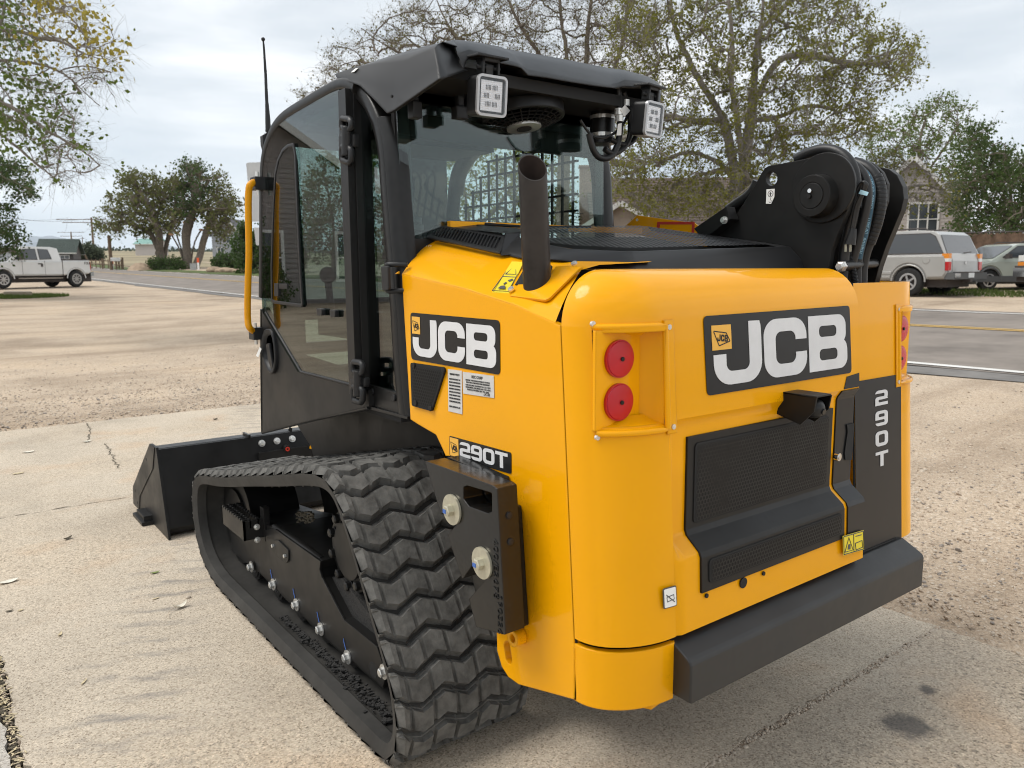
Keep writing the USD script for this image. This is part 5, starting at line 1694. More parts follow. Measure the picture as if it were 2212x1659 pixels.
# recessed oval grip
ov = ats([c3(*p) for p in ((300, 790), (335, 766), (362, 785), (385, 900), (388, 1020), (372, 1085), (345, 1088), (305, 1000), (288, 900))], x=DX - .002)
oc = ov.mean(0)
po = spline(ov, 48, True)
sc = lambda k, dx: oc + (po - oc) * k + LX * dx
grip = part(door_l, "door_grip", loft(np.array([sc(1, .004), sc(1.0, -.010), sc(.93, -.014), sc(.80, -.010), sc(.72, .004), sc(.62, .012)]), cap=False), "black_plastic", 50)
part(grip, "grip_recess", loft(np.array([sc(.72, .001), sc(.2, .001)])), "black_matt")
part(grip, "grip_bar", plate(ats([c3(300, 880), c3(322, 870), c3(350, 1040), c3(345, 1075), c3(318, 1000)], x=DX - .013), .010, LX, rnd=.008), "black_plastic")
# small pull handle behind the door
ph = ats([c3(1258, 292), c3(1215, 290), c3(1190, 310), c3(1192, 470), c3(1210, 488), c3(1270, 480)], x=CX - .03)
ph[0][0] = ph[-1][0] = CX + .01
hd = part(loader, "pull_handle", tube(spline(ph, 40), .0075, 8), "black_plastic", 50)
part(hd, "handle_guard", plate(ats([c3(1150, 305), c3(1200, 300), c3(1205, 480), c3(1160, 485)], x=CX - .045), .008, LX, rnd=.006), "black_plastic")
# yellow grab rail
gx_ = DX - .062
g = [at(*c1(258, 1172), x=DX - .012), at(*c1(225, 1160), x=DX - .03), at(*c1(190, 1175), x=gx_ + .005), at(*c1(176, 1215), x=gx_), at(*c1(176, 1600), x=gx_), at(*c3(174, 300), x=gx_), at(*c3(168, 700), x=gx_), at(*c3(180, 755), x=gx_ + .004), at(*c3(215, 785), x=DX - .03), at(*c3(250, 798), x=DX - .012)]
rail = part(loader, "grab_rail", tube(spline(np.array(g), 120), .0135, 16), "yellow_tube", 60)
for f_, p in ((c1, (258, 1170)), (c3, (243, 800))):
    c = at(*f_(*p), x=DX - .014)
    cl = part(rail, "rail_clamp", box(c + (0, .01, 0), (.05, .06, .05)), "black_plastic")
    part(cl, "clamp_bolt", join(cyl(c + (-.01, .0, .02), c + (-.01, .0, .045), .007, 8), cyl(c + (-.01, 0, -.045), c + (-.01, 0, -.02), .007, 8)), "zinc")
tg = ats([c3(228, 965), c3(246, 975), c3(268, 915), c3(255, 900)], x=DX - .03)
part(loader, "key_tag", plate(tg, .001, LX), "sticker_white")
# antenna at the front corner of the roof
an = [at(*c1(p[0], p[1]), y=2.02) for p in ((320, 790), (316, 700), (308, 560), (298, 340), (288, 180), (281, 105))]
ant = part(loader, "antenna", tube(np.array(an), [.012, .0105, .0065, .0055, .0042, .0032], 8), "black_plastic", 50)
part(ant, "antenna_tip", trimesh.creation.icosphere(2, .0075).apply_translation(an[-1]), "black_plastic", True)
part(ant, "antenna_base", plate([at(*c1(*p), y=2.03) for p in ((340, 775), (278, 815), (282, 880), (298, 940), (330, 880))], .03, LY), "black_plastic")

# ---- roof cap
YC, YU = .78, .94
cols = [((975, 87), (988, 116), (1003, 150)), ((985, 86), (998, 112), (1006, 135)), ((1000, 87), (1013, 107), (1012, 128)), ((1040, 93), (1050, 115), (1050, 130)), ((1081, 101), (1118, 136), (1116, 144)), ((1092, 105), (1128, 141), (1127, 148)),
        ((1112, 109), (1141, 150), (1141, 163)), ((1160, 117), (1180, 157), (1180, 168)), ((1215, 127), (1235, 168), (1235, 178)), ((1270, 138), (1285, 177), (1287, 186)), ((1318, 147), (1318, 183), (1328, 191)), ((1335, 149), (1336, 178), (1338, 189)),
        ((1348, 151), (1350, 172), (1350, 187)), ((1378, 159), (1388, 176), (1390, 189)), ((1402, 166), (1411, 182), (1411, 192)), ((1420, 177), (1423, 193), (1420, 210)), ((1426, 184), (1428, 205), (1425, 229))]
P = []
for (u_, c_, l_) in cols:
    U_, C_, L_ = at(*u_, y=YU), at(*c_, y=YC + .012), at(*l_, y=YC)
    F_ = np.array([U_[0], 1.48, U_[2] + .012])
    Mid = np.array([U_[0], 1.15, U_[2] + .012])
    P.append([F_, Mid, U_ + (0, .05, .004), U_, U_ * .5 + C_ * .5 + (0, -.004, .004), C_, C_ * .3 + L_ * .7, L_, L_ + (0, .02, .003), L_ + (0, .16, .035)])
roof = part(loader, "roof_cap", grid(np.array(P), False), "black_plastic", 32)
# left skirt
up = [at(727, 162, x=-.735), at(770, 144, x=-.72), at(830, 124, x=-.705), at(900, 104, x=-.69), at(950, 92, x=-.68), at(975, 87, y=YU)]
dn = [at(730, 170, x=-.748), at(776, 184, x=-.757), at(806, 213, x=-.762), at(838, 247, x=-.762), at(952, 168, x=-.730), at(1003, 150, y=YC)]
U6, D6 = [], []
tt = np.linspace(0, 1, 30)
cu = np.array(up); cd = np.array(dn)
su = np.linspace(0, 1, 6)
ui = np.stack([np.interp(tt, su, cu[:, k]) for k in range(3)], 1)
di = np.stack([np.interp(tt, su, cd[:, k]) for k in range(3)], 1)
mid1 = ui * .72 + di * .28 + np.array([-.016, 0, .012]) * np.sin(np.linspace(.25, 2.9, 30))[:, None] ** .6
part(roof, "side_skirt", grid(np.array([np.column_stack([np.full(30, -.50), ui[:, 1] + .06, ui[:, 2] + .012]), ui + (.012, 0, .004), ui * .9 + di * .1 + (-.004, 0, .004), mid1, ui * .35 + di * .65 + (-.004, 0, 0), di, di + (.012, .0, .0), di + (.014, .06, .03)])), "black_plastic", 45)
part(roof, "roof_label", plate(ats([c1(932, 352), c1(955, 318), c1(982, 315), c1(960, 352)], x=-.745), .001, (-1, 0, .5)), "sticker_white")
sw_ = at(*c1(1228, 525), x=-.765)
part(roof, "skirt_screw", cyl(sw_ + LX * .004, sw_ - LX * .001, .004, 10), "black_matt")
part(roof, "roof_underside", join(span((-.70, .83, 1.935), (.16, 1.30, 1.95)), span((-.66, .81, 1.93), (.13, .83, 1.965)), span((-.71, 1.03, 1.80), (.17, 1.05, 1.95))), "black_matt")
part(roof, "inner_duct", plate([at(*c2(800, 520), y=.93), at(*c2(1350, 605), y=.93), at(*c2(1600, 590), y=.93), at(*c2(1600, 470), y=.93), at(*c2(800, 330), y=.93)], .08, LY), "black_paint")
# condenser fan under the roof
fc = at(1127, 236, y=.97)
fax = unit(np.array([.03, -.16, -1.0]))
fan = part(roof, "condenser_fan", ring(fc, fax, .118, .135, .035, 40), "black_plastic", 30)
fu = unit(np.cross(fax, LX)); fw = np.cross(fax, fu)
for k in range(26):
    a = k * 2 * math.pi / 26
    d0 = fu * math.cos(a) + fw * math.sin(a)
    part(fan, "guard_wire", tube(np.array([fc + d0 * .125 + fax * .034, fc + d0 * .09 + fax * .048, fc + d0 * .05 + fax * .056]), .0022, 5), "black_plastic")
for r in (.105, .09, .075):
    part(fan, "guard_ring", tube(np.array([fc + (fu * math.cos(a) + fw * math.sin(a)) * r + fax * (.036 + (.118 - r) * .35) for a in np.linspace(0, 2 * math.pi, 40, endpoint=False)]), .002, 5, closed=True), "black_plastic")
part(fan, "fan_motor", join(ring(fc + fax * .054, fax, .02, .056, .008, 24)), "zinc")
part(fan, "motor_cap", cyl(fc + fax * .05, fc + fax * .066, .024, 20), "black_matt")
for p, sz in (((110, 630), (.03, .03, .045)), ((440, 650), (.04, .03, .035)), ((505, 640), (.02, .02, .03))):
    c = at(*c2(*p), y=.93)
    part(roof, "wiring_connector", join(box(c, sz), box(c + LZ * .03, (sz[0] * .5, .02, .04))), "black_plastic")

# work lights
def work_light(cpx, w, h, yaw, y):
    c = at(*cpx, y=y)
    R_ = rotz(yaw) @ rotx(.10)
    T = lambda m: (arr(m)[0] @ R_.T + c, arr(m)[1])
    body = _rr(-w / 2, -h / 2, w / 2, h / 2, .014)
    ex = lambda pg, t0, t1: extrude_poly(pg, np.zeros(3), LX, LZ, -LY, t0, t1)
    wl_ = part(roof, "work_light", T(join(ex(body, -.045, .006), ex(body.buffer(-.012), -.06, -.045))), "black_plastic")
    part(wl_, "light_bezel", T(ex(body.buffer(.001).difference(body.buffer(-.006)), .003, .012)), "lamp_bezel")
    ins_ = body.buffer(-.013)
    x0, y0, x1, y1 = ins_.bounds
    cells = []
    nx_, ny_ = 14, 15
    for i in range(nx_):
        for j in range(ny_):
            xa, xb = x0 + (x1 - x0) * i / nx_, x0 + (x1 - x0) * (i + 1) / nx_
            za, zb2 = y0 + (y1 - y0) * j / ny_, y0 + (y1 - y0) * (j + 1) / ny_
            m_ = ((xa + xb) / 2, -.0062 - .0022, (za + zb2) / 2)
            v = np.array([(xa, -.0062, za), (xb, -.0062, za), (xb, -.0062, zb2), (xa, -.0062, zb2), m_])
            cells.append((v, np.array([[0, 1, 4], [1, 2, 4], [2, 3, 4], [3, 0, 4]])))
    part(wl_, "light_reflector", T(join(*cells)), "lamp_reflector", kind="stuff")
    for i, (dx, dz) in enumerate([(-.2, .27), (.16, .27), (-.3, 0), (.3, 0), (-.2, -.27), (.16, -.27)]):
        p0 = np.array([dx * w * .62, -.0088, dz * h * .75])
        part(wl_, "led_chip", T(join(*[box(p0 + LX * k, (.0012, .001, .013)) for k in (-.007, -.0025, .002, .0065)])), "black_plastic", kind="stuff")
    part(wl_, "light_cover", T(ex(body.buffer(-.005), .0115, .0135)), "lamp_glass")
    part(wl_, "light_bracket", T(join(span((-.028, -.0, h / 2 + .004), (-.022, .03, h / 2 + .045)), span((.022, 0, h / 2 + .004), (.028, .03, h / 2 + .045)), span((-.028, .0, h / 2 + .036), (.028, .035, h / 2 + .046)), span((-.012, .008, h / 2 - .004), (.012, .026, h / 2 + .03)), cyl((-.036, .015, h / 2 + .022), (.036, .015, h / 2 + .022), .006, 8), span((-.05, -.01, h / 2 + .046), (.05, .05, h / 2 + .052)))), "black_plastic")
    return wl_


work_light((1059, 208), .0965, .1065, -.04, .745)
work_light((1408, 258), .0965, .1065, .16, .735)

# pipes and filter under the right end of the roof
dr0, dr1 = at(1302, 235, y=.93), at(1300, 312, y=.93)
fl_ = part(roof, "receiver_drier", cyl(dr0, dr1, .042, 24), "black_paint", 30)
for z in (.3, .8):
    part(fl_, "drier_band", ring(dr0 * (1 - z) + dr1 * z, LZ, .042, .0435, .012, 24), "zinc")
for pts, r in ((((1610, 470), (1618, 600), (1622, 760), (1605, 880), (1565, 960), (1510, 985), (1455, 965), (1415, 890), (1395, 800)), .0105),
               (((1650, 500), (1690, 640), (1700, 760), (1680, 860), (1620, 930), (1560, 945), (1510, 915)), .0095),
               (((1745, 620), (1755, 740), (1735, 830), (1680, 880), (1610, 870), (1550, 840)), .0085),
               (((1690, 640), (1640, 740), (1560, 810), (1470, 830), (1400, 800), (1330, 700)), .0045)):
    part(roof, "cooling_pipe", tube(spline(np.array([at(*c2(*p), y=.82) for p in pts]), 60), r, 12), "hose_rubber", 50)
part(roof, "pipe_label", plate(ats([c2(1628, 625), c2(1660, 588), c2(1698, 632), c2(1655, 678)], y=.80), .001, LY), "sticker_white")
part(roof, "pipe_label", plate(ats([c2(1608, 730), c2(1636, 722), c2(1632, 812), c2(1598, 815)], y=.80), .001, LY), "sticker_white")
for p in ((1612, 640), (1618, 690), (1665, 575)):
    c = at(*c2(*p), y=.815)
    part(roof, "pipe_fitting", cyl(c - LZ * .01, c + LZ * .01, .0135, 8), "zinc")
# ---------------------------------------------------------------- trees
def leaf_mat(name, ramp, trans=.5):
    M[name] = usdkit.material(stage, "/World/Looks/" + name, {
        "g": ("geometry", {}), "r": ("rgb_ramp", {"ramp": ramp}), "d": ("principled_bsdf", {"roughness": .55, "specular_ior_level": .3}),
        "t": ("translucent_bsdf", {}), "m": ("mix_closure", {"fac": trans})},
        [("g.random_per_island", "r.fac"), ("r.color", "d.base_color"), ("r.color", "t.color"), ("d.BSDF", "m.closure1"), ("t.BSDF", "m.closure2")], surface="m.closure")


leaf_mat("leaf_olive", [(0, (.17, .17, .03)), (.3, (.29, .26, .05)), (.6, (.40, .31, .06)), (.85, (.47, .31, .07)), (1, (.28, .18, .07))])
leaf_mat("leaf_brown", [(0, (.14, .13, .05)), (.4, (.22, .18, .08)), (.75, (.28, .19, .085)), (1, (.17, .11, .065))])
leaf_mat("leaf_yellow", [(0, (.30, .25, .04)), (.35, (.52, .34, .05)), (.7, (.60, .36, .055)), (1, (.34, .18, .06))])
leaf_mat("leaf_green", [(0, (.10, .145, .025)), (.4, (.20, .24, .045)), (.75, (.31, .31, .055)), (1, (.44, .34, .06))])
leaf_mat("leaf_dark", [(0, (.05, .085, .022)), (.5, (.105, .145, .04)), (.85, (.17, .19, .06)), (1, (.23, .21, .065))])
leaf_mat("leaf_rust", [(0, (.12, .13, .04)), (.3, (.22, .19, .06)), (.65, (.34, .23, .08)), (1, (.20, .20, .055))])
leaf_mat("leaf_mid", [(0, (.06, .095, .025)), (.5, (.13, .165, .045)), (.85, (.19, .21, .06)), (1, (.25, .22, .07))])
leaf_mat("leaf_grey", [(0, (.07, .085, .05)), (.5, (.12, .13, .085)), (1, (.16, .16, .11))])
leaf_mat("grass_blade", [(0, (.09, .13, .03)), (.5, (.16, .19, .05)), (.8, (.25, .23, .08)), (1, (.36, .31, .15))])
mat("bark", (.15, .125, .10), .9, var=.35, vscale=7, spec=.2, bump=.7, bscale=14)
mat("bark_grey", (.20, .18, .155), .9, var=.3, vscale=5, spec=.2, bump=.6, bscale=12)
mat("twig", (.17, .14, .11), .9, var=.25, vscale=3, spec=.2)
mat("cut_wood", (.48, .27, .15), .8, var=.15, vscale=9, spec=.2)


def tubes(P, R, n=4):
    """Many tubes at once: P (b, k, 3), R (b, k)."""
    P, R = np.asarray(P, float), np.asarray(R, float)
    b, k = P.shape[:2]
    t = np.gradient(P, axis=1)
    t /= np.maximum(np.linalg.norm(t, axis=2, keepdims=True), 1e-12)
    ref = np.where(np.abs(t[:, :1, 2:3]) < .8, np.array([0, 0, 1.0]), np.array([1.0, 0, 0]))
    u = np.cross(t, np.broadcast_to(ref, t.shape))
    u /= np.maximum(np.linalg.norm(u, axis=2, keepdims=True), 1e-9)
    w = np.cross(t, u)
    a = np.linspace(0, 2 * np.pi, n, endpoint=False)
    V = P[:, :, None] + R[:, :, None, None] * (np.cos(a)[:, None] * u[:, :, None] + np.sin(a)[:, None] * w[:, :, None])
    f = []
    for i in range(k - 1):
        for j in range(n):
            j2 = (j + 1) % n
            f += [[i * n + j, i * n + j2, (i + 1) * n + j2], [i * n + j, (i + 1) * n + j2, (i + 1) * n + j]]
    F = np.array(f)[None] + (np.arange(b) * k * n)[:, None, None]
    return V.reshape(-1, 3), F.reshape(-1, 3)


def leaves(C, size, rng, droop=.3):
    """One folded leaf at every point of C."""
    n = len(C)
    d = rng.normal(0, 1, (n, 3)); d[:, 2] -= droop
    d /= np.linalg.norm(d, axis=1, keepdims=True)
    s = rng.normal(0, 1, (n, 3)); s -= d * (s * d).sum(1, keepdims=True)
    s /= np.linalg.norm(s, axis=1, keepdims=True)
    L = size * rng.uniform(.6, 1.25, (n, 1))
    V = np.stack([C, C + d * L * .5 + s * L * .36, C + d * L, C + d * L * .5 - s * L * .36], 1)
    F = np.array([[0, 1, 2], [0, 2, 3]])[None] + (np.arange(n) * 4)[:, None, None]
    return V.reshape(-1, 3), F.reshape(-1, 3)


def inside(poly, n, rng):
    import shapely
    x0, y0, x1, y1 = poly.bounds
    out = []
    while len(out) < n:
        p = np.stack([rng.uniform(x0, x1, n * 2), rng.uniform(y0, y1, n * 2)], 1)
        out += list(p[shapely.contains_xy(poly, p[:, 0], p[:, 1])])
    return np.array(out[:n])


def tree(name, label, cat, base, stems, crown, depth, spread, seed, targets=300, twigs=6, twig_len=.5, leaf=(0, .1), leaf_m="leaf_olive", bark="bark", tip=.010, group=None, droop=-.1, cut=None, sides=5, pipe=.46, second=None, twig_r=None, bare=None):
    """A tree whose limbs follow measured stems and whose branches reach points spread through the crown's volume.
    stems: polylines of (px, py, depth offset); crown: outlines in the measured picture; both are turned into points at their true distance."""
    rng = np.random.default_rng(seed)
    base = np.asarray(base, float)
    tr = world_thing(name, label, cat, base, group)
    nodes, parent, direc = [], [], []

    def add(p, par, d):
        nodes.append(p); parent.append(par); direc.append(d)
        return len(nodes) - 1

    root = add(base - LZ * .1, -1, LZ)
    stem_chains = []
    for st in stems:
        pts = np.array([depth_at(px, py, depth + dz) for px, py, dz in st])
        pts = spline(pts, max(len(pts) * 5, 12)) if len(pts) > 2 else pts
        A = np.array(nodes)
        i0 = int(np.argmin(np.linalg.norm(A - pts[0], axis=1)))
        chain = [i0]
        if np.linalg.norm(A[i0] - pts[0]) > .25 * spread:
            mids = [A[i0] * (1 - t) + pts[0] * t + rng.normal(0, .02, 3) for t in (.33, .66)]
            for p in mids:
                chain.append(add(p, chain[-1], unit(pts[0] - A[i0])))
        for k, p in enumerate(pts):
            p = p + rng.normal(0, .012 * spread, 3) * .4
            chain.append(add(p, chain[-1], unit(p - nodes[chain[-1]])))
        stem_chains.append(chain)
    T = []
    crowns = crown if isinstance(crown[0][0], (list, tuple)) else [crown]
    areas = np.array([sg.Polygon(c).area for c in crowns])
    for c, a in zip(crowns, areas):
        q_ = inside(sg.Polygon(c).buffer(0), max(int(targets * a / areas.sum()), 4), rng)
        for px, py in q_:
            T.append(depth_at(px, py, depth + rng.normal(0, spread)))
    T = np.array(T)
    A = np.array(nodes)
    dist = np.array([np.min(np.linalg.norm(A - t, axis=1)) for t in T])
    chains, ends = [], []
    cap_ = np.zeros((len(nodes) + len(T) * 5, 3)); cap_[:len(nodes)] = A
    cnt = len(nodes)
    for ti in np.argsort(dist):
        t = T[ti]
        dd = np.linalg.norm(cap_[1:cnt] - t, axis=1)
        below = (cap_[1:cnt, 2] > t[2] + dd * .45) * dd * .8
        i = int(np.argmin(dd + below)) + 1
        p0, d0 = cap_[i], direc[i]
        L = np.linalg.norm(t - p0)
        if L < .04:
            continue
        c1_ = p0 + unit(unit(t - p0) + d0 * .7 + LZ * .15) * L * .45
        ch = [i]
        K = 4
        for k in range(1, K + 1):
            s = k / K
            p = (1 - s) ** 2 * p0 + 2 * s * (1 - s) * c1_ + s * s * t + rng.normal(0, .035 * L, 3) * (k < K)
            ch.append(add(p, ch[-1], unit(p - cap_[ch[-1]])))
            cap_[cnt] = p; cnt += 1
        chains.append(ch)
    N = len(nodes)
    load = np.zeros(N)
    for ch in chains:
        load[ch[-1]] += 1
    par = np.array(parent)
    for i in range(N - 1, 0, -1):
        load[par[i]] += load[i]
    rad = tip * np.maximum(load, .8) ** pipe
    pos = np.array(nodes)
    big = [(pos[c], rad[np.r_[c[1], c[1:]]]) for c in stem_chains]
    tm = [tube(p, np.maximum(r, tip * 2), 9) for p, r in big]
    lo = stem_chains and big
    part(tr, "trunk", tm[0], bark, 60)
    for m_ in tm[1:]:
        part(tr, "limb", m_, bark, 60)
    if chains:
        part(tr, "branches", tubes(pos[np.array(chains)], np.minimum(rad[np.array(chains)], rad[np.array([[c[1]] * 5 for c in chains])]), sides), bark, True, kind="stuff")
    if cut:
        for px, py, dz, r in cut:
            c = depth_at(px, py, depth + dz)
            part(tr, "cut_end", cyl(c - LZ * .02, c + unit((rng.normal(0, .3), -.5, .8)) * .06, r, 12), "cut_wood")
    E = pos[np.array([c[-1] for c in chains])]
    Em = pos[np.array([c[2] for c in chains])]
    D = unit_rows(E - pos[np.array([c[-3] for c in chains])])
    n = len(E) * twigs
    src = np.repeat(np.arange(len(E)), twigs)
    f = rng.uniform(0, 1, (n, 1)) ** .6
    S = E[src] * f + Em[src] * (1 - f)
    d = unit_rows(D[src] * .9 + rng.normal(0, .62, (n, 3)) + LZ * rng.uniform(-.1, .35, (n, 1)))
    ln_ = twig_len * rng.uniform(.4, 1.3, (n, 1))
    P = np.stack([S, S + d * ln_ * .35, S + unit_rows(d + rng.normal(0, .2, (n, 3)) + LZ * droop * .5) * ln_ * .68, S + unit_rows(d + rng.normal(0, .25, (n, 3)) + LZ * droop) * ln_], 1)
    tw = tip * .55 if twig_r is None else twig_r
    part(tr, "twigs", tubes(P, np.tile(np.array([1, .8, .6, .35]) * tw, (n, 1)), 3), "twig" if bark == "bark" else bark, True, kind="stuff")
    per, size = leaf
    if per:
        def put(mask, m_, nm_):
            idx = np.nonzero(mask)[0]
            if bare is not None:
                q3 = (S[idx] - EYE) @ ROWS.T
                keep = bare(1106 + FPX * q3[:, 0] / q3[:, 2], 829.5 - FPX * q3[:, 1] / q3[:, 2])
                idx = idx[rng.uniform(0, 1, len(idx)) < keep]
            k = rng.choice(idx, int(len(idx) * per))
            s = rng.uniform(.25, 1.05, (len(k), 1)) * 3
            i0 = np.minimum(s.astype(int), 2)[:, 0]
            fr = s - i0[:, None]
            C = P[k, i0] * (1 - fr) + P[k, i0 + 1] * fr + rng.normal(0, size * .45, (len(k), 3))
            part(tr, nm_, leaves(C, size, rng), m_, kind="stuff")
        if second is None:
            put(np.ones(n, bool), leaf_m, "foliage")
        else:
            test, m2 = second
            rel = (S - EYE) @ ROWS.T
            px = 1106 + FPX * rel[:, 0] / rel[:, 2]; py = 829.5 - FPX * rel[:, 1] / rel[:, 2]
            k = test(px, py)
            put(~k, leaf_m, "foliage"); put(k, m2, "turned_foliage")
    return tr


def unit_rows(a):
    return a / np.maximum(np.linalg.norm(a, axis=1, keepdims=True), 1e-9)


# the big many-stemmed tree across the road, right of the cab
d_ = 27.0
bs = stand(1600, d_)
t1 = tree("cottonwood_tree", "big grey multi-stemmed tree with thinning olive leaves behind the loader's arm, right of its roof", "tree", bs,
     [[(1597, 470, 0), (1590, 400, 0), (1582, 344, 0), (1561, 257, .3), (1540, 219, .5), (1507, 166, .8), (1478, 108, 1.1), (1458, 62, 1.3), (1449, 0, 1.5), (1440, -80, 1.7)],
      [(1600, 400, 0), (1602, 344, -.1), (1588, 232, -.4), (1580, 166, -.8), (1583, 104, -1.1), (1578, 41, -1.3), (1570, -60, -1.5)],
      [(1603, 400, .1), (1611, 331, .2), (1627, 215, .3), (1631, 137, .2), (1642, 62, 0), (1648, 10, -.2), (1640, -90, -.3)],
      [(1640, 207, .3), (1669, 145, .2), (1710, 120, 0), (1793, 128, -.4), (1855, 137, -.7), (1917, 132, -1), (1975, 116, -1.2)],
      [(1642, 62, 0), (1680, 30, .3), (1720, -10, .6), (1770, -60, .9)],
      [(1561, 257, .3), (1500, 262, -.3), (1440, 250, -.9), (1395, 262, -1.4), (1360, 290, -1.6)],
      [(1590, 390, 0), (1540, 345, .6), (1480, 330, 1.1), (1430, 350, 1.4)],
      [(1627, 260, .3), (1690, 250, .9), (1740, 230, 1.4), (1800, 235, 1.7)]],
     [(1330, -110), (1330, 60), (1310, 200), (1300, 330), (1330, 440), (1420, 470), (1560, 470), (1640, 420), (1720, 330), (1800, 330), (1880, 290), (1900, 210), (1960, 175), (2010, 120), (1965, 90), (1930, 55), (1880, 40), (1830, -10), (1780, -110)],
     d_, 1.7, 21, targets=900, twigs=10, twig_len=.75, leaf=(4.2, .105), leaf_m="leaf_olive", bark="bark_grey", tip=.0125, droop=-.18, pipe=.465)

# the bare, fine-twigged trees behind the cab roof
d_ = 36.0
tree("cottonwood_tree", "tall nearly bare tree with a dense round crown of brown twigs behind the cab roof", "tree", stand(1215, d_),
     [[(1215, 450, 0), (1220, 300, 0), (1225, 124, 0), (1215, 60, .4), (1209, 0, .6), (1200, -70, .9)],
      [(1222, 260, 0), (1190, 160, -.6), (1158, 107, -1.1), (1113, 34, -1.8), (1080, -50, -2.2)],
      [(1222, 260, 0), (1262, 160, .6), (1268, 100, .9), (1273, 28, 1.2), (1290, -60, 1.4)],
      [(1220, 330, 0), (1120, 210, .8), (1020, 120, 1.6), (960, 40, 2.1), (935, -30, 2.3)],
      [(1218, 340, 0), (1080, 240, -1), (930, 150, -1.9), (820, 90, -2.6), (780, 60, -2.8)],
      [(1220, 300, 0), (1300, 200, -1), (1340, 110, -1.6), (1355, 20, -2)]],
     [(640, 215), (690, 170), (700, 120), (760, 75), (830, 40), (880, 12), (960, 15), (1010, -10), (1060, -80), (1180, -120), (1330, -110), (1420, -40), (1420, 180), (1200, 200), (1000, 200), (800, 230)],
     d_, 2.3, 33, targets=900, twigs=10, twig_len=.95, leaf=(1.5, .10), leaf_m="leaf_brown", bark="bark", tip=.0115, droop=.02, pipe=.48)

# green trees at the right edge
tree("leafy_tree", "loose light green tree with spreading top right of the white house", "tree", stand(1985, 54),
     [[(1985, 480, 0), (1990, 400, 0), (1985, 320, 0), (2000, 260, .5)], [(1988, 400, 0), (1940, 330, .6), (1905, 290, 1)], [(1988, 390, 0), (2040, 320, -.6), (2070, 270, -1)]],
     [(1870, 330), (1880, 280), (1925, 250), (1960, 235), (2010, 215), (2060, 205), (2095, 225), (2100, 275), (2075, 330), (2085, 380), (2040, 440), (1950, 420), (1890, 390)],
     54, 2.2, 44, targets=260, twigs=8, twig_len=.8, leaf=(3.4, .17), leaf_m="leaf_green", bark="bark", tip=.014, pipe=.48)
tree("leafy_tree", "dense dark green tree behind the wagon and the wooden fence at the right edge", "tree", stand(2190, 37),
     [[(2190, 560, 0), (2185, 470, 0), (2180, 380, 0), (2170, 310, 0)], [(2187, 480, 0), (2130, 420, .5), (2110, 350, .8)], [(2187, 470, 0), (2240, 400, -.5)]],
     [(2065, 540), (2058, 440), (2080, 380), (2075, 330), (2100, 285), (2130, 270), (2150, 310), (2190, 350), (2230, 330), (2280, 340), (2290, 560), (2150, 560)],
     37, 1.7, 45, targets=330, twigs=9, twig_len=.8, leaf=(5.4, .16), leaf_m="leaf_mid", bark="bark", tip=.014, pipe=.48)
tree("bare_shrub", "tangle of bare grey branches hanging in front of the white house", "shrub", stand(1900, 27.5),
     [[(1900, 520, 0), (1895, 470, 0), (1880, 420, 0), (1850, 370, 0)], [(1897, 470, 0), (1940, 420, .3), (1990, 400, .5), (2030, 410, .8)]],
     [(1850, 350), (1930, 330), (2000, 350), (2060, 400), (2050, 450), (1990, 440), (1940, 470), (1890, 500), (1840, 430)],
     27.5, .5, 46, targets=170, twigs=8, twig_len=.7, leaf=(.9, .12), leaf_m="leaf_olive", bark="bark_grey", tip=.009, droop=-.45)

tree("leafy_tree", "green tree across the road seen through the cab's windscreen", "tree", stand(720, 46),
     [[(720, 590, 0), (722, 520, 0), (715, 450, 0), (700, 380, 0)], [(722, 520, 0), (770, 450, .5), (800, 390, .8)], [(720, 530, 0), (680, 470, -.5)]],
     [(650, 560), (640, 470), (660, 390), (700, 340), (760, 320), (830, 335), (880, 400), (890, 500), (860, 570)],
     46, 1.6, 48, targets=230, twigs=8, twig_len=.9, leaf=(4.0, .20), leaf_m="leaf_green", bark="bark", tip=.014)
tree("leafy_tree", "yellow-green tree across the road seen through the cab's rear window", "tree", stand(1010, 44),
     [[(1010, 590, 0), (1015, 500, 0), (1005, 420, 0), (1000, 350, 0)], [(1012, 510, 0), (1080, 440, .5), (1110, 390, .8)], [(1010, 530, 0), (950, 450, -.5)]],
     [(900, 560), (890, 460), (920, 380), (980, 320), (1080, 310), (1180, 330), (1240, 400), (1240, 500), (1150, 570)],
     44, 1.8, 49, targets=260, twigs=8, twig_len=.9, leaf=(3.4, .19), leaf_m="leaf_olive", bark="bark", tip=.014)

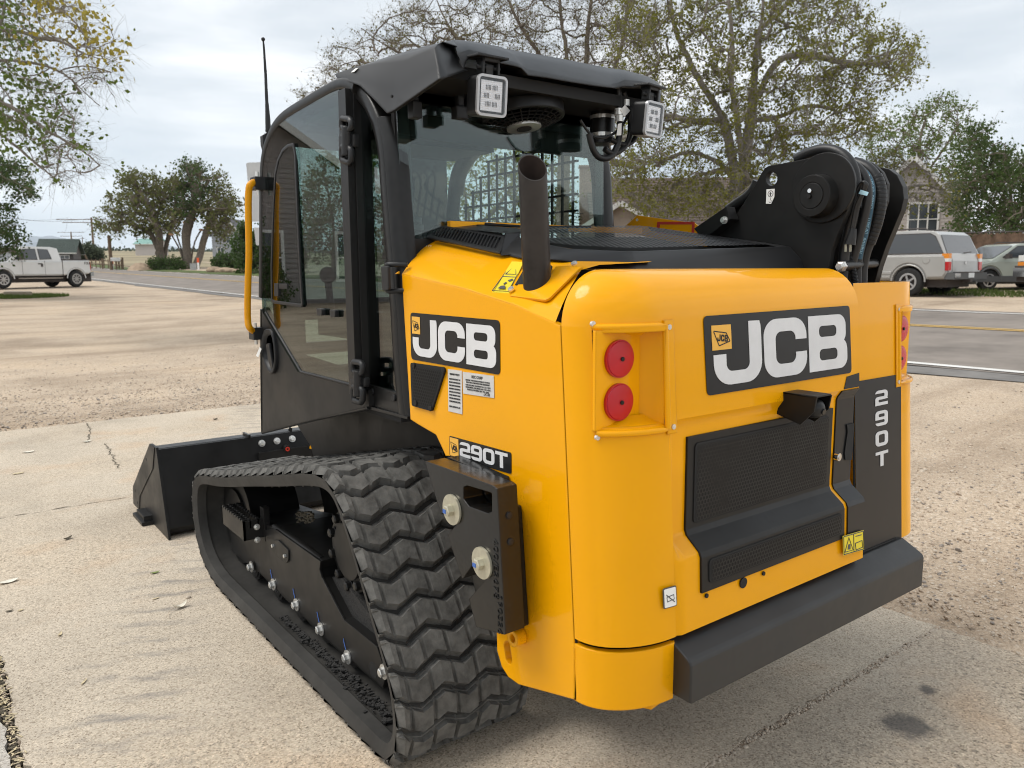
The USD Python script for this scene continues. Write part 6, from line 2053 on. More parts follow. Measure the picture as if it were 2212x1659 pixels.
# the tree whose branches hang in at the upper left
d_ = 14.0
tree("overhanging_tree", "tree at the upper left whose long drooping branches carry green and yellow leaves", "tree", stand(-150, d_),
     [[(-150, 620, 0), (-140, 420, 0), (-110, 260, 0), (-60, 120, 0), (-5, 64, 0), (10, 0, .1), (14, -80, .2)],
      [(-5, 66, 0), (48, 70, 0), (89, 83, -.1), (129, 89, -.2), (188, 118, -.3), (225, 128, -.35)],
      [(-90, 190, 0), (-40, 140, .1), (0, 131, .1), (32, 131, .1), (72, 136, .1), (115, 148, .05), (150, 169, 0), (183, 199, -.1), (215, 228, -.2)],
      [(134, 152, .05), (166, 144, 0), (204, 146, 0), (240, 156, 0)],
      [(-110, 260, 0), (-50, 215, -.2), (0, 221, -.2), (40, 239, -.2), (70, 258, -.25), (107, 285, -.3), (150, 309, -.35), (188, 333, -.4), (215, 358, -.45)],
      [(-120, 300, 0), (-40, 280, .25), (0, 290, .25), (54, 333, .2), (107, 376, .15), (132, 396, .1)]],
     [[(-80, -60), (110, -60), (150, 10), (215, 30), (250, 70), (265, 120), (235, 150), (170, 130), (110, 120), (40, 110), (-60, 110)],
      [(-80, 120), (20, 130), (90, 150), (120, 180), (140, 215), (180, 260), (180, 300), (160, 330), (120, 350), (60, 320), (20, 300), (-80, 300)],
      [(110, 150), (240, 150), (255, 190), (225, 240), (180, 215)], [(150, 300), (230, 330), (258, 375), (200, 375), (120, 400), (60, 350)]],
     d_, .75, 51, targets=330, twigs=6, twig_len=.62, leaf=(2.5, .095), leaf_m="leaf_green", bark="bark_grey", tip=.0046, droop=-.38, pipe=.46, twig_r=.0030,
     bare=lambda px, py: np.where(py < 130, .75, np.where(px > 165, .03, np.where((px > 90) & (py < 210), .12, np.where(py > 330, .06, np.where(px > 120, .45, .95))))),
     second=(lambda px, py: (py < 128) & (px > 55) & (px < 300), "leaf_yellow"))
tree("dense_tree", "dark green dense tree at the left edge, behind the drooping branches", "tree", stand(-60, 27),
     [[(-60, 600, 0), (-55, 480, 0), (-40, 400, 0), (-20, 340, 0)], [(-50, 450, 0), (-10, 400, 0), (40, 390, 0)], [(-55, 520, 0), (-20, 490, .3), (10, 480, .3)]],
     [[(-120, 330), (20, 345), (60, 365), (80, 390), (72, 425), (45, 440), (20, 405), (-120, 420)], [(-120, 440), (20, 445), (35, 490), (45, 520), (40, 545), (-120, 560)]],
     27, .9, 52, targets=260, twigs=8, twig_len=.45, leaf=(5.0, .105), leaf_m="leaf_dark", bark="bark", tip=.008)

# the pollarded cottonwoods across the road
d_ = 88.0
tree("pollarded_tree", "leaning old tree of two trunks, its rusty crown left of the cut-back trees", "tree", stand(352, d_),
     [[(352, 580, 0), (346, 550, 0), (333, 520, 0), (325, 505, 0), (300, 490, 0), (265, 478, 0)], [(355, 578, .5), (357, 545, .5), (362, 520, .4), (372, 480, .2), (380, 430, 0), (372, 390, 0)],
      [(345, 545, 0), (344, 515, -.5), (338, 485, -.8), (318, 440, -1), (300, 410, -1)]],
     [(205, 492), (235, 470), (225, 430), (250, 415), (262, 385), (300, 375), (330, 385), (370, 372), (400, 380), (405, 430), (390, 480), (370, 505), (330, 512), (300, 500), (250, 500)],
     d_, 2.2, 61, targets=190, twigs=9, twig_len=1.3, leaf=(3.6, .34), leaf_m="leaf_rust", bark="bark", tip=.040, pipe=.50, twig_r=.018)
tree("pollarded_tree", "old tree with sawn-off pale limb ends and a green crown beside the meter box", "tree", stand(408, d_ - 2),
     [[(408, 585, 0), (404, 550, 0), (402, 520, 0), (402, 498, 0), (412, 470, 0), (420, 430, 0), (415, 380, 0)], [(400, 583, 0), (390, 545, 0), (378, 520, 0), (370, 506, 0)], [(398, 580, .3), (392, 540, .3), (384, 515, .3), (381, 503, .3)],
      [(412, 582, .2), (416, 545, .2), (424, 515, .2), (435, 497, .2)], [(420, 583, -.2), (432, 550, -.2), (442, 520, -.2), (452, 492, -.2)], [(408, 540, .1), (410, 510, .1), (418, 480, .1)],
      [(430, 560, 0), (440, 520, 0), (455, 480, 0), (480, 450, 0), (490, 480, 0)]],
     [(385, 420), (390, 380), (400, 358), (430, 352), (455, 375), (478, 378), (490, 405), (510, 430), (520, 445), (500, 470), (500, 500), (480, 520), (455, 500), (430, 470), (400, 480), (380, 470)],
     d_ - 2, 2.0, 62, targets=170, twigs=9, twig_len=1.3, leaf=(3.2, .33), leaf_m="leaf_dark", bark="bark", tip=.042, pipe=.52, twig_r=.018,
     cut=[(370, 506, 0, .30), (381, 503, .3, .28), (402, 480, 0, .34), (419, 474, .1, .30), (435, 497, .2, .28), (452, 490, -.2, .30)], second=(lambda px, py: px > 440, "leaf_rust"))
for (px, d_, poly, lm, lab, n_, per, sz, sd) in (
    (555, 62, [(505, 560), (500, 520), (515, 490), (540, 478), (600, 470), (650, 490), (660, 590), (510, 590)], "leaf_dark", "dark green bushy tree behind the white sign backs", 150, 6, .26, 71),
    (480, 74, [(462, 588), (460, 562), (480, 545), (510, 550), (530, 565), (535, 592)], "leaf_dark", "low dark juniper bush right of the orange and white marker post", 90, 6, .22, 72),
    (355, 84, [(320, 580), (322, 566), (345, 560), (390, 562), (395, 582)], "leaf_dark", "low dark brush around the feet of the pollarded trees", 70, 6, .24, 73),
    (188, 140, [(160, 560), (162, 545), (175, 532), (198, 530), (214, 540), (218, 560)], "leaf_grey", "round grey-green bush beside the leaning utility pole", 90, 7, .42, 74)):
    tree("bush", lab, "bush", stand(px, d_), [[(px, poly[0][1], 0), (px, poly[0][1] - 14, 0)]], poly, d_, 1.0, sd, targets=n_, twigs=7, twig_len=.5 * d_ / 70, leaf=(per, sz), leaf_m=lm, tip=.012, twig_r=.008)

# behind the yard house, left of the picture: mirrored in the cab glass
tree("yard_tree", "tall dark tree behind the house across the yard", "tree", stand(-560, 27), [[(-560, 620, 0), (-560, 420, 0), (-570, 200, 0), (-580, 50, 0)], [(-560, 430, 0), (-680, 250, .5), (-740, 120, 1)], [(-560, 430, 0), (-470, 250, -.5), (-430, 120, -1)]],
     [(-800, 430), (-860, 150), (-650, -140), (-450, -80), (-370, 250), (-430, 430)], 27, 1.6, 81, targets=260, twigs=8, twig_len=.8, leaf=(4, .2), leaf_m="leaf_dark", bark="bark", tip=.014)
tree("yard_shrub", "dark shrub in front of the house across the yard", "shrub", stand(-1000, 14.6), [[(-1000, 720, 0), (-1000, 640, 0)]],
     [(-1120, 716), (-1110, 600), (-1040, 500), (-1000, 440), (-950, 520), (-890, 620), (-880, 716)], 14.6, .5, 82, targets=120, twigs=7, twig_len=.35, leaf=(5, .09), leaf_m="leaf_dark", bark="bark", tip=.008)
# ---------------------------------------------------------------- buildings, poles, signs, fences
mat("siding_tan", (.34, .28, .23), .8, var=.08, vscale=3, spec=.3)
mat("siding_white", (.44, .40, .375), .7, var=.07, vscale=3, spec=.3)
mat("siding_grey", (.30, .31, .33), .8, var=.1, vscale=2)
mat("siding_mauve", (.33, .29, .28), .75, var=.06, vscale=3, spec=.3)
mat("shingle_brown", (.135, .105, .090), .9, var=.3, vscale=9, spec=.2, bump=.8, bscale=8)
mat("shingle_grey", (.15, .15, .16), .9, var=.25, vscale=6, spec=.2)
mat("roof_green", (.018, .034, .026), .6, var=.2, vscale=.8)
mat("roof_green_light", (.20, .36, .32), .5, var=.1, vscale=.8)
mat("trim_white", (.66, .65, .63), .6, var=.05)
mat("trim_dark", (.055, .045, .042), .7)
mat("brick_pink", (.38, .26, .22), .85, var=.3, vscale=16)
mat("window_dark", (.035, .04, .045), .10, spec=.7)
mat("wood_post", (.16, .115, .08), .9, var=.3, vscale=6, spec=.2)
mat("wood_fence", (.15, .10, .07), .9, var=.35, vscale=4, spec=.2)
mat("sign_back", (.50, .51, .51), .45, var=.06, vscale=5)
mat("galvanised", (.35, .36, .36), .45, metal=.7, var=.15, vscale=9)
mat("marker_orange", (.72, .09, .02), .5)
mat("marker_white", (.75, .74, .72), .5)
mat("dirt", (.33, .25, .18), .95, var=.3, vscale=2, spec=.1, bump=.8, bscale=8)


def frame_part(parent, name, mesh, R, c, m, smooth=False, kind=None):
    v, f = arr(mesh)
    return part(parent, name, (v @ np.asarray(R).T + np.asarray(c), f), m, smooth, kind=kind)


def siding(w, z0, z1, course=.2, gable=None, t=.02):
    """Lapped boards on the plane y = 0 facing -y; width w centred, gable: height of the triangle on top."""
    ms = []
    z = z0
    top = z1 + (gable or 0)
    while z < top - .02:
        zt = min(z + course, top)
        wa = w if z <= z1 or not gable else w * (1 - (z - z1) / gable)
        wb = w if zt <= z1 or not gable else w * (1 - (zt - z1) / gable)
        if max(wa, wb) > .1:
            ms.append(loft(np.array([[(-wa / 2, -.028, z), (wa / 2, -.028, z), (wa / 2, .05, z), (-wa / 2, .05, z)], [(-wb / 2, -.004, zt), (wb / 2, -.004, zt), (wb / 2, .05, zt), (-wb / 2, .05, zt)]])))
        z += course
    return join(*ms)


def house(name, label, c, yaw, w, d, h, ridge, wall, roof, along="x", over=.45, windows=(), cat="house", chimney=None, course=.2, door=None, trim="trim_white"):
    """A gabled house: local x is the width of the front (facing -y), ridge along x or y."""
    c = np.asarray(c, float)
    R = rotz(yaw)
    hs = world_thing(name, label, cat, c)
    P_ = lambda nm, m, mt, par=hs, **k: frame_part(par, nm, m, R, c, mt, **k)
    g = ridge - h
    gx_ = along == "y"
    P_("front_wall", siding(w, 0, h, course, g if gx_ else None), wall)
    for s in (1, -1):
        m = arr(siding(d, 0, h, course, None if gx_ else g))
        a = rotz(math.pi / 2 * s)
        P_("side_wall", (m[0] @ a.T + (w / 2 * s, d / 2, 0), m[1]), wall)
    m = arr(siding(w, 0, h, course, g if gx_ else None))
    P_("back_wall", (m[0] @ rotz(math.pi).T + (0, d, 0), m[1]), wall)
    half = (w if gx_ else d) / 2
    sl = math.hypot(half, g)
    eave = over
    for s in (1, -1):
        if gx_:
            a, b = np.array([0, 0, ridge]), np.array([s * (half + eave), 0, h - g / half * eave])
            q_ = [a + (0, -over, 0), a + (0, d + over, 0), b + (0, d + over, 0), b + (0, -over, 0)]
        else:
            a, b = np.array([0, d / 2, ridge]), np.array([0, d / 2 + s * (half + eave), h - g / half * eave])
            q_ = [a + (-w / 2 - over, 0, 0), a + (w / 2 + over, 0, 0), b + (w / 2 + over, 0, 0), b + (-w / 2 - over, 0, 0)]
        q_ = np.array(q_, float)
        n_ = unit(np.cross(q_[1] - q_[0], q_[3] - q_[0]))
        n_ = n_ if n_[2] > 0 else -n_
        rf = P_("roof", plate(q_, .14, n_), roof)
        nrow = max(int(np.linalg.norm(q_[3] - q_[0]) / .28), 3)
        rows_ = []
        for k in range(nrow):
            t0, t1 = k / nrow, (k + 1) / nrow
            aa, bb = q_[0] * (1 - t0) + q_[3] * t0, q_[1] * (1 - t0) + q_[2] * t0
            cc_, dd_ = q_[1] * (1 - t1) + q_[2] * t1, q_[0] * (1 - t1) + q_[3] * t1
            rows_.append(loft(np.array([[aa + n_ * .142, bb + n_ * .142, bb + n_ * .15, aa + n_ * .15], [dd_ + n_ * .142, cc_ + n_ * .142, cc_ + n_ * .175, dd_ + n_ * .175]])))
        frame_part(rf, "shingle_courses", join(*rows_), R, c, roof, kind="stuff")
        P_("fascia", plate([q_[3] + n_ * .16, q_[2] + n_ * .16, q_[2] - n_ * .06, q_[3] - n_ * .06], .03, q_[3] - q_[0]), trim)
        if gx_:
            P_("rake_board", plate([q_[0] + n_ * .16, q_[3] + n_ * .16, q_[3] - n_ * .07, q_[0] - n_ * .07], .03, (0, -1, 0)), trim)
    for face, x, z, ww, wh, panes in windows:
        # face: 0 front, 1 right side, -1 left side
        a = rotz(math.pi / 2 * face)
        o_ = np.array([w / 2 * face, d / 2, 0]) if face else np.zeros(3)
        T = lambda m_: (arr(m_)[0] @ a.T + o_, arr(m_)[1])
        fr = P_("window", T(join(span((x - ww / 2 - .10, -.075, z - .1), (x - ww / 2, .03, z + wh + .1)), span((x + ww / 2, -.075, z - .1), (x + ww / 2 + .10, .03, z + wh + .1)), span((x - ww / 2, -.075, z + wh), (x + ww / 2, .03, z + wh + .1)), span((x - ww / 2, -.085, z - .1), (x + ww / 2, .03, z)))), trim)
        frame_part(fr, "pane", T(span((x - ww / 2, -.035, z), (x + ww / 2, -.03, z + wh))), R, c, "window_dark")
        for k in range(1, panes):
            xx = x - ww / 2 + ww * k / panes
            frame_part(fr, "mullion", T(span((xx - .035, -.06, z), (xx + .035, -.033, z + wh))), R, c, trim)
        frame_part(fr, "sash_bar", T(span((x - ww / 2, -.055, z + wh * .46), (x + ww / 2, -.033, z + wh * .46 + .05))), R, c, trim)
    if door:
        x, ww, wh = door
        dr = P_("door", span((x - ww / 2, -.06, 0), (x + ww / 2, -.03, wh)), "trim_dark")
        frame_part(dr, "door_frame", join(span((x - ww / 2 - .1, -.08, 0), (x - ww / 2, .0, wh + .1)), span((x + ww / 2, -.08, 0), (x + ww / 2 + .1, .0, wh + .1)), span((x - ww / 2, -.08, wh), (x + ww / 2, 0, wh + .1))), R, c, trim)
    if chimney:
        x, y, sx, sy, zt = chimney
        ch = P_("chimney", span((x - sx / 2, y - sy / 2, 0), (x + sx / 2, y + sy / 2, zt)), "brick_pink")
        frame_part(ch, "chimney_cap", span((x - sx / 2 - .06, y - sy / 2 - .06, zt), (x + sx / 2 + .06, y + sy / 2 + .06, zt + .1)), R, c, "brick_pink")
    return hs


def face_view(px):
    """Yaw that turns a front towards the camera at column px."""
    p = depth_at(px, 570, 10) - EYE
    return math.atan2(-p[0], p[1])


b = stand(1475, 41); b[2] -= .2
house("brown_house", "tan sided house under a broad brown shingle roof behind the big tree", b, face_view(1475) + .18, 8.6, 8.5, 2.55, 5.6, "siding_tan", "shingle_brown", "x", .6, windows=((0, -2.0, 1.0, 1.3, 1.1, 2), (0, 1.8, 1.0, 1.5, 1.1, 2)), chimney=(-4.9, 3.2, .85, .7, 6.2))
b = stand(1345, 37); b[2] -= .1
house("garage_wing", "low tan gabled wing with a brown roof seen between cab and chimney", b, face_view(1345) - .35, 4.6, 6.0, 2.3, 3.6, "siding_tan", "shingle_brown", "y", .4, windows=((0, 1.1, .2, 1.6, 1.8, 2),), cat="house")
b = stand(1318, 62)
house("green_roof_cottage", "small cream cottage with a dark green roof far behind the brown house", b, face_view(1318), 3.4, 5, 5.2, 6.3, "siding_white", "roof_green", "y", .35, cat="house")
b = stand(1958, 44.0); b[2] -= .1
house("white_house", "white clapboard house with a triple window in its gable end behind the parked cars", b, face_view(1958) + .05, 5.5, 9, 3.45, 6.3, "siding_white", "shingle_grey", "y", .35, windows=((0, .68, 2.2, 1.4, 1.6, 3),), course=.2)
b = stand(124, 122)
house("dark_house", "low house with a dark green roof and a white porch behind the pickup's cab", b, face_view(124) - .2, 4.6, 6, 2.0, 3.9, "trim_dark", "roof_green", "x", .6, windows=((0, .5, .3, 2.4, 1.0, 4),), course=.4)
b = stand(318, 215)
house("white_shed", "white shed with a pale green roof and a tan end wall beyond the dirt pile", b, face_view(318) - .55, 6.4, 5.5, 3.3, 4.7, "siding_white", "roof_green_light", "x", .4, windows=((-1, 0, .2, 1.2, 1.9, 2),), cat="shed", course=.6)
b = stand(492, 150)
house("grey_house", "grey house with white trimmed gables behind the roadside bushes", b, face_view(492) - .3, 5.5, 9, 5.0, 8.0, "siding_grey", "shingle_grey", "y", .5, windows=((0, 0, 3.2, 1.4, 1.5, 2), (0, -1.2, .8, 1.2, 1.4, 2)), course=.35)
# the house beside the yard, left of the picture; the cab's glass mirrors it
house("yard_house", "mauve sided house across the yard, mirrored in the cab's door glass", (-9.0, 24.0, .28), .10, 9.0, 7.5, 3.1, 5.9, "siding_mauve", "shingle_grey", "y", .4, windows=((0, -2.5, .9, 1.0, 1.5, 1), (0, .4, .9, 1.0, 1.5, 1), (0, 2.6, .9, 1.0, 1.5, 1)), course=.16, trim="trim_white")
tree("spruce_shrub", "dark pointed shrub before the house across the yard", "shrub", (-7.6, 20.5, .2), [[(-700, 600, 0), (-700, 590, 0)]] if False else [], [(0, 0), (1, 0), (1, 1)], 10, .1, 3, targets=4, twigs=1) if False else None


def pole(px, py0, py1, depth, arms, label, lean=0.0, r=.15):
    b = stand(px, depth)
    top = depth_at(px + lean, py0, depth)
    top[:2] = top[:2]
    p = world_thing("utility_pole", label, "utility pole", b, "utility poles along the road")
    part(p, "pole", tube(np.array([b - LZ * .3, top]), [r, r * .7], 8), "wood_post", 60)
    rt = np.array([ROWS[0][0], ROWS[0][1], 0]); rt = unit(rt)
    H = top[2] - b[2]
    for fz, w_, sh in arms:
        c_ = b + (top - b) * fz
        part(p, "crossarm", box(c_ + rt * sh, (w_, .12, .14), np.column_stack([rt, unit(np.cross(LZ, rt)), LZ])), "wood_post")
        for k in (-.46, -.2, .2, .46):
            q_ = c_ + rt * (sh + w_ * k) + LZ * .07
            part(p, "insulator", cyl(q_, q_ + LZ * .2, .06, 6), "galvanised")
    return top


tp1 = pole(205, 470, 574, 165, ((.955, 10.5 * 1.0, -2.2), (.885, 6.5, -3.0)), "tall leaning utility pole right of the pickup, with two crossarms", -8, .26)
tp2 = pole(159, 501, 557, 300, ((.98, 19 * .55, 0), (.80, 8.5, 0)), "distant double-armed utility pole above the dark house", -6, .34)
pole(146, 522, 557, 330, ((.9, .5, 0),), "bare distant utility pole left of the double-armed one", -4, .36)
pole(180, 512, 540, 420, ((.9, 3, 0),), "far thin utility pole over the grey bush", -2, .30)
pole(165, 527, 556, 430, ((.9, 2.4, 0),), "shortest far utility pole beside the double-armed one", -2, .28)
rtv = unit(np.array([ROWS[0][0], ROWS[0][1], 0]))
for k in (-1, 1):
    a, b_ = tp1 + rtv * (k * 3 - 2), tp2 + rtv * k * 3
    mid_ = (a + b_) / 2 - LZ * 1.5
    solo("power_line", tube(spline(np.array([a, mid_, b_]), 12), .02, 4), "trim_dark", ("upper", "lower")[(k + 1) // 2] + " dark overhead wire between the two armed poles", "power line", "overhead wires along the road")
    c_ = depth_at(-60, 452 + k * 4, 120)
    solo("power_line", tube(spline(np.array([a, (a + c_) / 2 - LZ * 1.2, c_]), 12), .02, 4), "trim_dark", ("upper", "lower")[(k + 1) // 2] + " dark overhead wire running out of the left edge", "power line", "overhead wires leaving the picture")

# posts and rails left of the trees
posts = [(197, 551, 576), (221, 558, 576), (257, 560, 579), (265, 556, 580), (240, 509, 575)]
for i, (px, y0, y1) in enumerate(posts):
    d_ = 96 - i * 1.5
    b = stand(px, d_)
    lab = ("slanting thin fence post nearest the pickup", "short brown fence post left of the tall post", "short fence post left of the last one", "thick fence post at the end of the rail fence", "tall bare weathered post standing above the rail fence")[i]
    t_ = depth_at(px, y0, d_)
    solo("fence_post", tube(np.array([b - LZ * .2, (b[0] + (-.6 if i == 0 else 0), b[1], max(t_[2], b[2] + .9))]), .11 if i < 4 else .20, 7), "wood_post", lab, "fence post")
a, b_ = stand(190, 98), stand(262, 92)
rf = world_thing("rail_fence", "low rail fence with wire between weathered posts along the field", "fence", (a + b_) / 2)
for k in range(9):
    p = a + (b_ - a) * k / 8; p[2] = float(terrain(p[0], p[1]))
    part(rf, "picket_post", tube(np.array([p, p + LZ * 1.15]), .06, 5), "wood_post")
for hz in (.5, .95):
    part(rf, "rail", tube(np.array([a + LZ * hz, b_ + LZ * hz]), .05, 5), "wood_post")
for px, y0, d_, lab in ((428, 557, 80, "leaning orange-topped white marker post beside the pollarded trees"), (243, 563, 92, "small orange and white marker post at the foot of the tall post")):
    b = stand(px, d_); t_ = depth_at(px - 2, y0, d_)
    H = max(t_[2] - b[2], .8)
    mk = world_thing("marker_post", lab, "marker post", b)
    part(mk, "post", span(b + (-.09, -.05, -.1), b + (.09, .05, H * .6)), "marker_white")
    part(mk, "orange_band", span(b + (-.095, -.055, H * .6), b + (.095, .055, H)), "marker_orange")
b = stand(417, 79)
mb = world_thing("meter_box", "small grey utility meter box beside the marker post", "meter box", b)
part(mb, "cabinet", span(b + (-.27, -.2, 0), b + (.27, .2, .62)), "galvanised"); part(mb, "cover", span(b + (-.29, -.22, .62), b + (.29, .22, .68)), "galvanised")
b = stand(250, 90)
mx = world_thing("mailbox", "white mailbox on a post beside the tall bare post", "mailbox", b)
part(mx, "post", span(b + (-.05, -.05, 0), b + (.05, .05, 1.0)), "wood_post")
part(mx, "box", join(span(b + (-.5, -.15, 1.0), b + (.5, .15, 1.25)), cyl(b + (-.5, 0, 1.25), b + (.5, 0, 1.25), .15, 12)), "marker_white")
b = stand(302, 84)
gxp, gyp = np.meshgrid(np.linspace(-1, 1, 24), np.linspace(-1, 1, 14), indexing="ij")
hh = np.clip(1 - gxp ** 2 - gyp ** 2, 0, 1) ** .8 * (.7 + .6 * meshkit.fbm(np.stack([gxp * 3, gyp * 3, gxp * 0], -1), 3, 4))
solo("dirt_pile", grid(np.stack([b[0] + gxp * 1.3, b[1] + gyp * 1.6, b[2] - .05 + hh * .9], -1)), "dirt", "low pile of brown dirt by the fence post", "dirt pile", smooth=True)
rng = np.random.default_rng(17)
for i, px in enumerate((463, 475, 487, 500, 514, 530)):
    b = stand(px, 68 - i * .8)
    s = rng.uniform(.35, .6)
    m = trimesh.creation.icosphere(2, 1.0); v = np.array(m.vertices)
    v = v * (1 + .3 * (meshkit.fbm(v * 1.5 + i * 7, 3, i)[:, None] - .5)) * (s * 1.3, s, s * .6) + b + LZ * s * .25
    solo("boulder", (v, np.array(m.faces)), "dirt", ("first", "second", "third", "fourth", "fifth", "last")[i] + " boulder from the left in the row below the dark junipers", "boulder", "boulders edging the verge across the road", smooth=True)

# road sign seen from behind
d_ = 20.0
sp_ = world_thing("road_sign", "pair of pale road signs on one post, seen from behind", "road sign", stand(566, d_))
up_ = np.array([depth_at(*p, d_) for p in ((531, 354), (600, 349), (594, 476), (542, 479))])
lo_ = np.array([depth_at(*p, d_) for p in ((548, 492), (588, 491), (584, 528), (553, 530))])
part(sp_, "sign_plate", plate(up_, .004, (.3, 1, 0), rnd=.05), "sign_back")
part(sp_, "sign_plate", plate(lo_, .004, (.3, 1, 0), rnd=.03), "sign_back")
b = stand(566, d_)
part(sp_, "sign_post", tube(np.array([b - LZ * .2, depth_at(567, 352, d_) + (.03, .06, 0)]), .028, 8), "galvanised")
for py in (385, 450, 510):
    c = depth_at(566, py, d_) - np.array([.02, .02, 0])
    part(sp_, "sign_bolt", box(c, (.02, .02, .02)), "galvanised")

# wooden fence behind the wagon
a, b_ = stand(2064, 33.5), stand(2235, 31)
fc_ = world_thing("picket_fence", "brown close-boarded fence behind the green wagon", "fence", (a + b_) / 2)
n = 52
for k in range(n):
    p = a + (b_ - a) * k / n
    p[2] = float(terrain(p[0], p[1]))
    dirv = unit(b_ - a)
    part(fc_, "picket", box(p + LZ * (.93 + .03 * math.sin(k * 1.7)), (np.linalg.norm(b_ - a) / n * .86, .025, 1.75), np.column_stack([unit((dirv[0], dirv[1], 0)), unit(np.cross(LZ, dirv)), LZ])), "wood_fence")
part(fc_, "rail", tube(np.array([a + LZ * 1.86, b_ + LZ * 1.86]), .035, 6), "trim_dark")

# verge and roadside grass, field beyond
vy = RY[RY > 40]
solo("far_verge", strip(16.7, 19.5, .02, RY[RY > 24], wob=.25, seed=6), "grass", kind="structure")
FX_ = np.linspace(20, 900, 30); FX2 = np.linspace(-500, 7.0, 30)
for nm_, xs_ in (("field", FX_), ("field", FX2)):
    ys_ = np.r_[np.linspace(98, 170, 14), np.linspace(170, 1600, 26)]
    XX, YY = np.meshgrid(xs_, ys_, indexing="ij")
    solo(nm_, grid(np.stack([XX, YY, terrain(XX, YY) + .06 + (YY - 98) * .0004], -1)), "field", kind="structure", smooth=True)
rng = np.random.default_rng(23)
C = []
for i in range(900):
    px = rng.uniform(-100, 760)
    dd = rng.choice([520, 640, 800, 1000]) + rng.uniform(-40, 40)
    p = stand(px, dd)
    k = rng.integers(2, 8)
    for _ in range(k):
        C.append(p + np.array([rng.normal(0, 4), rng.normal(0, 4), abs(rng.normal(0, .9)) + .3]))
leaf_mat("far_leaf", [(0, (.05, .065, .04)), (.6, (.08, .09, .05)), (1, (.13, .12, .07))], .1)
solo("distant_treeline", leaves(np.array(C), 2.3, rng), "far_leaf", kind="stuff", label="low hazy line of trees along the far fields", cat="treeline")


def grass_patch(name, label, cx, cy, rx, ry, n, h, seed):
    rng = np.random.default_rng(seed)
    a, r = rng.uniform(0, 2 * math.pi, n), np.sqrt(rng.uniform(0, 1, n))
    x, y = cx + np.cos(a) * r * rx, cy + np.sin(a) * r * ry
    z = terrain(x, y)
    P0 = np.stack([x, y, z], 1)
    d = rng.normal(0, .35, (n, 3)); d[:, 2] = 1
    L = h * rng.uniform(.5, 1.3, (n, 1))
    s = unit_rows(rng.normal(0, 1, (n, 3)) * (1, 1, 0)) * .012 * (1 + h * 3)
    V = np.stack([P0 - s, P0 + s, P0 + d * L], 1).reshape(-1, 3)
    solo(name, (V, np.arange(n * 3).reshape(-1, 3)), "grass_blade", label, "grass", kind="stuff")


g0 = hit(60, 640)
grass_patch("grass", "green grass strip below the white pickup", g0[0] - .8, g0[1] - .3, 2.1, 1.5, 5200, .10, 1)
p0, p1, p2, p3 = (hit(*p) for p in ((8, 640), (70, 641), (66, 636), (14, 635)))
solo("concrete_pad", extrude_poly(sg.Polygon([p[:2] for p in (p0, p1, p2, p3)]), np.zeros(3), LX, LY, LZ, float(p0[2]) + .02, float(p0[2]) + .16), "concrete", kind="structure")
gw = stand(2085, 22.5)
grass_patch("weeds", "weedy green tufts under the parked cars", gw[0], gw[1], 1.3, 3.4, 2200, .12, 2)
# ---------------------------------------------------------------- parked vehicles (local frame: x forward, y left, z up, origin on the ground under the middle)
def car_paint(name, base, metal=.0, rough=.35):
    mat(name, base, rough, metal=metal, coat=.8, coat_rough=.06, var=.06, vscale=1.5, bevel=.03)


car_paint("car_white", (.62, .62, .61))
car_paint("car_silver", (.34, .335, .32), .2)
car_paint("car_sage", (.42, .45, .39), .2)
car_paint("car_grey", (.34, .35, .37), .2)
mat("cladding", (.075, .078, .08), .6)
mat("tyre", (.018, .018, .018), .8, spec=.3, var=.3, vscale=12)
mat("alloy", (.52, .52, .52), .3, metal=.9)
mat("tail_red", (.40, .012, .015), .2, coat=.6)
mat("tail_amber", (.65, .22, .02), .2, coat=.6)
mat("lamp_clear", (.62, .62, .60), .12, coat=1.0)
mat("plate_white", (.62, .65, .66), .4)


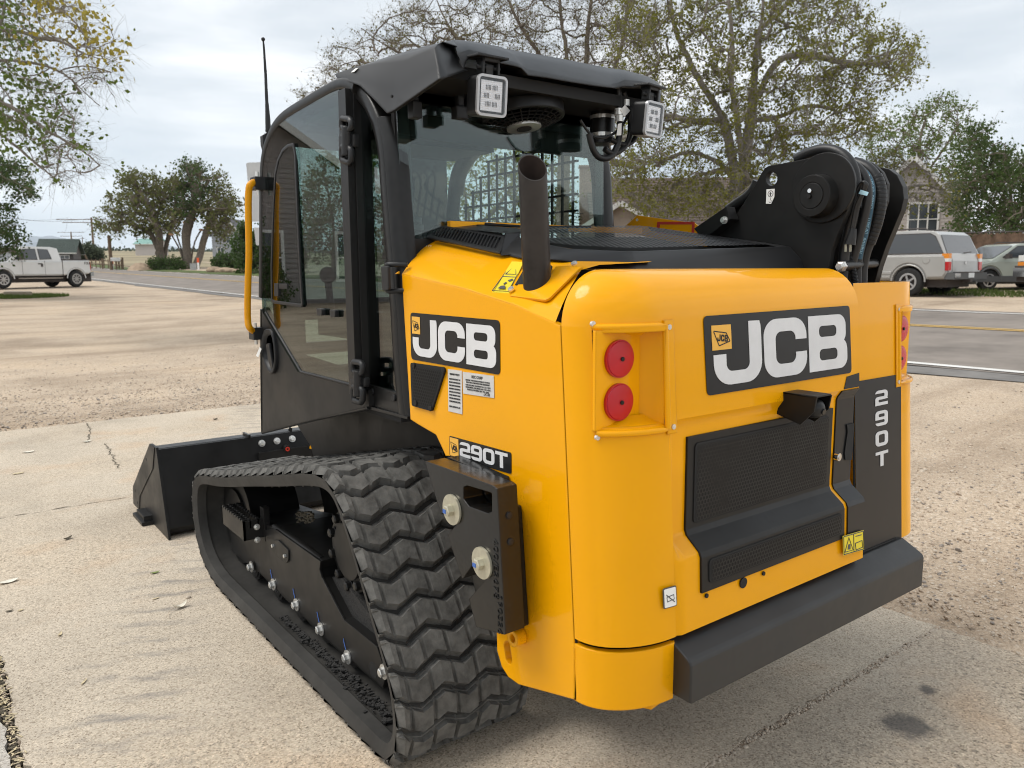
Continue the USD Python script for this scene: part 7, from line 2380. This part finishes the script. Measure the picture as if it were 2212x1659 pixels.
def vehicle(name, label, cat, c, heading, L, W, low, house_, arches, wheel_r, paint, glass_sides, ends, extras, tyre_w=.24, under="cladding", group=None, rim_spokes=5):
    """low: side outline (x, z) of the body up to the beltline; house_: (x, z) outline of the cabin; arches: x of the axles; glass_sides: lists of (x, z)."""
    R = rotz(heading)
    c = np.asarray(c, float)
    v_ = world_thing(name, label, cat, c, group)
    A = lambda nm, m, mt, par=None, s=False, **k: frame_part(par or v_, nm, m, R, c, mt, s, **k)
    poly = sg.Polygon(low).buffer(0)
    for ax in arches:
        poly = poly.difference(sg.Point(ax, wheel_r).buffer(wheel_r * 1.18, quad_segs=10))
    hw = W / 2
    up, dn = np.array([1., 0, 0]), np.array([0, 0, 1.])
    ex = lambda pg, y0, y1: extrude_poly(pg, np.zeros(3), up, dn, LY, y0, y1)
    layers = [(0, .72), (.012, .90), (.035, .97), (.075, 1.0)]
    rings = []
    m = []
    for ins, k in layers:
        pg = poly.buffer(-ins, join_style=2)
        m.append(ex(pg, -hw * k, hw * k))
    body = A("body", join(*m), paint)
    A("underbody", join(span((-L * .47, -hw * .66, wheel_r * .62), (L * .46, hw * .66, wheel_r * 1.9))), "trim_dark")
    # cabin tapers towards the roof
    zb, zt = min(p[1] for p in house_), max(p[1] for p in house_)
    yw = lambda z: hw * (.985 - .15 * (z - zb) / (zt - zb))
    hs = np.array(house_)
    sec = [[(x, -yw(z), z) for x, z in hs], [(x, -yw(z) + .02, z) for x, z in hs], [(x, yw(z) - .02, z) for x, z in hs], [(x, yw(z), z) for x, z in hs]]
    tri = extrude_poly(sg.Polygon(house_).buffer(0), np.zeros(3), up, dn, LY, -1, 1)
    tv = tri[0].copy(); tv[:, 1] = [np.sign(y) * yw(z) for _, y, z in tv]
    A("cabin", (tv, tri[1]), paint)
    for g in glass_sides:
        for s in (-1, 1):
            pts = np.array([(x, s * (yw(z) + .004), z) for x, z in g])
            n_ = (0, s, .17)
            w_ = A("side_window", plate(pts, .006, n_, rnd=.02), "car_glass" if False else "window_dark")
            A("window_trim", tube(np.vstack([pts, pts[:1]]) + (0, s * .006, 0), .012, 5), "trim_dark", w_)
    for (x0, z0, x1, z1, nm) in ends:
        pts = np.array([(x0, -yw(z0) * .93, z0), (x0, yw(z0) * .93, z0), (x1, yw(z1) * .93, z1), (x1, -yw(z1) * .93, z1)])
        nn = unit(np.cross(pts[1] - pts[0], pts[3] - pts[0]))
        sgn = 1 if (x0 + x1) / 2 > 0 else -1
        nn = nn if nn[0] * sgn > 0 else -nn
        A(nm, plate(pts + nn * .006, .006, nn, rnd=.03), "window_dark")
    for ax in arches:
        for s in (-1, 1):
            o = np.array([ax, s * (hw - tyre_w * .52), wheel_r])
            w0, w1 = o - LY * tyre_w / 2, o + LY * tyre_w / 2
            sec = []
            for t, rr in ((-.5, .62), (-.5, .88), (-.42, .97), (-.3, 1.0), (.3, 1.0), (.42, .97), (.5, .88), (.5, .62)):
                a = np.linspace(0, 2 * math.pi, 28, endpoint=False)
                sec.append(np.stack([o[0] + np.cos(a) * wheel_r * rr, np.full(28, o[1] + t * tyre_w), o[2] + np.sin(a) * wheel_r * rr], 1))
            wh = A("wheel", loft(np.array(sec), cap=False), "tyre", None, 40)
            ro = o + LY * s * tyre_w * .40
            A("rim", join(ring(ro, LY * s, wheel_r * .50, wheel_r * .64, .03, 28), cyl(ro - LY * s * .04, ro + LY * s * .03, wheel_r * .16, 14), *[box(ro + np.array([math.cos(a), 0, math.sin(a)]) * wheel_r * .33, (wheel_r * .46, .03, wheel_r * .13), roty(-a)) for a in np.arange(rim_spokes) * 2 * math.pi / rim_spokes]), "alloy", wh)
            A("brake_disc", cyl(ro - LY * s * .07, ro - LY * s * .06, wheel_r * .52, 20), "trim_dark", wh)
    for nm, m_, mt in extras(hw, yw):
        A(nm, m_, mt)
    return v_


def pair(f):
    return [f(-1), f(1)]


# --- white extended-cab pickup on the left
d_ = 38.5
near_rear = stand(160, d_)
rI = unit(np.array([ROWS[0][0], ROWS[0][1], 0])); va = np.radians(37.03 - 29.6)
rgt = np.array([math.cos(va), -math.sin(va), 0]); awy = np.array([math.sin(va), math.cos(va), 0])
fw = unit(-.81 * rgt - .585 * awy)
hd = math.atan2(fw[1], fw[0])
lf = np.array([-fw[1], fw[0], 0])
L_, W_p, WB = 5.9, 2.03, 3.62
AX_R = -1.72
c = near_rear - fw * AX_R - lf * (W_p / 2 - .12)
c[2] = near_rear[2] + .01
low = [(2.93, .50), (2.95, .78), (2.90, 1.10), (2.72, 1.20), (1.55, 1.26), (1.40, 1.28), (-.95, 1.30), (-1.0, 1.32), (-2.52, 1.34), (-2.57, .72), (-2.45, .62), (-1.0, .55), (1.0, .55)]
cab_ = [(1.74, 1.12), (.92, 1.86), (.70, 1.93), (-.55, 1.93), (-.90, 1.86), (-1.03, 1.12)]


def pk(hw, yw):
    out = []
    for s in (-1, 1):
        out += [("headlight", span((2.72, s * hw * .70 - .16, .92), (2.945, s * hw * .70 + .16, 1.10)), "lamp_clear"),
                ("tail_light", span((-2.585, s * (hw * .86) - .07, .80), (-2.50, s * hw * .86 + .07, 1.22)), "tail_red"),
                ("running_board", span((-.95, s * (hw - .02) - .09, .42), (1.25, s * (hw - .02) + .07, .47)), "chrome"),
                ("mirror", span((1.02, s * (hw + .14) - .12, 1.30), (1.14, s * (hw + .14) + .12, 1.56)), "trim_dark"),
                ("door_handle", span((.02, s * (hw + .002) - .012, 1.10), (.22, s * (hw + .002) + .012, 1.15)), "trim_dark"),
                ("door_handle", span((-.02, s * (hw + .002) - .012, .98), (.08, s * (hw + .002) + .012, 1.13)), "trim_dark"),
                ("door_seam", span((.98, s * hw * .999 - .006, .60), (.992, s * hw * .999 + .006, 1.26)), "trim_dark"), ("door_seam", span((-.12, s * hw * .999 - .006, .60), (-.108, s * hw * .999 + .006, 1.27)), "trim_dark"),
                ("bed_seam", span((-1.03, s * hw * .999 - .008, .56), (-1.0, s * hw * .999 + .008, 1.31)), "trim_dark"),
                ("wheel_arch_lip", tube(np.array([(AX_R + math.cos(t) * .50, s * (hw - .015), .40 + math.sin(t) * .50) for t in np.linspace(.05, math.pi - .05, 18)]), .028, 6), "car_white"),
                ("wheel_arch_lip", tube(np.array([(AX_R + WB + math.cos(t) * .50, s * (hw - .015), .40 + math.sin(t) * .50) for t in np.linspace(.05, math.pi - .05, 18)]), .028, 6), "car_white")]
    out += [("front_bumper", span((2.86, -hw * .97, .48), (3.06, hw * .97, .74)), "chrome"), ("front_valance", span((2.80, -hw * .95, .36), (2.98, hw * .95, .48)), "trim_dark"),
            ("grille", span((2.90, -.62, .82), (2.965, .62, 1.10)), "chrome"), ("rear_bumper", span((-2.72, -hw * .95, .52), (-2.54, hw * .95, .74)), "galvanised"),
            ("bed_floor", span((-2.48, -.80, 1.325), (-1.1, .80, 1.352)), "trim_dark"), ("bed_rail_cap", span((-2.53, hw * .93 - .05, 1.335), (-1.04, hw * .93 + .04, 1.362)), "trim_dark"), ("bed_rail_cap", span((-2.53, -hw * .93 - .04, 1.335), (-1.04, -hw * .93 + .05, 1.362)), "trim_dark"),
            ("rear_axle", cyl((AX_R, -.8, .42), (AX_R, .8, .42), .09, 10), "trim_dark"), ("hood_scoop", span((1.7, -.5, 1.235), (2.6, .5, 1.262)), "car_white")]
    tm = meshkit.text_mesh("FX4", .13, .006, True)
    q_ = np.array(tm.vertices)
    out.append(("bed_decal", (np.stack([-2.18 - q_[:, 0] + .0, hw + q_[:, 2] + .001, 1.10 + q_[:, 1]], 1), np.array(tm.faces)), "trim_dark"))
    return out


vehicle("pickup_truck", "white extended-cab pickup with chrome wheels parked at the left edge", "pickup truck", c, hd, L_, W_p, low, cab_, (AX_R, AX_R + WB), .40, "car_white",
        [[(1.30, 1.32), (.84, 1.80), (.22, 1.82), (.20, 1.32)], [(.08, 1.33), (.10, 1.82), (-.40, 1.80), (-.52, 1.36)]], [(1.60, 1.26, .95, 1.83, "windscreen"), (-1.015, 1.34, -.915, 1.80, "rear_window")], pk, under="trim_dark", rim_spokes=8)

# --- silver sport utility wagon
d0 = stand(1940, 21.6)
hd = math.pi / 2 - .02
c = np.array([21.1, 9.62 + 1.48, 0.0])
c[2] = float(terrain(21.1, 10.5)) - .02
low = [(2.42, .45), (2.50, .80), (2.42, 1.05), (1.35, 1.16), (1.2, 1.18), (-2.46, 1.16), (-2.52, .95), (-2.54, .62), (-2.45, .46), (-1.0, .42), (1.0, .42)]
cab_ = [(1.44, 1.02), (.52, 1.70), (.30, 1.78), (-1.6, 1.80), (-2.05, 1.76), (-2.20, 1.66), (-2.50, 1.02)]


def suv(hw, yw):
    out = []
    for s in (-1, 1):
        out += [("tail_light", span((-2.535, s * hw * .90 - .075, 1.02), (-2.36, s * hw * .90 + .085, 1.15)), "tail_amber"), ("tail_light_middle", span((-2.538, s * hw * .90 - .075, .93), (-2.36, s * hw * .90 + .086, 1.02)), "lamp_clear"),
                ("tail_light_lower", span((-2.54, s * hw * .90 - .075, .70), (-2.36, s * hw * .90 + .087, .93)), "tail_red"),
                ("door_handle", span((-.62, s * (hw + .002) - .012, .98), (-.40, s * (hw + .002) + .014, 1.04)), "car_silver"), ("door_seam", span((-.72, s * hw * .999 - .006, .5), (-.708, s * hw * .999 + .006, 1.15)), "trim_dark"),
                ("door_seam", span((.22, s * hw * .999 - .006, .5), (.232, s * hw * .999 + .006, 1.15)), "trim_dark"), ("roof_rail", tube(np.array([(-1.8, s * .68, 1.80), (-1.7, s * .68, 1.85), (.1, s * .68, 1.85), (.2, s * .68, 1.80)]), .02, 6), "trim_dark"),
                ("wheel_arch_lip", tube(np.array([(-1.48 + math.cos(t) * .47, s * (hw - .01), .385 + math.sin(t) * .47) for t in np.linspace(.0, math.pi, 18)]), .024, 6), "car_silver"),
                ("wheel_arch_lip", tube(np.array([(1.47 + math.cos(t) * .47, s * (hw - .01), .385 + math.sin(t) * .47) for t in np.linspace(.0, math.pi, 18)]), .024, 6), "car_silver"),
                ("mirror", span((1.0, s * (hw + .10) - .09, 1.16), (1.12, s * (hw + .10) + .09, 1.34)), "trim_dark"), ("side_moulding", span((-1.0, s * hw - .012, .60), (1.0, s * hw + .014, .68)), "car_silver")]
    out += [("fuel_cap", cyl((-1.95, hw * .999, .98), (-1.95, hw + .006, .98), .10, 24), "car_silver"), ("rear_bumper", span((-2.70, -hw * .96, .46), (-2.44, hw * .96, .64)), "cladding"), ("bumper_step", span((-2.71, -hw * .7, .635), (-2.5, hw * .7, .66)), "trim_dark"),
            ("bumper_end", span((-2.712, hw * .62, .50), (-2.66, hw * .94, .62)), "chrome"), ("licence_plate", span((-2.716, -.16, .50), (-2.70, .16, .63)), "plate_white"), ("hitch", span((-2.72, -.07, .38), (-2.5, .07, .46)), "trim_dark"),
            ("rear_wiper", tube(np.array([(-2.49, .05, 1.17), (-2.50, -.35, 1.20)]), .014, 6), "trim_dark"), ("tailgate_badge", span((-2.545, -.04, .86), (-2.53, .04, .94)), "chrome"), ("tailgate_seam", span((-2.536, -hw * .78, .655), (-2.525, hw * .78, .665)), "trim_dark"), ("exhaust_pipe", cyl((-2.6, -.6, .36), (-2.2, -.6, .36), .035, 10), "galvanised")]
    return out


vehicle("sport_utility_vehicle", "silver sport utility vehicle parked tail-on beyond the road, right of the loader's arm", "suv", c, hd, 5.05, 2.0, low, cab_, (-1.48, 1.47), .385, "car_silver",
        [[(1.05, 1.17), (.52, 1.66), (.26, 1.68), (.26, 1.17)], [(.16, 1.17), (.16, 1.69), (-.66, 1.70), (-.66, 1.17)], [(-.80, 1.16), (-.78, 1.71), (-1.95, 1.70), (-2.10, 1.62), (-2.38, 1.16)]],
        [(-2.445, 1.14, -2.205, 1.66, "rear_window"), (1.24, 1.18, .56, 1.68, "windscreen")], suv)

# --- sage green station wagon
va = np.radians(37.03 + 30.2)
rgt = np.array([math.cos(va), -math.sin(va), 0]); awy = np.array([math.sin(va), math.cos(va), 0])
fw = unit(-.80 * rgt - .60 * awy); lf = np.array([-fw[1], fw[0], 0])
fr_near = stand(2122, 23.6)
W_s = 1.74
c = fr_near + rgt * .15 - fw * 1.28 - lf * (W_s / 2 - .1)
c[2] = fr_near[2]
low = [(2.18, .28), (2.24, .55), (2.16, .76), (1.30, .93), (1.05, .96), (-2.20, .98), (-2.26, .60), (-2.15, .30)]
cab_ = [(1.36, .84), (.42, 1.36), (.22, 1.42), (-1.5, 1.45), (-1.85, 1.40), (-2.18, .84)]


def sw(hw, yw):
    out = []
    for s in (-1, 1):
        out += [("headlight", span((1.96, s * hw * .72 - .16, .62), (2.20, s * hw * .72 + .17, .78)), "lamp_clear"), ("turn_signal", span((1.95, s * hw * .93 - .05, .63), (2.10, s * hw * .93 + .07, .76)), "tail_amber"), ("mirror", span((.72, s * (hw + .09) - .08, .96), (.82, s * (hw + .09) + .09, 1.10)), "trim_dark"),
                ("sill_cladding", span((-2.1, s * hw * .985 - .02, .26), (2.1, s * hw * .985 + .028, .44)), "cladding"), ("door_handle", span((-.2, s * hw - .01, .80), (-.02, s * hw + .02, .84)), "trim_dark"), ("door_seam", span((-.30, s * hw * .999 - .006, .42), (-.288, s * hw * .999 + .006, .95)), "trim_dark"),
                ("roof_rail", tube(np.array([(-1.4, s * .55, 1.45), (-1.3, s * .55, 1.50), (.0, s * .55, 1.49), (.1, s * .55, 1.43)]), .018, 6), "trim_dark"), ("fog_light", cyl((2.20, s * .55, .40), (2.26, s * .55, .40), .07, 14), "lamp_clear"),
                ("wheel_arch_lip", tube(np.array([(1.28 + math.cos(t) * .37, s * (hw - .005), .315 + math.sin(t) * .37) for t in np.linspace(.0, math.pi, 16)]), .035, 6), "cladding"), ("wheel_arch_lip", tube(np.array([(-1.27 + math.cos(t) * .37, s * (hw - .005), .315 + math.sin(t) * .37) for t in np.linspace(.0, math.pi, 16)]), .035, 6), "cladding")]
    out += [("front_bumper", span((2.06, -hw * .94, .30), (2.30, hw * .94, .54)), "cladding"), ("grille", span((2.14, -.38, .60), (2.235, .38, .74)), "trim_dark"), ("licence_plate", span((2.29, -.16, .42), (2.31, .16, .54)), "plate_white")]
    return out


vehicle("station_wagon", "sage green station wagon with grey lower cladding facing left behind the silver vehicle", "car", c, math.atan2(fw[1], fw[0]), 4.5, W_s, low, cab_, (-1.27, 1.28), .315, "car_sage",
        [[(.86, 1.0), (.34, 1.34), (-.18, 1.36), (-.18, 1.0)], [(-.28, 1.0), (-.28, 1.37), (-1.1, 1.38), (-1.14, 1.0)], [(-1.24, 1.0), (-1.2, 1.38), (-1.66, 1.37), (-1.86, 1.02)]], [(1.14, .97, .45, 1.35, "windscreen"), (-2.12, 1.02, -1.88, 1.37, "rear_window")], sw, tyre_w=.2)

# --- grey truck cut off by the right edge
va = np.radians(37.03 + 33.2)
rgt = np.array([math.cos(va), -math.sin(va), 0]); awy = np.array([math.sin(va), math.cos(va), 0])
fw = unit(-.62 * rgt - .78 * awy); lf = np.array([-fw[1], fw[0], 0])
fl_c = stand(2186, 21.6)
W_t = 2.03
c = fl_c - fw * 1.98 + lf * (-.02) - lf * (W_t / 2) + lf * 1.65 + rgt * 1.0
c[2] = fl_c[2]
low = [(2.86, .52), (2.90, .80), (2.84, 1.08), (2.65, 1.16), (1.35, 1.24), (1.2, 1.26), (-2.85, 1.30), (-2.90, .70), (-1.0, .55), (1.0, .55)]
cab_ = [(1.54, 1.10), (.78, 1.80), (.55, 1.87), (-.9, 1.87), (-1.15, 1.82), (-1.30, 1.10)]


def gt(hw, yw):
    out = []
    for s in (-1, 1):
        out += [("headlight", span((2.70, s * hw * .74 - .22, .92), (2.905, s * hw * .74 + .2, 1.08)), "lamp_clear"), ("turn_signal", span((2.72, s * hw * .80 - .16, .80), (2.915, s * hw * .80 + .16, .90)), "tail_amber"), ("tow_mirror", span((.95, s * (hw + .18) - .12, 1.26), (1.07, s * (hw + .18) + .12, 1.66)), "trim_dark"), ("door_handle", span((-.1, s * hw - .01, 1.02), (.1, s * hw + .014, 1.07)), "trim_dark")]
    out += [("front_bumper", span((2.80, -hw * .98, .50), (3.04, hw * .98, .74)), "chrome"), ("bumper_strip", span((2.80, -hw * .97, .74), (3.0, hw * .97, .80)), "trim_dark"), ("valance", span((2.72, -hw * .94, .38), (2.94, hw * .94, .50)), "trim_dark"), ("grille", span((2.84, -.42, .84), (2.92, .42, 1.06)), "trim_dark"), ("licence_plate", span((3.035, -.16, .56), (3.05, .16, .70)), "plate_white")]
    return out


vehicle("parked_truck", "light grey truck cut off by the right edge of the picture, black mirror raised", "pickup truck", c, math.atan2(fw[1], fw[0]), 5.8, W_t, low, cab_, (-1.75, 1.85), .41, "car_grey",
        [[(1.08, 1.30), (.66, 1.74), (.12, 1.76), (.12, 1.30)], [(0, 1.30), (0, 1.77), (-.85, 1.77), (-1.0, 1.32)]], [(1.40, 1.24, .82, 1.77, "windscreen")], gt, rim_spokes=6)
# ---------------------------------------------------------------- loose gravel and litter on the slab
def pebbles(name, label, pts, size, seed, m):
    """Gravel that nobody could count: one instancer over a few pebble shapes."""
    rng = np.random.default_rng(seed)
    p = numbered("/World/" + name)
    inst = UsdGeom.PointInstancer.Define(stage, p)
    tag(inst.GetPrim(), label, "gravel", None, "stuff")
    protos = []
    for k, mm in enumerate(m):
        ic = trimesh.creation.icosphere(1, 1.0)
        v = np.array(ic.vertices) * (1, .78, .55)
        v *= 1 + .35 * (meshkit.fbm(v * 1.3 + k * 5.1, 2, k)[:, None] - .5)
        q_ = f"{p}/pebble_{k:03d}" if k else f"{p}/pebble"
        usdkit.mesh(stage, q_, (v, np.array(ic.faces)), M[mm], True)
        protos.append(Sdf.Path(q_))
    inst.CreatePrototypesRel().SetTargets(protos)
    n = len(pts)
    s = size * np.exp(rng.normal(0, .38, n))
    pts = np.asarray(pts, float).copy()
    pts[:, 2] += s * .15
    inst.CreateProtoIndicesAttr(Vt.IntArray.FromNumpy(rng.integers(0, len(m), n).astype(np.int32)))
    inst.CreatePositionsAttr(Vt.Vec3fArray.FromNumpy(pts.astype(np.float32)))
    inst.CreateScalesAttr(Vt.Vec3fArray.FromNumpy(np.repeat(s[:, None], 3, 1).astype(np.float32)))
    a = rng.uniform(0, math.pi, n)
    tilt = rng.normal(0, .25, n)
    qs = [Gf.Quath(float(math.cos(x / 2)), float(t), 0.0, float(math.sin(x / 2))) for x, t in zip(a, tilt)]
    inst.CreateOrientationsAttr(Vt.QuathArray(qs))


rng = np.random.default_rng(77)
PM = ["pebble", "pebble", "pebble", "pebble_light", "pebble_dark", "pebble", "pebble_light"]
zg = lot
n = 15000
x = 1.22 + rng.gamma(1.35, 1.15, n); y = rng.uniform(-1.3, 4.6, n)
k = (x < 7.2)
x, y = x[k], y[k]
z = np.where(x < 1.31, -.028, zg(x, y))
pebbles("loose_gravel", "loose tan gravel right of the concrete slab", np.stack([x, y, z], 1), .0062, 1, PM)
n = 9000
x = rng.uniform(-2.6, 4.0, n); y = 7.19 + rng.gamma(1.3, 1.1, n)
k = (y < 13)
pebbles("loose_gravel", "loose tan gravel beyond the far edge of the concrete slab", np.stack([x[k], y[k], zg(x[k], y[k])], 1), .0072, 2, PM)
# grit in the joints
n = 2600
x = rng.uniform(-1.0, 1.21, n); y = .213 + rng.normal(0, .008, n)
pebbles("joint_grit", "fine gravel packed in the joint behind the loader", np.stack([x, y, np.full(n, -.006) + rng.uniform(0, .005, n)], 1), .0036, 3, ["pebble_light", "pebble", "pebble_light"])
n = 1500
y = rng.uniform(1.2, 3.4, n); x = -1.779 + rng.normal(0, .008, n)
pebbles("joint_grit", "chaff and grit packed in the joint at the left edge", np.stack([x, y, np.full(n, -.008) + rng.uniform(0, .006, n)], 1), .0042, 4, ["mud", "pebble", "mud"])
solo("joint_fill", span((-1.76, .2, -.03), (1.2, .226, -.004)), "gravel", kind="structure")
solo("joint_fill", span((-1.793, -2, -.03), (-1.765, 4.18, -.012)), "mud", kind="structure")
solo("joint_fill", span((-1.76, 4.174, -.03), (1.2, 4.186, -.006)), "mud", kind="structure")
# straw in the left joint
mat("straw", (.52, .43, .27), .8, var=.2, vscale=80)
mat("dry_leaf", (.46, .38, .29), .8, var=.25, vscale=70)
mat("pale_leaf", (.66, .62, .52), .75, var=.15, vscale=70)
mat("green_leaf", (.16, .20, .05), .7)
st_ = []
for i in range(150):
    y = rng.uniform(1.25, 2.25); a = rng.uniform(0, math.pi); L = rng.uniform(.008, .028)
    st_.append(box((-1.779 + rng.normal(0, .009), y, .001 + rng.uniform(0, .004)), (L, .0035, .0012), rotz(a) @ roty(rng.normal(0, .2))))
solo("straw_litter", join(*st_), "straw", "pale straw scraps lying in the joint at the left edge", "straw", kind="stuff")


def leaf_litter(label, x, y, L, w, a, m, curl, nm="fallen_leaf"):
    u = np.linspace(0, 1, 10)
    prof = np.sin(u * math.pi) ** .7 * w
    P = []
    for k in (-1, -.4, 0, .4, 1):
        P.append(np.stack([(u - .5) * L, prof * k + .1 * w * np.sin(u * 5), .002 + curl * L * ((u - .5) ** 2 * 2.4) + abs(k) * curl * w * .9], 1))
    P = np.array(P)
    R = rotz(a)
    v, f = grid(P)
    v = np.vstack([v, v + (0, 0, .0008)])
    f = np.vstack([f, f[:, ::-1] + len(P.reshape(-1, 3))])
    v = v @ R.T + (x, y, .001)
    p = solo(nm, (v, f), m, label, "leaf" if nm == "fallen_leaf" else "wood chip", smooth=True)


leaf_litter("large pale leaf lying near the left edge of the slab", -1.680, 3.029, .085, .020, .25, "pale_leaf", .12)
leaf_litter("curled dry leaf with a long bent stalk on the concrete left of the track", -1.125, 2.250, .065, .012, .35, "pale_leaf", .5)
solo("leaf_stalk", tube(spline(np.array([(-1.125, 2.25, .008), (-1.165, 2.235, .012), (-1.185, 2.20, .008), (-1.188, 2.165, .003)]), 12), .0014, 5), "dry_leaf", "thin bent stalk beside the curled dry leaf", "leaf stalk")
leaf_litter("small green leaf on the tread marks left of the track", -1.120, 2.727, .045, .009, .1, "green_leaf", .15)
leaf_litter("straw coloured chip on the tread marks, left of the white pebble", -1.186, 2.413, .035, .005, .3, "straw", .05, "wood_chip")
leaf_litter("bent straw chip near the left edge, below the big pale leaf", -1.566, 2.278, .035, .006, 1.2, "straw", .25, "wood_chip")
leaf_litter("slim straw sliver left of the track's rear, on bare concrete", -1.551, 1.820, .045, .004, 1.0, "straw", .1, "wood_chip")
leaf_litter("pale square chip beside two dark leaf scraps at the left edge", -1.667, 2.637, .024, .007, .4, "straw", .1, "wood_chip")
leaf_litter("dark leaf scrap left of the pale square chip", -1.705, 2.657, .03, .007, .0, "mud", .1)
leaf_litter("dark crumpled leaf in front of the bucket, nearest the bucket's shoe", -1.376, 3.526, .05, .012, .6, "mud", .3)
leaf_litter("pale chip on the far slab, left of the crack", -1.321, 6.042, .09, .024, .1, "pale_leaf", .12, "wood_chip")
leaf_litter("pale chip at the end of the short crack on the far slab", -.888, 6.187, .075, .02, 0.2, "pale_leaf", .15, "wood_chip")
leaf_litter("yellowed leaf on the far slab, left of the dark smear", -1.452, 5.306, .08, .018, .2, "straw", .1)
leaf_litter("dark crumb of leaf on the far slab beside the loader's door", .262, 6.507, .05, .02, .5, "mud", .3)
wp = trimesh.creation.icosphere(2, .009); wp.apply_scale((1.3, 1, .6)); wp.apply_translation((-1.071, 2.338, .004))
solo("white_pebble", wp, "pebble_light", "small white pebble on the concrete left of the track", "pebble", smooth=True)
# cracks in the far slab: thin dirt-filled breaks
def crack(pts, w, seed):
    rng = np.random.default_rng(seed)
    P = np.array([at(px, py, z=0.0) for px, py in pts])
    d = np.r_[0, np.cumsum(np.linalg.norm(np.diff(P, axis=0), axis=1))]
    s = np.linspace(0, d[-1], int(d[-1] / .02) + 2)
    q_ = np.stack([np.interp(s, d, P[:, k]) for k in range(3)], 1)
    q_[:, :2] += rng.normal(0, .010, (len(s), 2))
    t = unit_rows(np.gradient(q_, axis=0)); nrm = np.stack([-t[:, 1], t[:, 0], t[:, 0] * 0], 1)
    ww = w * rng.uniform(.3, 1.2, (len(s), 1))
    solo("slab_crack", grid(np.array([q_ - nrm * ww + LZ * .0012, q_ + nrm * ww + LZ * .0012])), "mud", kind="structure")


crack([(187, 915), (195, 925), (192, 950), (188, 957)], .006, 1)
crack([(225, 958), (238, 975), (246, 995), (258, 1012)], .006, 2)

# ---------------------------------------------------------------- air
M["haze_air"] = usdkit.material(stage, "/World/Looks/haze_air", {"v": ("principled_volume", {"color": (.78, .85, .93), "density": 5.5e-5, "anisotropy": .2})}, volume="v.volume")
solo("haze", span((-9000, -400, -1.2), (11500, 15500, PEAK + 6)), "haze_air", kind="stuff")
